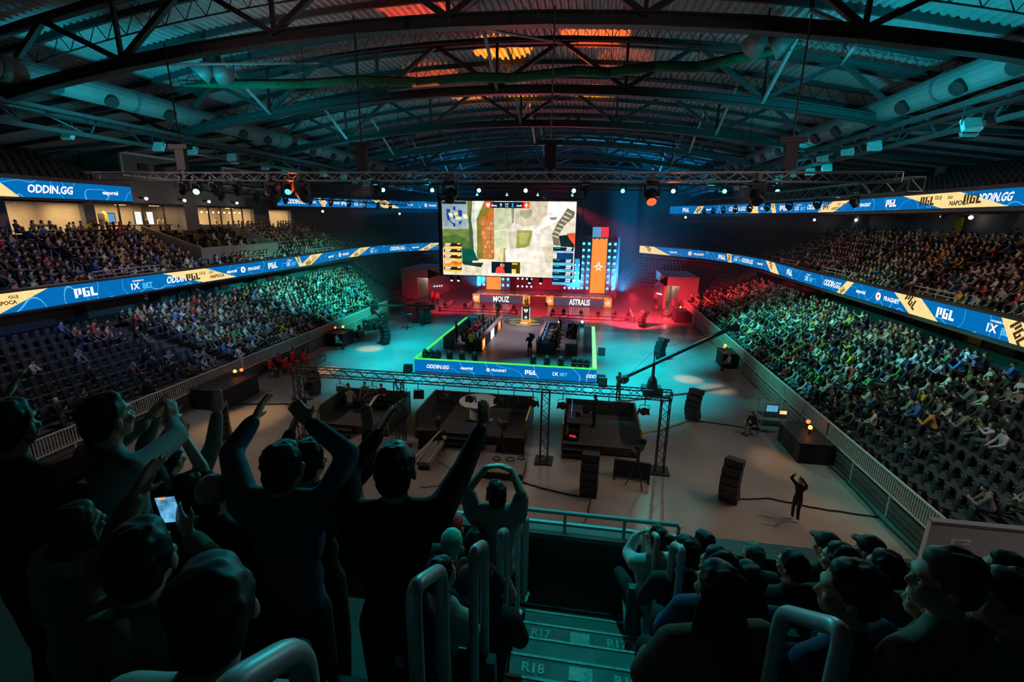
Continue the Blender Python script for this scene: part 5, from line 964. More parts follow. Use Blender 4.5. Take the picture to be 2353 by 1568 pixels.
t = thing('dolly_track', 'narrow camera slider bench with a yellow end on the floor', 'track', (-6.5, 18.6, 0)); B(-6.85, -6.25, 17.5, 19.6, .25, .42).build('bench', M['panel'], t)
for y in (17.6, 19.5): B(-6.8, -6.3, y-.06, y+.06, 0, .25).build('leg', M['black'], t)
for x in (-6.8, -6.3): MB().tube((x, 17.4, .46), (x, 19.7, .46), .025, 5).build('rail', M['alu'], t)
MB().ball((-6.3, 19.75, .5), .12, 8, 5).build('end_stop', M['yellow'], t); MB().bar((-7.0, 17.6, .5), (-6.2, 19.4, 1.2), .05, .05).build('arm', M['alu'], t)
# crane with its long arm
t = thing('camera_crane', 'long camera crane with a boom reaching over the far side barrier', 'crane', (4.45, 29.3, 0))
B(3.85, 5.05, 28.7, 29.9, .12, .35).build('base', M['black'], t)
for x in (3.9, 5.0):
    for y in (28.8, 29.8): MB().tube((x-.06, y, .12), (x+.06, y, .12), .12, 10).build('wheel', M['black'], t)
MB().lathe((4.45, 29.3, .35), [(.35, 0), (.28, .5), (.1, .8), (.08, 1.65)], 10).build('column', M['black'], t)
MB().bar((2.7, 28.2, 1.35), (10.4, 33.6, 3.75), .16, .2).build('boom', M['dark_steel'], t); MB().path([(2.9, 28.3, 1.45), (4.35, 29.3, 2.75), (9.6, 33.0, 3.6)], .012, 4).build('stay_wire', M['steel'], t); MB().bar((4.45, 29.3, 2.0), (4.4, 29.3, 2.8), .06, .06).build('mast', M['black'], t)
MB().ball((2.55, 28.05, 1.2), (.34, .3, .3), 10, 7).build('camera_head', M['black'], t); MB().tube((2.5, 27.9, 1.2), (2.3, 27.5, 1.15), .1, 8).build('lens', M['black_gloss'], t); MB().cbox((10.2, 33.5, 3.55), (.5, .4, .4), .6).build('counterweight', M['black'], t)
t = thing('camera_crane', 'second camera crane with a flat boom near the suite side tunnel', 'crane', (-17.2, 46, 0))
B(-17.7, -16.7, 45.6, 46.4, 0, .3).build('base', M['black'], t); MB().tube((-17.2, 46, .3), (-17.2, 46, 1.6), .1, 8).build('column', M['black'], t); MB().bar((-21.4, 44.6, 1.9), (-15.6, 46.6, 1.75), .16, .2).build('boom', M['dark_steel'], t); MB().cbox((-15.8, 46.5, 1.6), (.6, .5, .5)).build('camera_head', M['black'], t); MB().cbox((-21.2, 44.7, 1.7), (.5, .5, .5)).build('counterweight', M['black'], t)
# draped operator desks with small orange lamps beside the barriers
def desk(lab, x0, x1, y0, y1, h, lamps):
    t = thing('draped_desk', lab, 'desk', ((x0+x1)/2, (y0+y1)/2, 0)); B(x0, x1, y0, y1, .02, h).build('drape', M['drape'], t); B(x0-.03, x1+.03, y0-.03, y1+.03, h, h+.05).build('desk_top', M['black'], t)
    for k in range(5): B(x0-.012, x0, y0+(y1-y0)*(k+.3)/5, y0+(y1-y0)*(k+.6)/5, .02, h).build('fold', M['drape'], t)
    for x, y, m_ in lamps: MB().tube((x, y, h+.05), (x, y, h+.3), .05, 6).build('lamp_stem', M['black'], t); MB().ball((x, y, h+.38), .1, 8, 6).build('lamp', M[m_], t)
desk('black draped riser with orange lamps beside the suite side barrier', -21.5, -19.6, 21.6, 24.6, 1.15, ((-20.6, 24.0, 'tiny_orange'), (-20.4, 24.9-.6, 'tiny_red')))
desk('black draped riser with red lamps at the far side barrier, near the seated man', 9.9, 11.3, 21.2, 23.6, .95, ((10.9, 23.0, 'tiny_red'), (10.7, 22.3, 'tiny_orange')))
desk('small dark desk with one orange lamp far along the far side barrier', 10.3, 11.3, 35.6, 37.4, 1.1, ((10.7, 36.8, 'tiny_orange'), (10.5, 36.3, 'tiny_red')))
desk('dark draped desk with orange lamps farther along the suite side barrier', -21.4, -19.8, 35.4, 37.2, 1.1, ((-20.4, 36.6, 'tiny_orange'), (-20.9, 36.2, 'tiny_red')))
desk('dark case desk at the red lit corner by the far tunnel', 9.6, 11.0, 51.8, 53.6, 1.2, ((10.2, 52.6, 'tiny_orange'),))
t = thing('monitor_cart', 'steel frame cart with two lit monitors beside the seated man', 'cart', (9.9, 24.6, 0))
for x in (9.3, 10.5):
    for y in (24.3, 25.0): MB().tube((x, y, 0), (x, y, 1.7), .025, 5).build('upright', M['alu'], t)
MB().tube((9.3, 24.3, 1.7), (10.5, 24.3, 1.7), .025, 5).tube((9.3, 25, 1.7), (10.5, 25, 1.7), .025, 5).build('top_frame', M['alu'], t)
for z in (.4, .9): B(9.3, 10.5, 24.3, 25.0, z, z+.03).build('shelf', M['black'], t)
B(9.4, 10.0, 24.25, 24.3, 1.2, 1.6).build('monitor', M['black'], t); B(9.43, 9.97, 24.24, 24.25, 1.23, 1.57).build('lit_screen', M['screen_blue'], t); B(10.05, 10.45, 24.25, 24.3, 1.1, 1.35).build('monitor', M['black'], t); B(10.08, 10.42, 24.24, 24.25, 1.13, 1.32).build('lit_screen', M['led_yellow'], t)
rs = random.Random(9)
for i, (x, y) in enumerate(((-20.6, 41.5), (-20.2, 42.3), (-19.9, 43.4), (-20.8, 43.8), (-20.5, 45.2), (-19.3, 52.5), (-18.6, 53.2), (9.0, 54.5), (10.2, 56), (8.4, 58.2), (-20.1, 38.6))):
    t = thing('flight_case', 'black flight case with steel corners, %s along the floor edges' % ordn[i], 'case', (x, y, 0), rs.uniform(-.3, .3), 'flight cases along the barriers'); w, d, h = rs.uniform(.6, 1.0), rs.uniform(.5, .8), rs.uniform(.6, 1.1)
    for nm, mb, m_ in (('body', B(-w/2, w/2, -d/2, d/2, .1, h), 'crate'), ('lid', B(-w/2-.01, w/2+.01, -d/2-.01, d/2+.01, h*.75, h*.75+.04), 'steel'), ('latch', B(-.06, .06, -d/2-.03, -d/2, h*.6, h*.75), 'alu')): me = mb.mesh(nm); me.materials.append(M[m_]); lnk(bpy.data.objects.new(nm, me), t)
    for a in (-1, 1):
        for b_ in (-1, 1): me = MB().ball((a*w*.4, b_*d*.4, .05), .05, 6, 4).mesh('caster'); me.materials.append(M['black']); lnk(bpy.data.objects.new('caster', me), t)
# cables on the floor
def cable(lab, pts, r_=.03, m_='cable', z=.03):
    mb = MB(); P = []
    for (a, b_) in zip(pts, pts[1:]):
        for k in range(6): f = k/6; P.append((a[0]+(b_[0]-a[0])*f+rs.uniform(-.03, .03), a[1]+(b_[1]-a[1])*f+rs.uniform(-.03, .03), z))
    P.append((*pts[-1], z)); mb.path(P, r_, 5).build('floor_cable', M[m_], label=lab, cat='cable')
cable('black cable running from the loudspeaker past the filming man', [(6.3, 17.6), (7.6, 17.9), (9.2, 17.5), (11.2, 17.3)]); cable('black cable from the crane side loudspeaker to the barrier', [(6.4, 25.2), (8.2, 24.9), (9.8, 24.4)]); cable('thick cable duct from the last platform to the loudspeaker', [(3.0, 22.9), (4.6, 23.9), (5.8, 25.0)], .05, 'brass'); cable('thin cable across the floor below the straight loudspeaker', [(.6, 16.6), (.5, 15.6), (.3, 14.8)], .02); cable('black cable from the grey platform to the straight loudspeaker', [(-2.2, 17.35), (-1.0, 16.9), (.2, 16.7)], .03)
cable('cable along the foot of the far side barrier', [(11.25, 15), (11.2, 17.5), (11.3, 20), (11.2, 22)], .04); cable('dark cable across the suite side floor', [(-19.6, 22.6), (-17, 23.2), (-13.8, 22.4)], .04); cable('looping cable beside the slider bench', [(-6.2, 18.4), (-5.6, 18.0), (-5.2, 17.2), (-5.6, 16.4), (-6.2, 16.2)], .015)
# ================================================================ people
def _ico(n):
    bm = bmesh.new(); bmesh.ops.create_icosphere(bm, subdivisions=n, radius=1); v = np.array([p.co[:] for p in bm.verts]); f = [tuple(q.index for q in p.verts) for p in bm.faces]; bm.free(); return v, f
ICO = _ico(2); ICO1 = _ico(1)
class PB:
    """collects overlapping rounded volumes that are then fused into one skin"""
    def __init__(s): s.v = []; s.f = []; s.n = 0
    def add(s, v, f): s.v.append(np.asarray(v, float)); s.f += [tuple(i+s.n for i in q) for q in f]; s.n += len(v)
    def ell(s, c, r, m=None):
        I = ICO1 if np.max(r) < .03 else ICO
        v = I[0]*np.array(r if hasattr(r, '__len__') else (r, r, r)); 
        if m is not None: v = v @ np.array(m).T
        s.add(v+np.array(c), I[1]); return s
    def cap(s, p, q, r1, r2=None, ends=True):
        r2 = r1 if r2 is None else r2; p = np.array(p, float); q = np.array(q, float); d = q-p; L = np.linalg.norm(d)
        if ends: s.ell(p, r1); s.ell(q, r2)
        if L < 1e-5: return s
        d /= L; a = np.cross(d, [0, 0, 1.]) if abs(d[2]) < .9 else np.cross(d, [0, 1., 0]); a /= np.linalg.norm(a); b = np.cross(d, a); n = 8 if max(r1, r2) < .03 else 12
        t = np.arange(n)*2*PI/n; ring = np.outer(np.cos(t), a)+np.outer(np.sin(t), b)
        s.add(np.vstack([p+ring*r1, q+ring*r2]), [(i, (i+1) % n, n+(i+1) % n, n+i) for i in range(n)]+[tuple(range(n-1, -1, -1)), tuple(range(n, 2*n))]); return s
    def fuse(s, name, voxel, smooth=3, dec=None, raw=False):
        me = bpy.data.meshes.new(name); me.from_pydata(np.vstack(s.v).tolist(), [], s.f); o = bpy.data.objects.new('tmp', me)
        r = o.modifiers.new('r', 'REMESH'); r.mode = 'VOXEL'; r.voxel_size = voxel; r.use_smooth_shade = True
        if smooth: k = o.modifiers.new('s', 'SMOOTH'); k.factor = .5; k.iterations = smooth
        if dec: k = o.modifiers.new('d', 'DECIMATE'); k.ratio = dec
        out, _ = evaluated(o); out.name = name; bpy.data.meshes.remove(me); return out
def rotz(a): return np.array(((math.cos(a), -math.sin(a), 0), (math.sin(a), math.cos(a), 0), (0, 0, 1.)))
def rotx(a): return np.array(((1., 0, 0), (0, math.cos(a), -math.sin(a)), (0, math.sin(a), math.cos(a))))
def vv(*a): return np.array(a, float)
STAND = dict(neck=vv(0, 0, 1.49), chest=vv(0, .01, 1.28), waist=vv(0, 0, 1.08), pelvis=vv(0, -.01, .94), shL=vv(-.185, 0, 1.42), shR=vv(.185, 0, 1.42), hipL=vv(-.09, 0, .9), hipR=vv(.09, 0, .9), knL=vv(-.1, .03, .5), knR=vv(.1, .03, .5), anL=vv(-.11, -.02, .09), anR=vv(.11, -.02, .09), head=vv(0, .03, 1.63),
             elL=vv(-.25, -.02, 1.14), elR=vv(.25, -.02, 1.14), wrL=vv(-.24, .1, .9), wrR=vv(.24, .1, .9))
SEAT = dict(neck=vv(0, .0, 1.08), chest=vv(0, .0, .88), waist=vv(0, -.01, .68), pelvis=vv(0, -.02, .54), shL=vv(-.185, 0, 1.01), shR=vv(.185, 0, 1.01), hipL=vv(-.09, .03, .52), hipR=vv(.09, .03, .52), knL=vv(-.13, .44, .52), knR=vv(.13, .44, .52), anL=vv(-.13, .42, .09), anR=vv(.13, .42, .09), head=vv(0, .04, 1.23),
            elL=vv(-.25, .1, .76), elR=vv(.25, .1, .76), wrL=vv(-.13, .34, .6), wrR=vv(.13, .34, .6))
def hand(pb, w, d, n, thumb, s=1.0, curl=.35, full=True):
    """palm plus five separate fingers; d = finger direction, n = palm normal, thumb = side of the thumb (+1/-1)"""
    w = np.array(w, float); d = np.array(d, float); d /= np.linalg.norm(d); n = np.array(n, float); n -= d*n.dot(d); n /= np.linalg.norm(n); a = np.cross(d, n)*thumb
    if not full: pb.ell(w+d*.07*s, (.04*s, .04*s, .06*s)); return
    for k, o in enumerate((.03, .011, -.009, -.028)):
        kn = w+d*.088*s+a*o*s; pb.cap(w+a*o*.55*s, kn, .0165*s, .0135*s)
        L = (.074, .084, .077, .06)[k]*s; c = curl; f1 = kn+(d*math.cos(c*.5)+n*math.sin(c*.5)+a*o*2.2)*L*.5; f2 = f1+(d*math.cos(c*1.3)+n*math.sin(c*1.3)+a*o*1.2)*L*.32; f3 = f2+(d*math.cos(c*2)+n*math.sin(c*2))*L*.24
        pb.cap(kn, f1, .0105*s, .0095*s); pb.cap(f1, f2, .0095*s, .0085*s); pb.cap(f2, f3, .0085*s, .007*s)
    t0 = w+d*.025*s+a*.026*s; t1 = t0+(d*.6+a*.75+n*.25)*.042*s; t2 = t1+(d*.85+a*.4+n*.25)*.034*s
    pb.cap(t0, t1, .0145*s, .0115*s); pb.cap(t1, t2, .0115*s, .008*s)
def figure(J, fine=False, yaw=0, pitch=0, hs=1.0, hair='short', bare=False, sleeve=1.0, puffy=1.0, hood=False, hands=None, tags=''):
    """meshes of one person from joints J: body, shirt, trousers, shoes, hair (+ eyes when fine)"""
    H = np.array(J['head'], float); m = rotz(yaw) @ rotx(pitch)
    def h(x, y, z): return H+m @ (np.array((x, y, z))*hs)
    b = PB(); e = lambda c, r: b.ell(h(*c), np.array(r)*hs, m)
    e((0, -.012, .035), (.076, .096, .088)); e((0, .022, -.045), (.058, .068, .07)); e((0, .062, -.092), (.026, .022, .02)); e((0, .078, .028), (.052, .018, .014)); e((0, .082, -.058), (.022, .011, .008)); e((0, .08, -.072), (.018, .011, .008))
    b.cap(h(0, .08, .012), h(0, .099, -.026), .010*hs, .0135*hs); e((.04, .062, -.02), (.026, .026, .026)); e((-.04, .062, -.02), (.026, .026, .026))
    for s_ in (-1, 1): e((.079*s_, -.008, -.008), (.011, .022, .033))
    nk = J['neck']; b.cap(h(0, -.02, -.06), nk, .052*hs, .058*hs); b.cap(nk, J['chest'], .055, .075); b.cap(J['chest'], J['pelvis'], .075, .075)
    for S, sg in (('L', -1), ('R', 1)):
        b.cap(nk-vv(0, 0, .03), J['sh'+S], .03, .035); b.cap(J['sh'+S], J['el'+S], .042, .036); b.cap(J['el'+S], J['wr'+S], .039, .027)
        hd = (hands or {}).get(S); w = np.array(J['wr'+S]); d = w-np.array(J['el'+S]); d /= np.linalg.norm(d)
        if hd is None: hd = dict(d=d, n=(-sg*.6, .5, -.5))
        hand(b, w, hd.get('d', d), hd.get('n', (-sg, .3, 0)), hd.get('t', 1), 1.0, hd.get('curl', .35), fine)
        b.cap(J['pelvis'], J['hip'+S], .07, .065); b.cap(J['hip'+S], J['kn'+S], .065, .045); b.cap(J['kn'+S], J['an'+S], .045, .035)
    out = {}; out['body'] = b.fuse('person', fine if fine else .024, 3 if fine else 1)
    q = PB(); p_ = puffy
    ch, wa, pe = J['chest'], J['waist'], J['pelvis']; ax = np.array(J['shR'])-np.array(J['shL']); ax /= np.linalg.norm(ax); fw = np.cross([0, 0, 1.], ax); mt = np.column_stack([ax, fw, [0, 0, 1.]])
    q.ell(ch, (.165*p_, .115*p_, .19), mt); q.ell(wa, (.15*p_, .11*p_, .16), mt); q.ell(pe+vv(0, 0, .03), (.16*p_, .118*p_, .12), mt); q.cap(ch, pe, .11*p_, .12*p_); q.cap(J['shL'], J['shR'], .07*p_, .07*p_); q.cap(nk-vv(0, 0, .05), nk+vv(0, 0, .012), .085, .066)
    for S in 'LR':
        q.cap(ch, J['sh'+S], .1*p_, .072*p_); q.cap(nk-vv(0, 0, .045), J['sh'+S], .062, .066*p_); sh, el, wr = (np.array(J[k+S], float) for k in ('sh', 'el', 'wr'))
        if sleeve > .5: q.cap(sh, el, .068*p_, .054*p_); q.cap(el, el+(wr-el)*(sleeve-.0) * .9, .054*p_, .042*p_)
        else: q.cap(sh, sh+(el-sh)*.75, .07*p_, .062*p_)
    if hood: q.ell(nk+fw*-.09+vv(0, 0, .0), (.11, .06, .07), mt); q.cap(nk+ax*-.08, nk+ax*.08, .06)
    out['shirt'] = q.fuse('shirt', .02 if fine else .03, 3 if fine else 1)
    q = PB(); q.ell(J['pelvis'], (.15, .115, .12), mt)
    for S in 'LR': q.cap(J['pelvis'], J['hip'+S], .1, .092); q.cap(J['hip'+S], J['kn'+S], .09, .066); q.cap(J['kn'+S], J['an'+S], .066, .052)
    out['trousers'] = q.fuse('trousers', .032 if fine else .034, 2)
    q = PB()
    for S in 'LR': a = np.array(J['an'+S], float); q.ell(a+fw*.07-vv(0, 0, .035), (.045, .125, .045), mt); q.ell(a-vv(0, 0, .01), (.045, .05, .05))
    out['shoes'] = q.fuse('shoes', .022, 1)
    q = PB(); E = lambda c, r: q.ell(h(*c), np.array(r)*hs, m)
    if hair in ('short', 'long', 'crop', 'bun', 'tuft'):
        E((0, -.021, .046), (.083, .1, .088)); E((0, -.056, -.012), (.074, .062, .074)); E((0, .022, .092), (.06, .05, .038)); E((.07, -.012, .012), (.014, .03, .042)); E((-.07, -.012, .012), (.014, .03, .042))
        if hair == 'long':
            E((0, -.07, -.09), (.085, .05, .12)); q.cap(h(.07, -.02, -.02), h(.085, -.02, -.2), .03*hs, .035*hs); q.cap(h(-.07, -.02, -.02), h(-.085, -.02, -.2), .03*hs, .035*hs); q.cap(h(0, -.08, -.1), h(0, -.1, -.3), .08*hs, .06*hs)
        if hair == 'bun': E((0, -.12, .1), (.05, .05, .05))
        if fine:
            rr = random.Random(int(abs(H[0]*1000))+3); n = 70 if hair == 'tuft' else 45
            for _ in range(n):
                th = rr.uniform(0, 2*PI); ph = rr.uniform(-.1, 1.3); d = vv(math.cos(th)*math.cos(ph), math.sin(th)*math.cos(ph), math.sin(ph))
                if d[1] > .55 and d[2] < .55: continue
                c = vv(0, -.022, .044)+d*vv(.08, .095, .086); q.ell(h(*c), np.array((.015, .015, .010))*hs*(1.5 if hair == 'tuft' else 1), m)
    elif hair == 'cap':
        E((0, -.012, .052), (.086, .104, .09)); E((0, .088, .06), (.064, .056, .011)); E((0, -.06, -.02), (.068, .055, .05))
    elif hair == 'beanie': E((0, -.014, .058), (.09, .106, .105)); E((0, -.01, .02), (.09, .106, .03))
    elif hair == 'hood': E((0, -.035, .03), (.105, .115, .125)); E((0, -.06, -.09), (.1, .08, .09))
    elif hair == 'bald': E((0, -.065, -.03), (.066, .05, .05))
    out['hair'] = q.fuse('hair', .0105 if fine else .024, 1)
    return out
for k in ():
    pass
PMAT = dict(body='skin', shirt='cloth', trousers='cloth', shoes='cloth', hair='hair')
HN = dict(short='hair', long='hair', crop='hair', bun='hair', tuft='hair', cap='cap', beanie='knit_hat', hood='hood', bald='hair')
def dress(ms, hair):
    for k, me in ms.items():
        me.materials.clear(); me.materials.append(M[PMAT[k]]); me.polygons.foreach_set('use_smooth', [True]*len(me.polygons))
    ms['_h'] = HN[hair]; return ms
SKINS = [(.55, .34, .25, 1), (.5, .3, .21, 1), (.6, .38, .29, 1), (.42, .25, .17, 1)]
HAIRS = [(.018, .013, .010, 1), (.03, .02, .014, 1), (.055, .035, .02, 1), (.012, .011, .011, 1), (.1, .07, .04, 1)]
def spawn(ms, loc, rz, label, shirt, trousers, hair=None, skin=None, group=None, scale=1.0, shoes=(.05, .05, .05, 1), hidden=()):
    o = bpy.data.objects.new('person', ms['body']); COL.objects.link(o); o.location = loc; o.rotation_euler = (0, 0, rz); o.scale = (scale,)*3
    o.color = skin or random.choice(SKINS); tag(o, label, 'person', group)
    for k, c in (('shirt', shirt), ('trousers', trousers), ('shoes', shoes), ('hair', hair or random.choice(HAIRS))):
        if k in hidden: continue
        q = bpy.data.objects.new(ms['_h'] if k == 'hair' else k, ms[k]); COL.objects.link(q); q.parent = o; q.color = (*c[:3], 1)
    return o
def J_(base, **kw):
    d = {k: np.array(v, float) for k, v in base.items()}
    for k, v in kw.items(): d[k] = np.array(v, float)
    return d
def lean(J, a, up=('neck', 'chest', 'waist', 'shL', 'shR', 'head')):
    p = J['pelvis']; r = rotx(-a)
    for k in up: J[k] = p+r @ (J[k]-p)
    return J
CROWD = [dress(figure(J_(SEAT), hair='short'), 'short'),
         dress(figure(J_(SEAT, elL=(-.27, .12, .78), elR=(.27, .12, .78), wrL=(.06, .24, .8), wrR=(-.06, .25, .76)), hair='cap', yaw=.3), 'cap'),
         dress(figure(lean(J_(SEAT, elL=(-.2, .36, .62), elR=(.2, .36, .62), wrL=(-.03, .52, .74), wrR=(.04, .52, .72)), .35), hair='short', yaw=.2, hood=True), 'short'),
         dress(figure(J_(SEAT, elR=(.26, .2, .8), wrR=(.06, .2, 1.1), elL=(-.26, .1, .76)), hair='tuft', yaw=-.2), 'short'),
         dress(figure(J_(SEAT, elL=(-.25, .22, .9), elR=(.25, .22, .9), wrL=(-.04, .36, 1.02), wrR=(.04, .36, 1.02)), hair='long'), 'short'),
         dress(figure(J_(STAND), hair='short'), 'short'),
         dress(figure(J_(STAND, elL=(-.3, .12, 1.6), elR=(.3, .12, 1.6), wrL=(-.14, .2, 1.84), wrR=(.14, .2, 1.84)), hair='short'), 'short'),
         dress(figure(J_(STAND, elL=(-.24, .1, 1.16), elR=(.24, .1, 1.16), wrL=(-.05, .3, 1.25), wrR=(.05, .3, 1.25)), hair='cap'), 'cap')]
def low(J, hair, **kw):
    """light version of a spectator, one colour value per part"""
    ms = figure(J, hair=hair, **kw); V = []; F = []; P = []; n = 0
    for k, part, tgt in (('body', 0, 80), ('shirt', 1, 80), ('trousers', 2, 44), ('hair', 3, 26)):
        me = ms[k]; o = bpy.data.objects.new('t', me); d = o.modifiers.new('d', 'DECIMATE'); d.ratio = min(1, tgt/max(1, len(me.polygons)*2))
        e, _ = evaluated(o); e.calc_loop_triangles()
        v = np.array([p.co[:] for p in e.vertices]); f = np.array([t.vertices[:] for t in e.loop_triangles]); 
        V.append(v); F.append(f+n); P.append(np.full(len(v), part)); n += len(v)
    return np.vstack(V), np.vstack(F), np.concatenate(P)
LOWS = [low(J_(SEAT), 'short'), low(J_(SEAT, elL=(-.27, .12, .78), elR=(.27, .12, .78), wrL=(.06, .24, .8), wrR=(-.06, .25, .76)), 'cap', yaw=.3), low(lean(J_(SEAT, elL=(-.2, .36, .62), elR=(.2, .36, .62), wrL=(-.03, .52, .74), wrR=(.04, .52, .72)), .35), 'short'), low(J_(SEAT, elL=(-.25, .22, .9), elR=(.25, .22, .9), wrL=(-.04, .36, 1.02), wrR=(.04, .36, 1.02)), 'long')]
def joined(name, items, label, cat, geos):
    """one mesh of many far items: (geo index, x, y, z, rz, scale, colours by part)"""
    V = []; F = []; C = []; n = 0
    for g, x, y, z, rz, s, cols in items:
        v, f, p = geos[g]; c, sn = math.cos(rz), math.sin(rz); r = np.array(((c, -sn, 0), (sn, c, 0), (0, 0, 1.)))
        V.append((v*s) @ r.T+np.array((x, y, z))); F.append(f+n); C.append(np.array(cols)[p]); n += len(v)
    V = np.vstack(V); F = np.vstack(F); C = np.vstack(C).astype(np.float32); me = bpy.data.meshes.new(name)
    me.vertices.add(len(V)); me.vertices.foreach_set('co', V.astype(np.float32).ravel()); me.loops.add(F.size); me.loops.foreach_set('vertex_index', F.astype(np.int32).ravel())
    me.polygons.add(len(F)); me.polygons.foreach_set('loop_start', np.arange(0, F.size, 3, dtype=np.int32)); me.polygons.foreach_set('loop_total', np.full(len(F), 3, dtype=np.int32)); me.update(calc_edges=True)
    a = me.color_attributes.new('Col', 'FLOAT_COLOR', 'POINT'); a.data.foreach_set('color', np.hstack([C, np.ones((len(C), 1), np.float32)]).ravel()); me.materials.append(M['crowd_cloth'])
    o = bpy.data.objects.new(name, me); COL.objects.link(o); return tag(o, label, cat, None, 'stuff')
# folding seats
def seat_parts():
    return dict(seat=MB().cbox((0, .02, .42), (.44, .40, .07), 0, .05), backrest=MB().cbox((0, -.2, .68), (.44, .06, .5), 0, .12), pedestal=MB().box(-.05, .05, -.12, .06, 0, .4), number_plate=MB().cbox((0, -.165, .88), (.07, .01, .04), 0, .12))
SEATM = {}
for k, mb in seat_parts().items(): SEATM[k] = mb.mesh(k); SEATM[k].materials.append(M['seat' if k != 'number_plate' else 'alu'])
def seat_geo():
    V = []; F = []; P = []; n = 0
    for k, mb in seat_parts().items():
        if k == 'pedestal': continue
        for q in mb.f: F += [(q[0]+n, q[1]+n, q[2]+n), (q[0]+n, q[2]+n, q[3]+n)]
        V += mb.v; P += [0 if k != 'number_plate' else 1]*len(mb.v); n += len(mb.v)
    return np.array(V), np.array(F), np.array(P)
SG = [seat_geo()]
def add_seat(x, y, z, rz, lab, group):
    t = thing('folding_chair', lab, 'chair', (x, y, z), rz, group)
    for k in SEATM: lnk(bpy.data.objects.new(k, SEATM[k]), t)
ORD = ordn+['twenty-first', 'twenty-second', 'twenty-third', 'twenty-fourth', 'twenty-fifth', 'twenty-sixth', 'twenty-seventh', 'twenty-eighth', 'twenty-ninth', 'thirtieth']+['thirty-%s' % s for s in ordn[:9]]+['fortieth']+['forty-%s' % s for s in ordn[:9]]+['fiftieth']+['fifty-%s' % s for s in ordn[:9]]
PAL = [('black', 'hoodie', (.016, .016, .018)), ('black', 'jacket', (.022, .022, .024)), ('charcoal', 'sweater', (.05, .05, .055)), ('navy', 'jacket', (.02, .03, .07)), ('grey', 'hoodie', (.2, .2, .2)), ('white', 'shirt', (.6, .58, .56)), ('pale', 'hoodie', (.42, .4, .38)), ('beige', 'jacket', (.36, .28, .2)), ('olive', 'jacket', (.1, .11, .06)), ('blue', 'shirt', (.06, .16, .4)), ('red', 'hoodie', (.5, .03, .03)), ('maroon', 'shirt', (.2, .03, .04)), ('green', 'shirt', (.06, .26, .09)), ('orange', 'sweater', (.55, .2, .06)), ('yellow', 'shirt', (.6, .42, .05)), ('brown', 'coat', (.14, .08, .05))]
PW = [16, 15, 10, 8, 9, 8, 8, 5, 4, 5, 3, 3, 2, 2, 1, 3]
TRO = [(.02, .02, .024), (.03, .04, .07), (.05, .07, .12), (.12, .1, .08), (.015, .015, .016)]
rc = random.Random(21); places = []
def occ_place(reg, row, x, y, z, rz, p): places.append(dict(reg=reg, row=row, x=x, y=y, z=z, rz=rz, p=p, d=math.sqrt(x*x+y*y+(z-9.6)**2)))
def aisle(y, w0=22.5, st=9.2): k = (y-w0) % st; return k < 1.25
for r in range(N1):
    for y in np.arange(15.6, 58.5, .55):
        y = float(y)
        if aisle(y, 24.5, 10.5): continue
        p = .10 if y < 19.0 else .32 if y < 22 else .97
        occ_place('far side lower stand', r, 12.42+r*.83, y+rc.uniform(-.04, .04), .95+.24*r, R(64), p)
    for y in np.arange(13, 48+1.2*r, .55):
        y = float(y)
        if aisle(y, 25.2, 10.5): continue
        p = .07 if y < 22 else .3 if y < 26.5 else .97
        occ_place('lower stand under the suites', r, -22.72-r*.91, y+rc.uniform(-.04, .04), .95+.24*r, R(-64), p)
for r in range(N2):
    for y in np.arange(18, 66, .56):
        y = float(y)
        if aisle(y, 26, 9.8): continue
        if r > N2-2 and rc.random() < .4: continue
        occ_place('far side upper tier', r, 21.35+r*.88, y+rc.uniform(-.04, .04), 5.1+.4*r, R(62), .93)
    for y in np.arange(13, 66-.4*r, .56):
        y = float(y)
        if aisle(y, 27.3, 9.8) or (r > 2 and 37.6 < y < 49.2): continue
        occ_place('upper tier below the suites', r, -32.4-r*.82, y+rc.uniform(-.04, .04), 5.1+.36*r, R(-62), .3 if y < 23 else .95)
_fv, _rv, _uv = np.array(_f), np.array(_R2), np.array(_U2)
def inview(x, y, z, mgn=60):
    d = np.array((x, y, z-10.6)); w = d @ _fv
    if w < 1: return False
    px, py = 1176.5+1082*(d @ _rv)/w, 784-1082*(d @ _uv)/w
    return -mgn < px < 2353+mgn and -mgn < py < 1568+mgn
def hidden_by_fans(x, y, z):
    d = np.array((x, y, z-10.6)); w = d @ _fv; px, py = 1176.5+1082*(d @ _rv)/w, 784-1082*(d @ _uv)/w
    return px < 400 and py > 930
people, empties = [], []
for q in places:
    if not inview(q['x'], q['y'], q['z']+.8): continue
    (people if rc.random() < q['p'] else empties).append(q)
key = lambda q: q['d']+(500 if hidden_by_fans(q['x'], q['y'], q['z']+.8) else 0)
people.sort(key=key); empties.sort(key=key)
NI = 215; count = {}; far = {}; under = []
short = {'far side lower stand': 'far side lower stand', 'lower stand under the suites': 'suite side lower stand', 'far side upper tier': 'far side upper tier', 'upper tier below the suites': 'suite side upper tier'}
indiv = people[:NI]; indiv.sort(key=lambda q: (q['reg'], q['row'], q['y']))
for q in indiv:
    c, g, col = rc.choices(PAL, PW)[0]; v = rc.choices((0, 1, 2, 3, 4), (5, 3, 4, 3, 2))[0]; k = (q['reg'], q['row']); count[k] = count.get(k, 0)+1
    cc = tuple(min(1, x*rc.uniform(.8, 1.25)) for x in col)
    spawn(CROWD[v], (q['x'], q['y'], q['z']), q['rz']+rc.uniform(-.3, .3), 'seated person in %s %s, %s row of %s, %s from near' % (c, g, ordn[q['row']], short[q['reg']], ORD[count[k]-1]), cc, rc.choice(TRO), group='spectators in the %s' % short[q['reg']], scale=rc.uniform(.95, 1.04))
    under.append(q)
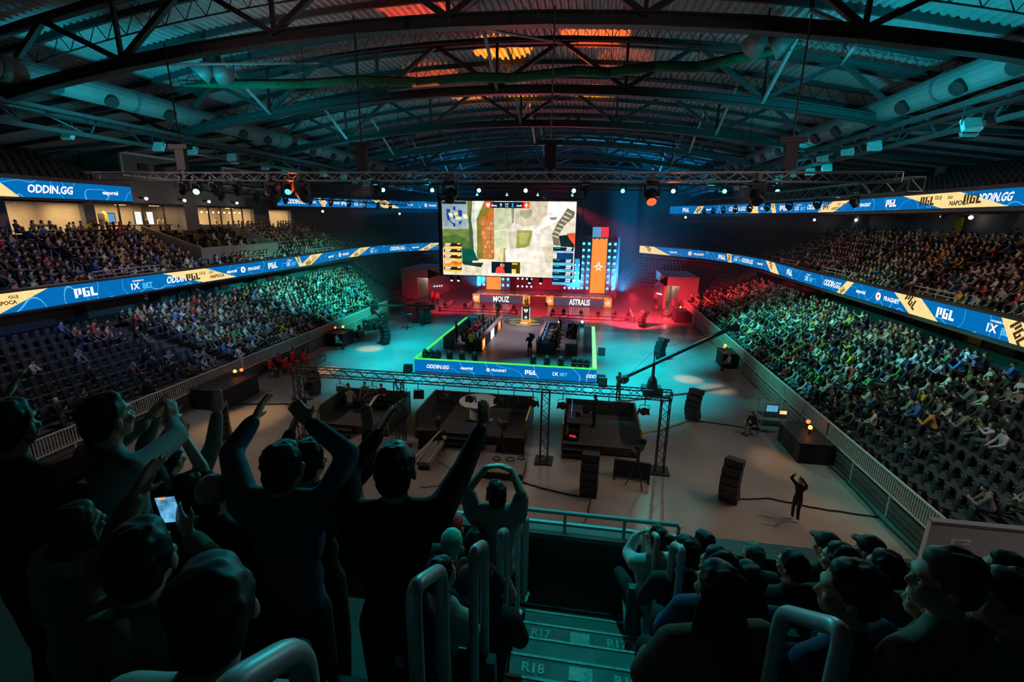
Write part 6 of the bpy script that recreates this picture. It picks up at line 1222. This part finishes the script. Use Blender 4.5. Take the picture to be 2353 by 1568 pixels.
for q in people[NI:]:
    col = rc.choices(PAL, PW)[0][2]; f_ = rc.uniform(.8, 1.25); cols = [rc.choice(SKINS)[:3], tuple(min(1, x*f_) for x in col), rc.choice(TRO), rc.choice(HAIRS)[:3] if rc.random() < .8 else rc.choice(PAL)[2]]
    far.setdefault(q['reg'], []).append((rc.choices((0, 1, 2, 3), (5, 3, 3, 2))[0], q['x'], q['y'], q['z'], q['rz']+rc.uniform(-.35, .35), rc.uniform(.93, 1.05), cols))
for reg, it in far.items(): joined('crowd', it, 'dense crowd of seated spectators filling the rest of the %s' % short[reg], 'crowd', LOWS)
SC = [(.035, .04, .045), (.3, .3, .3)]; farseat = {}
ecount = {}; near_e = sorted(empties[:285], key=lambda q: (q['reg'], q['row'], q['y']))
for q in near_e:
    kk = (q['reg'], q['row']); ecount[kk] = ecount.get(kk, 0)+1; q['lab'] = 'empty dark folding seat, %s row of %s, %s from near' % (ordn[q['row']], short[q['reg']], ORD[ecount[kk]-1])
for k, q in enumerate(empties):
    if k < 285: add_seat(q['x'], q['y'], q['z'], q['rz'], q['lab'], 'empty seats of the %s' % short[q['reg']])
    else: farseat.setdefault(q['reg'], []).append((0, q['x'], q['y'], q['z'], q['rz'], 1, SC))
for q in people:
    if q['d'] < 45: farseat.setdefault(q['reg'], []).append((0, q['x'], q['y'], q['z'], q['rz'], 1, SC))
for reg, it in farseat.items(): joined('folding_seats', it, 'rows of dark folding seats under the spectators of the %s' % short[reg], 'seats', SG)
# empty seats of the dark far corners and of the top tier
it = []
for inner, outer, n, z0, dz in (([(13.8, 59), (13.6, 62), (12.2, 68), (4, 76)], [(20.3, 60.5), (19.3, 66), (16.2, 72), (8.2, 80)], 8, 1.2, .38), ([(-24.8, 57), (-24.6, 62), (-23, 68), (-15, 76)], [(-31.4, 60), (-30.3, 66), (-27.2, 72), (-19.2, 80)], 8, 1.2, .38),
                                ([(24.9, 18), (24.9, 55), (22.9, 62), (12.8, 80)], R3o, 9, 12.0, .38), ([(-37.3, 8), (-37.3, 34.6)], [(-46, 8), (-46, 34.6)], 9, 12.0, .38), (L2i[2:], L2o[2:], 11, 5.1, .36), (R2i[2:], R2o[2:], 11, 5.1, .40)):
    for r in range(n):
        pts = [lerp(inner[i], outer[i], (r+.45)/n) for i in range(len(inner))]
        for a, b_ in zip(pts, pts[1:]):
            L = math.hypot(b_[0]-a[0], b_[1]-a[1]); nn = int(L/.6)
            for k in range(nn):
                p = lerp(a, b_, (k+.5)/nn)
                if not inview(p[0], p[1], z0+dz*r, 10): continue
                rz = math.atan2(b_[1]-a[1], b_[0]-a[0]); rz = rz if a[0] > AX else rz-PI
                it.append((0, p[0], p[1], z0+dz*r, rz, 1, SC))
joined('folding_seats', it, 'rows of empty dark seats in the unlit corners and top tier', 'seats', SG)
# stair handrails in the aisles of the tiers
for reg, xs0, dx, z0, dz, ys, sg, n in (('far side upper tier', 21.3, .88, 5.1, .40, (26.6, 36.4, 46.2, 56), 1, N2), ('suite side upper tier', -32.3, -.82, 5.1, .36, (17.9, 27.9, 53.2), -1, N2)):
    for y in ys:
        t = thing('aisle_handrail', 'grey hooped handrails in the %s aisle of the %s' % (ordn[list(ys).index(y)], reg), 'handrail', (xs0, y, z0))
        for r in range(1, n, 2):
            x = xs0+dx*r; z = z0+dz*r; MB().path([(x, y, z), (x, y, z+.95), (x+dx*.8, y, z+dz*.8+.95), (x+dx*.8, y, z+dz*.8)], .03, 5).build('hoop', M['rail'], t)
# ---------------------------------------------------------------- crew and players
BLK = (.016, .016, .018); JEANS = (.03, .04, .07)
def crew(v, x, y, z, rz, lab, shirt=BLK, tr=BLK, sc_=1.0, group=None, shoes=(.05, .05, .05, 1)): return spawn(CROWD[v], (x, y, z), rz, lab, shirt, tr, group=group, scale=sc_, shoes=shoes)
crew(7, -3.8, 32.6, CZ, .5, 'camera operator in black standing before the middle booth with a shoulder camera')
t = thing('shoulder_camera', 'black shoulder camera held by the operator on the player stage', 'camera', (-3.6, 32.5, CZ+1.55)); MB().cbox((-3.62, 32.6, CZ+1.55), (.2, .5, .25), .4).build('body', M['black'], t); MB().tube((-3.8, 32.85, CZ+1.55), (-3.9, 33.05, CZ+1.55), .08, 8).build('lens', M['black_gloss'], t)
crew(7, -8.1, 32.5, CZ, -.2, 'person in shiny yellow jacket standing at the end of the suite side booth', (.75, .5, .06), BLK); crew(5, -8.6, 45.6, CZ, .6, 'person in dark green coat walking behind the player stage', (.05, .08, .06), BLK); crew(5, -10.1, 35.6, CZ, -1.2, 'coach in black standing behind the red shirted players')
for i, y in enumerate(PY): crew((4, 0, 4, 1, 4)[i], -9.0, y, CZ+.06, -1.5, 'player in red jersey at the suite side desk, %s from camera' % ordn[i], (.55, .03, .05), BLK, 1.0, 'players in red jerseys')
for i, y in enumerate(PY2): crew((0, 4, 4, 1, 4)[i], -2.05, y, CZ+.06, 1.5, 'player in dark jersey at the middle booth desk, %s from camera' % ordn[i], (.07, .05, .05), BLK, 1.0, 'players in dark jerseys')
crew(1, -.95, 38.6, CZ+.06, 1.4, 'coach in dark jersey seated in the narrow outer booth', (.09, .06, .06))
crew(7, 2.25, 27.7, 0, -.8, 'crane operator in grey standing at the camera crane head', (.12, .11, .1), (.1, .09, .09)); crew(5, -16.2, 44.6, 0, .8, 'person in dark clothes beside the second camera crane', (.03, .03, .035)); crew(6, 8.0, 16.6, 0, 2.1, 'man in black filming with raised hands on the open floor, white shoes', BLK, (.025, .028, .032), 1.0, None, (.7, .7, .68, 1))
for y in (23.6,): crew(2, 8.9, 24.0, .0, 1.9, 'seated technician in black leaning forward beside the monitor cart', BLK, (.3, .25, .2))
t = thing('stool', 'dark stool under the technician at the monitor cart', 'stool', (8.9, 24.0, 0)); B(8.7, 9.1, 23.8, 24.2, .38, .44).build('seat', M['black'], t)
for x in (8.75, 9.05):
    for y in (23.85, 24.15): MB().tube((x, y, 0), (x, y, .38), .02, 5).build('leg', M['dark_steel'], t)
crew(0, 10.6, 35.0, 0, 1.6, 'technician in pale shirt seated beside the small dark desk', (.3, .35, .34)); crew(0, -20.0, 34.7, 0, -1.4, 'technician in pale blue seated by the draped desk on the suite side', (.25, .4, .42)); crew(5, 9.0, 63, 0, 2.4, 'person in red light standing before the far side tunnel', (.2, .1, .1)); crew(5, 10.2, 57.4, 0, 2.2, 'person standing by the cases in the red lit corner', (.15, .08, .08)); crew(5, -19.2, 57.0, 0, -2.2, 'person in red vest before the suite side tunnel', (.4, .04, .04)); crew(5, -18.3, 56.2, 0, -2.4, 'second person in red vest before the suite side tunnel', (.4, .05, .04))
for i, (x, y) in enumerate(((-21.0, 27.4), (-20.6, 28.2), (-21.2, 28.6), (-20.7, 29.4), (-21.1, 30.2), (-20.3, 29.9))):
    crew((0, 2, 1, 0, 4, 2)[i], x+.2, y, 0, -1.5, 'person in red uniform seated at the suite side barrier, %s from camera' % ordn[i], (.6, .02, .02), (.5, .03, .02) if i % 2 else (.04, .03, .03), 1.0, 'row of people in red uniforms')
    t = thing('folding_chair', 'plain dark chair under the %s person in red uniform' % ordn[i], 'chair', (x+.1, y, 0)); B(x-.1, x+.3, y-.2, y+.2, .4, .44).build('seat', M['black'], t); B(x-.14, x-.1, y-.2, y+.2, .44, .85).build('backrest', M['black'], t)
    for a in (-.08, .28):
        for b_ in (-.18, .18): MB().tube((x+a, y+b_, 0), (x+a, y+b_, .4), .018, 4).build('leg', M['dark_steel'], t)
for i, (x, y, v, c) in enumerate(((-12.2, 22.0, 2, (.2, .2, .2)), (-11.8, 23.0, 0, (.12, .12, .14)), (-10.8, 22.9, 1, (.1, .02, .03)), (-12.6, 22.6, 0, (.05, .05, .05)))):
    crew(v, x, y, .46, (.4, 3.0, -2.6, -1.4)[i], 'seated guest in %s at the low studio table' % ('grey', 'charcoal', 'maroon', 'black')[i], c)
    t = thing('studio_chair', 'dark chair under the guest in %s' % ('grey', 'charcoal', 'maroon', 'black')[i], 'chair', (x, y, .46)); B(x-.22, x+.22, y-.22, y+.22, .84, .9).build('seat', M['black'], t)
    for a in (-.18, .18):
        for b_ in (-.18, .18): MB().tube((x+a, y+b_, .46), (x+a, y+b_, .84), .02, 4).build('leg', M['dark_steel'], t)
crew(5, .75, 22.4, .46, 1.3, 'man in black suit standing at the gaming desk of the last platform')
t = thing('rack', 'standing person group marker', 'rack') if False else None
for i, (x, y, c, v) in enumerate(((-34.2, 35.6, (.06, .2, .08), 6), (-33.9, 36.4, (.3, .3, .3), 5), (-34.0, 34.9, (.1, .03, .04), 5), (-33.6, 31.2, (.5, .3, .2), 6))): crew(v, x, y, 3.3, -1.2, 'standing spectator on the walkway under the suite side strip, in %s' % ('green', 'grey', 'maroon', 'tan')[i], c)
for i, (y, v) in enumerate(((42.6, 5), (43.2, 5), (41.2, 5), (50.2, 5), (47.3, 5))): crew(v, -42.7, y, 8.6, -1.3, 'person in %s behind the suite glass' % ('cream shirt, tallest in the second suite,', 'white top near the lightboxes', 'brown jacket by the counter', 'yellow lit shirt at the pale counter', 'dark coat at the edge of the third suite')[i], ((.6, .5, .35), (.6, .6, .55), (.2, .12, .08), (.5, .4, .2), (.05, .05, .05))[i])
for i, (x, y) in enumerate(((11.9, 50.6), (12.1, 52.0))): crew(5, x-.1, y, .95, 1.6, '%s person standing at the far side barrier near the red corner' % ('first', 'second')[i], (.05, .06, .12))

k = 0
for r in range(3):
    for j in range(7):
        if rc.random() < .25: continue
        x, y = -35.6-r*1.5, 39.2+j*1.3+rc.uniform(-.15, .15); z = 7.0 if r == 0 else 5.1+.36*int((-32-x)/.82+1)
        z = max(7.0, z); c = rc.choice((('black', BLK), ('grey', (.16, .16, .16)), ('white', (.5, .48, .46)), ('navy', (.02, .03, .07)), ('brown', (.14, .08, .05))))
        crew(rc.choice((0, 1, 2, 3)), x, y, z, -1.1, 'guest in %s seated in the dark box below the suites, %s of them' % (c[0], ORD[k]), c[1], group='guests in the terrace box')
        t = thing('lounge_chair', 'dark lounge chair under the %s guest of the terrace box' % ORD[k], 'chair', (x, y, z), 0, 'chairs in the terrace box'); B(x-.3, x+.25, y-.28, y+.28, z, z+.42).build('seat', M['black'], t); B(x-.4, x-.28, y-.28, y+.28, z+.2, z+.85).build('backrest', M['black'], t); k += 1
# ================================================================ the stand around the camera
SXL, SXR = -.43, .66
mb = MB()
for r in range(15, 27):
    yn, z = 2.84-.7*(r-18), 7.41+.41*(r-18)
    for a, b_ in ((-7, SXL), (SXR, 7)): mb.box(a, b_, yn-.7, yn, z-1.2, z)
mb.build('terrace', M['dark_concrete'], kind='structure')
st = thing('stair_flight', None, None, (0, 2.84, 7.41)); st['kind'] = 'structure'
for k in range(-8, 5):
    yn, z = 2.84+.35*k, 7.41-.205*k
    if k == 4: B(SXL, SXR, yn-.35, 4.6, z-.3, z).build('landing', M['stair'], st); continue
    B(SXL, SXR, yn-.36, yn, z-.6, z).build('tread', M['stair'], st); B(SXL, SXR, yn-.015, yn+.006, z-.03, z+.006).build('nosing', M['paint'], st)
    if k % 2 == 0:
        row = 18-k//2
        for x in (-.24, .43): flat_text('row_number', 'R%d' % row, M['paint'], st, (x, yn-.1, z+.004), (1, 0, 0), (0, 1, 0), .085)
        B(.02, .19, yn-.15, yn-.04, z, z+.003).build('grip_patch', M['paint'], st); MB().prism([(.53, yn-.16, z+.001), (.57, yn-.16, z+.001), (.62, yn-.07, z+.001), (.58, yn-.07, z+.001)], (0, 0, .003)).build('grip_patch', M['paint'], st)
B(-7, 4.2, 4.6, 4.85, 3.0, 7.14).build('wall_front', M['wall_dark'], kind='structure')
B(-7, 4.2, 4.9, 6.6, 0, 4.6).build('terrace', M['dark_concrete'], kind='structure')
t = thing('parapet_rail', 'teal lit steel rail on the parapet at the foot of the stairs', 'railing', (0, 4.65, 7.14))
B(-3.2, 4.2, 4.56, 4.82, 7.14, 7.2).build('ledge', M['stair'], t); MB().tube((-1.6, 4.66, 7.42), (1.12, 4.66, 7.42), .025, 8).build('top_rail', M['rail'], t); B(-1.6, 1.12, 4.63, 4.67, 7.27, 7.3).build('mid_rail', M['rail'], t)
for x in (-1.6, -.8, -.1, .55, 1.12): MB().tube((x, 4.65, 7.18), (x, 4.65, 7.42), .02, 6).build('post', M['rail'], t)
def hoop(lab, x, y0, z0, y1, z1, d0=1.35, d1=1.4, group=None):
    t = thing('handrail', lab, 'handrail', (x, y0, z0-d0), 0, 'hooped stair handrails'); r_ = .025
    c0, c1 = Vector((x, y0, z0)), Vector((x, y1, z1)); L = .07; d = (c1-c0).normalized(); dn = Vector((0, 0, -1)); P = [(x, y0, z0-d0)]
    for c, u, v in ((c0, dn, d), (c1, -d, dn)):
        for q in range(7): f = q/6; P.append(tuple((c+u*L)*(1-f)**2+c*2*f*(1-f)+(c+v*L)*f*f))
    P.append((x, y1, z1-d1))
    MB().sweep(P, r_, 14).build('hoop', M['rail'], t, smooth=True)
    for y, z in ((y0, z0-d0), (y1, z1-d1)): MB().lathe((x, y, z), [(.05, 0), (.05, .012), (.03, .02)], 10).build('flange', M['rail'], t)
for k, (y0, z0, y1, z1) in enumerate(((.42, 9.97, .61, 9.86), (1.13, 9.52, 1.40, 9.36), (1.88, 9.06, 2.13, 8.91), (2.62, 8.62, 2.84, 8.47), (3.3, 8.2, 3.5, 8.07), (3.95, 7.8, 4.12, 7.68))):
    hoop('grey hooped handrail on the cheering side of the stairs, %s from the camera' % ordn[k], -.47, y0, z0, y1, z1, z0-(7.41-.586*(y0-2.84))-.1, z1-(7.41-.586*(y1-2.84))-.1)
for k, (y0, z0, y1, z1) in enumerate(((1.12, 9.58, 1.44, 9.33), (2.78, 8.53, 3.05, 8.36), (3.62, 8.0, 3.82, 7.88), (4.1, 7.72, 4.24, 7.62))):
    hoop('grey hooped handrail on the seated side of the stairs, %s from the camera' % ordn[k], .71, y0, z0, y1, z1, z0-(7.41-.586*(y0-2.84))-.1, z1-(7.41-.586*(y1-2.84))-.1)
# ---------------------------------------------------------------- spectators near the camera
FR = {r: (2.44-.7*(r-18), 7.41+.41*(r-18)) for r in range(15, 24)}
def fan(lab, base, head, body=0.0, seated=False, arms=None, yaw=0, pitch=0, shirt=(.02, .02, .022), trousers=(.02, .02, .025), hair='short', haircol=(.012, .01, .009), skin=(.5, .31, .22), s=None, **kw):
    D = SEAT if seated else STAND; b = np.array(base, float); h = np.array(head, float)-b; s = s or h[2]/D['head'][2]; m = rotz(body)
    J = {k: m @ (v*s) for k, v in D.items()}; d = h-J['head']
    for k, f in (('neck', .9), ('shL', .8), ('shR', .8), ('chest', .6), ('waist', .3), ('elL', .8), ('elR', .8), ('wrL', .6), ('wrR', .6)): J[k] = J[k]+d*f
    J['head'] = h; hands = {}
    for S, (el, wr, tip, n) in (arms or {}).items():
        J['el'+S] = np.array(el)-b; J['wr'+S] = np.array(wr)-b; sh = J['sh'+S]; e = J['el'+S]
        lift = max(0, e[2]-sh[2])*.28; J['sh'+S] = sh+vv(0, 0, min(.07, lift))
        hands[S] = dict(d=np.array(tip)-np.array(wr), n=n, t=kw.get('thumb', {}).get(S, 1 if S == 'L' else -1), curl=kw.get('curl', .25))
    ms = dress(figure(J, kw.get('fine', .009 if arms else .0115), yaw+body, pitch, s if not seated else min(s, 1.05), hair, hands=hands, sleeve=kw.get('sleeve', 1.0), puffy=kw.get('puffy', 1.0)*1.04, hood=kw.get('hood', False)), hair)
    if 'shirt_name' in kw: pass
    o = spawn(ms, base, 0, lab, shirt, trousers, (*haircol, 1), (*skin, 1)); o.rotation_euler = (0, 0, 0)
    for k in (-1, 1):   # eyes
        e = np.array(h)+rotz(yaw+body) @ rotx(pitch) @ vv(.032*k, .069, .004); q = MB().ball((0, 0, 0), .0115, 8, 6).mesh('eye'); q.materials.append(M['white']); w = lnk(bpy.data.objects.new('eye', q), o); w.location = e
        q = MB().ball((0, 0, 0), .0062, 8, 6).mesh('iris'); q.materials.append(M['black_gloss']); i_ = lnk(bpy.data.objects.new('iris', q), w); i_.location = rotz(yaw+body) @ vv(0, .0075, 0)
    return o
fr = lambda r, dx=0: FR[r]
fan('tall man in black waving one high arm, back to the camera beside the handrail', (-.8, 1.72, 7.82), (-.78, 1.74, 9.53), .15, arms={'R': ((-.54, 2.0, 9.43), (-.51, 2.25, 9.53), (-.52, 2.4, 9.67), (-.5, .6, -.2)), 'L': ((-1.12, 1.95, 9.36), (-1.06, 2.2, 9.48), (-1.02, 2.3, 9.6), (.5, .6, 0))}, yaw=.1, shirt=(.009, .009, .01))
fan('man in blue long sleeved shirt with both arms bent over his head', (-1.33, 1.72, 7.82), (-1.31, 1.74, 9.49), .1, arms={'L': ((-1.70, 1.88, 9.46), (-1.71, 2.08, 9.55), (-1.70, 2.2, 9.66), (.8, .3, -.2)), 'R': ((-1.11, 1.95, 9.47), (-1.34, 2.0, 9.6), (-1.47, 2.06, 9.68), (-.3, .6, -.5))}, shirt=(.035, .085, .13), puffy=1.02)
fan('man in pale grey shirt looking sideways with an arm stretched out', (-2.36, 1.85, 7.82), (-2.34, 1.85, 9.6), -.3, arms={'R': ((-2.27, 2.15, 9.37), (-2.5, 2.34, 9.36), (-2.58, 2.44, 9.46), (-.6, .3, 0)), 'L': ((-2.66, 2.1, 9.3), (-2.64, 2.3, 9.36), (-2.62, 2.42, 9.46), (.6, .3, 0))}, yaw=.1, pitch=.1, shirt=(.26, .25, .26), hair='crop')
dp = fan('man in olive hoodie clapping one raised hand and holding up a phone', (-1.3, .98, 8.28), (-1.3, 1.04, 9.57), -.1, True, arms={'L': ((-1.66, 1.2, 9.39), (-1.70, 1.38, 9.53), (-1.69, 1.48, 9.63), (.9, .2, 0)), 'R': ((-1.24, 1.24, 9.37), (-1.45, 1.35, 9.40), (-1.56, 1.41, 9.45), (-.4, .8, .2))}, yaw=.5, shirt=(.13, .15, .085), hood=True, curl=.2)
MB().lathe((0, 0, -.02), [(.034, 0), (.036, .01), (.036, .035), (.034, .045)], 12).build('wrist_strap', M['black'], dp).location = (-.395, .385, 1.235)
t = thing('phone', 'lit phone recording the stage, held up by the man in olive', 'phone', (-1.60, 1.42, 9.46), .35); me = MB().cbox((0, 0, 0), (.075, .009, .15), 0, .2).mesh('case'); me.materials.append(M['black_gloss']); lnk(bpy.data.objects.new('case', me), t)
me = MB().cbox((0, -.006, 0), (.068, .003, .13), 0, .2).mesh('lit_screen'); me.materials.append(M['screen_blue']); lnk(bpy.data.objects.new('lit_screen', me), t); me = MB().cbox((-.01, -.0195, .06), (.025, .003, .006), 0, .2).mesh('record_mark'); me.materials.append(M['tiny_red']); lnk(bpy.data.objects.new('record_mark', me), t)
fan('dark haired man in a white top seen close from behind, nearest the camera', (-.74, .58, 8.66), (-.71, .68, 9.82), .1, True, yaw=.45, pitch=-.05, shirt=(.36, .36, .35), hair='crop', haircol=(.016, .014, .013), skin=(.55, .33, .24))
fan('man in maroon sleeves with a bent arm raised at the edge of the group', (-2.58, 1.55, 7.9), (-2.56, 1.6, 9.65), 0, arms={'R': ((-2.34, 1.78, 9.42), (-2.5, 1.88, 9.58), (-2.62, 1.94, 9.66), (-.4, .6, -.4)), 'L': ((-2.95, 1.7, 9.45), (-2.95, 1.85, 9.66), (-2.93, 1.92, 9.78), (.4, .6, 0))}, yaw=.3, shirt=(.09, .012, .022))
fan('woman in a pale teal lit shawl between the maroon and grey shirts', (-1.98, 1.32, 8.0), (-1.96, 1.35, 9.38), -.1, yaw=.1, hair='long', haircol=(.05, .035, .03), shirt=(.3, .33, .3), puffy=1.15, hood=True)
fan('man in black behind the blue shirt raising a hand to the side', (-1.58, 2.28, 7.41), (-1.56, 2.3, 9.2), 0, arms={'R': ((-1.24, 2.4, 9.15), (-1.28, 2.5, 9.32), (-1.31, 2.55, 9.44), (-.5, .5, 0)), 'L': ((-1.86, 2.45, 9.1), (-1.88, 2.6, 9.22), (-1.85, 2.66, 9.32), (.4, .6, 0))}, shirt=(.02, .018, .018))
fan('balding man in dark clothes standing behind the phone', (-1.70, 1.72, 7.82), (-1.70, 1.74, 9.31), 0, yaw=.2, hair='bald', shirt=(.014, .014, .016))
fan('fan with bare forearms clapping above the heads, second row on', (-2.24, 2.14, 7.41), (-2.3, 2.2, 8.98), 0, arms={'R': ((-2.3, 2.3, 9.08), (-2.48, 2.38, 9.24), (-2.55, 2.42, 9.36), (-.8, .2, 0)), 'L': ((-2.66, 2.3, 9.1), (-2.6, 2.4, 9.26), (-2.58, 2.44, 9.36), (.8, .2, 0))}, sleeve=.2, shirt=(.04, .04, .045))
fan('fan in grey lifting both arms, partly behind the man in grey shirt', (-2.75, 2.5, 7.2), (-2.8, 2.55, 8.95), 0, arms={'R': ((-2.5, 2.62, 9.05), (-2.52, 2.72, 9.25), (-2.53, 2.76, 9.4), (-.8, .3, 0)), 'L': ((-3.06, 2.62, 9.0), (-3.0, 2.7, 9.2), (-2.96, 2.74, 9.34), (.8, .2, 0))}, shirt=(.2, .2, .2))
fan('boy in pale shirt holding his head with both hands at the rail', (-.6, 3.12, 7.0), (-.6, 3.14, 8.55), .1, arms={'L': ((-.82, 3.12, 8.58), (-.70, 3.24, 8.72), (-.60, 3.26, 8.74), (.2, -.2, -1)), 'R': ((-.40, 3.12, 8.60), (-.50, 3.24, 8.72), (-.58, 3.26, 8.73), (-.2, -.2, -1))}, sleeve=.35, shirt=(.24, .25, .24), yaw=.3)
fan('person in grey hoodie and dark beanie seated in front of the boy', (-.72, 2.88, 7.02), (-.70, 2.9, 8.28), 0, True, hair='short', shirt=(.2, .21, .2), hood=True)
fan('person in a black puffer coat leaning over beside the middle handrail', (-.62, 2.35, 7.25), (-.5, 2.62, 8.2), -.2, True, hair='hood', haircol=(.012, .012, .012), shirt=(.012, .012, .013), puffy=1.25)
fan('seated person in pale hoodie close to the second handrail', (-.80, 2.08, 7.45), (-.74, 2.2, 8.6), -.2, True, yaw=-.5, hair='short', shirt=(.38, .38, .36), hood=True)
fan('person in dark coat and speckled pompom hat low in the front row', (-.98, 3.0, 6.9), (-.93, 3.05, 8.12), 0, True, hair='beanie', haircol=(.22, .42, .35), shirt=(.03, .06, .06))
fan('person in bright red cap just visible behind the black sleeve', (-1.06, 3.35, 6.75), (-1.02, 3.4, 8.02), 0, True, hair='cap', haircol=(.6, .02, .02), shirt=(.05, .05, .05))
fan('dark haired person seated low behind the waving man', (-.98, 2.42, 7.3), (-.93, 2.44, 8.45), 0, True, shirt=(.02, .02, .024))
# seated side
fan('woman in pale jacket lifting a hand to her face at the foot of the rails', (.72, 3.8, 6.6), (.74, 3.84, 7.83), .25, True, arms={'L': ((.52, 3.95, 7.55), (.60, 3.98, 7.74), (.68, 3.96, 7.82), (.5, -.3, 0))}, yaw=.5, pitch=.25, hair='bun', shirt=(.4, .46, .47), puffy=1.05)
fan('person in dark hood seated beside the woman in pale jacket', (.80, 3.1, 7.0), (.82, 3.14, 8.24), .15, True, yaw=.5, hair='short', shirt=(.02, .022, .025))
fan('young man with short hair in profile by the ledge', (1.15, 3.84, 6.6), (1.14, 3.84, 7.82), .1, True, yaw=.7, shirt=(.03, .04, .05))
fan('man in blue jacket with wavy hair behind the second seated side rail', (.84, 2.42, 7.41), (.82, 2.44, 8.68), .2, True, yaw=.5, hair='tuft', shirt=(.03, .07, .16))
fan('person with round pale hair in the front row by the ledge', (1.6, 3.84, 6.6), (1.57, 3.84, 7.76), 0, True, yaw=.3, hair='crop', haircol=(.12, .1, .08), shirt=(.04, .04, .045))
fan('woman with long straight dark hair in a quilted bronze jacket', (.66, 1.72, 7.85), (.60, 1.74, 9.12), .25, True, yaw=.2, hair='long', haircol=(.014, .012, .012), shirt=(.11, .07, .035), puffy=1.2)
fan('woman with dark wavy hair seated next to the bronze jacket', (1.02, 2.44, 7.41), (1.0, 2.46, 8.6), .1, True, yaw=.2, hair='long', haircol=(.018, .014, .012), shirt=(.03, .035, .04))
fan('bearded man in dark jacket with short hair in the third seated row', (1.57, 3.1, 7.0), (1.55, 3.14, 8.22), .2, True, yaw=.5, shirt=(.025, .028, .03), puffy=1.1)
fan('person in a dark peaked cap near the ledge', (2.16, 3.84, 6.62), (2.14, 3.84, 7.92), .1, True, yaw=.5, hair='cap', haircol=(.015, .015, .017), shirt=(.05, .06, .06))
fan('young man with full dark hair facing the stage, third seated row', (1.86, 3.1, 7.0), (1.84, 3.14, 8.31), .2, True, yaw=.6, hair='tuft', shirt=(.03, .03, .03))
fan('person in wide brimmed dark cap at the end of the front row', (2.50, 3.84, 6.62), (2.47, 3.84, 7.93), .1, True, yaw=.6, hair='cap', haircol=(.02, .02, .02), shirt=(.03, .035, .04))
fan('young man in striped sweater with dark hair beside the cap', (2.16, 3.1, 7.0), (2.13, 3.14, 8.29), .1, True, yaw=.6, hair='tuft', shirt=(.12, .13, .12))
fan('large dark haired man in clear profile beside the nearest seated side rail', (1.10, 1.72, 7.88), (1.08, 1.74, 9.19), .5, True, yaw=.75, hair='tuft', shirt=(.02, .05, .11))
gl = fan('man with glasses and brown hair looking across, blurred in the photo', (1.42, 1.72, 7.95), (1.39, 1.74, 9.29), .5, True, yaw=.8, hair='tuft', haircol=(.07, .05, .035), shirt=(.10, .085, .07), puffy=1.05)
gh = np.array((-.03, .02, 1.34)); gm = rotz(1.3)
for k in (-1, 1):
    for nm, pts in (('glasses_rim', [tuple(gh+gm @ vv(.034*k+.021*math.cos(a*.7854), .092, .018*math.sin(a*.7854))) for a in range(9)]), ('glasses_temple', [tuple(gh+gm @ vv(.055*k, .09, 0)), tuple(gh+gm @ vv(.082*k, 0, 0))])):
        me = MB().path(pts, .002, 4).mesh(nm); me.materials.append(M['black']); lnk(bpy.data.objects.new(nm, me), gl)
fan('person with cropped hair in pale collar at the far end', (2.85, 3.1, 7.0), (2.83, 3.14, 8.38), .4, True, yaw=.7, hair='crop', shirt=(.15, .15, .15))
fan('man with pale blue scarf in profile at the picture edge', (1.66, 1.74, 7.9), (1.63, 1.76, 9.22), .5, True, yaw=.8, hair='short', shirt=(.14, .2, .24), hood=True)
fan('older spectator seated between the profile man and the ledge', (1.92, 2.42, 7.41), (1.90, 2.44, 8.62), .3, True, yaw=.6, hair='short', haircol=(.1, .09, .08), shirt=(.035, .035, .04))
fan('spectator in dark knit hat behind the man with glasses', (2.28, 2.42, 7.41), (2.26, 2.44, 8.66), .3, True, yaw=.5, hair='beanie', haircol=(.02, .02, .025), shirt=(.03, .03, .035))
fan('fan below the parapet lifting two open hands above the ledge', (1.72, 5.3, 4.6), (1.72, 5.3, 6.2), 0, arms={'L': ((1.52, 5.35, 6.25), (1.56, 5.3, 6.55), (1.56, 5.3, 6.75), (0, 1, 0)), 'R': ((1.92, 5.35, 6.2), (1.80, 5.3, 6.5), (1.80, 5.3, 6.7), (0, 1, 0))}, shirt=(.12, .02, .03))
# seats below the seated spectators
for k, (x, y, z, who) in enumerate(((-1.3, .98, 8.28, 'man in olive hoodie'), (-.74, .58, 8.66, 'man in white top'), (-.72, 2.88, 7.02, 'person in grey hoodie'), (-.62, 2.35, 7.25, 'person in black puffer coat'), (-.8, 2.08, 7.45, 'person in pale hoodie'), (-.98, 3.0, 6.9, 'person in pompom hat'), (.72, 3.8, 6.6, 'woman in pale jacket'), (.8, 3.1, 7.0, 'person in dark hood'), (1.15, 3.84, 6.6, 'young man by the ledge'), (.84, 2.42, 7.41, 'man in blue jacket'), (1.6, 3.84, 6.6, 'person with pale hair'), (.66, 1.72, 7.85, 'woman in bronze jacket'), (1.1, 1.72, 7.88, 'large man in profile'), (1.57, 3.1, 7.0, 'bearded man'), (1.86, 3.1, 7.0, 'young man with full hair'), (2.16, 3.84, 6.62, 'person in peaked cap'), (1.42, 1.72, 7.95, 'man with glasses'))):
    add_seat(x, y-.02, z, 0, 'dark folding seat under the %s beside the stairs' % who, 'occupied seats beside the stairs')
bpy.data.scenes.remove(WORK)
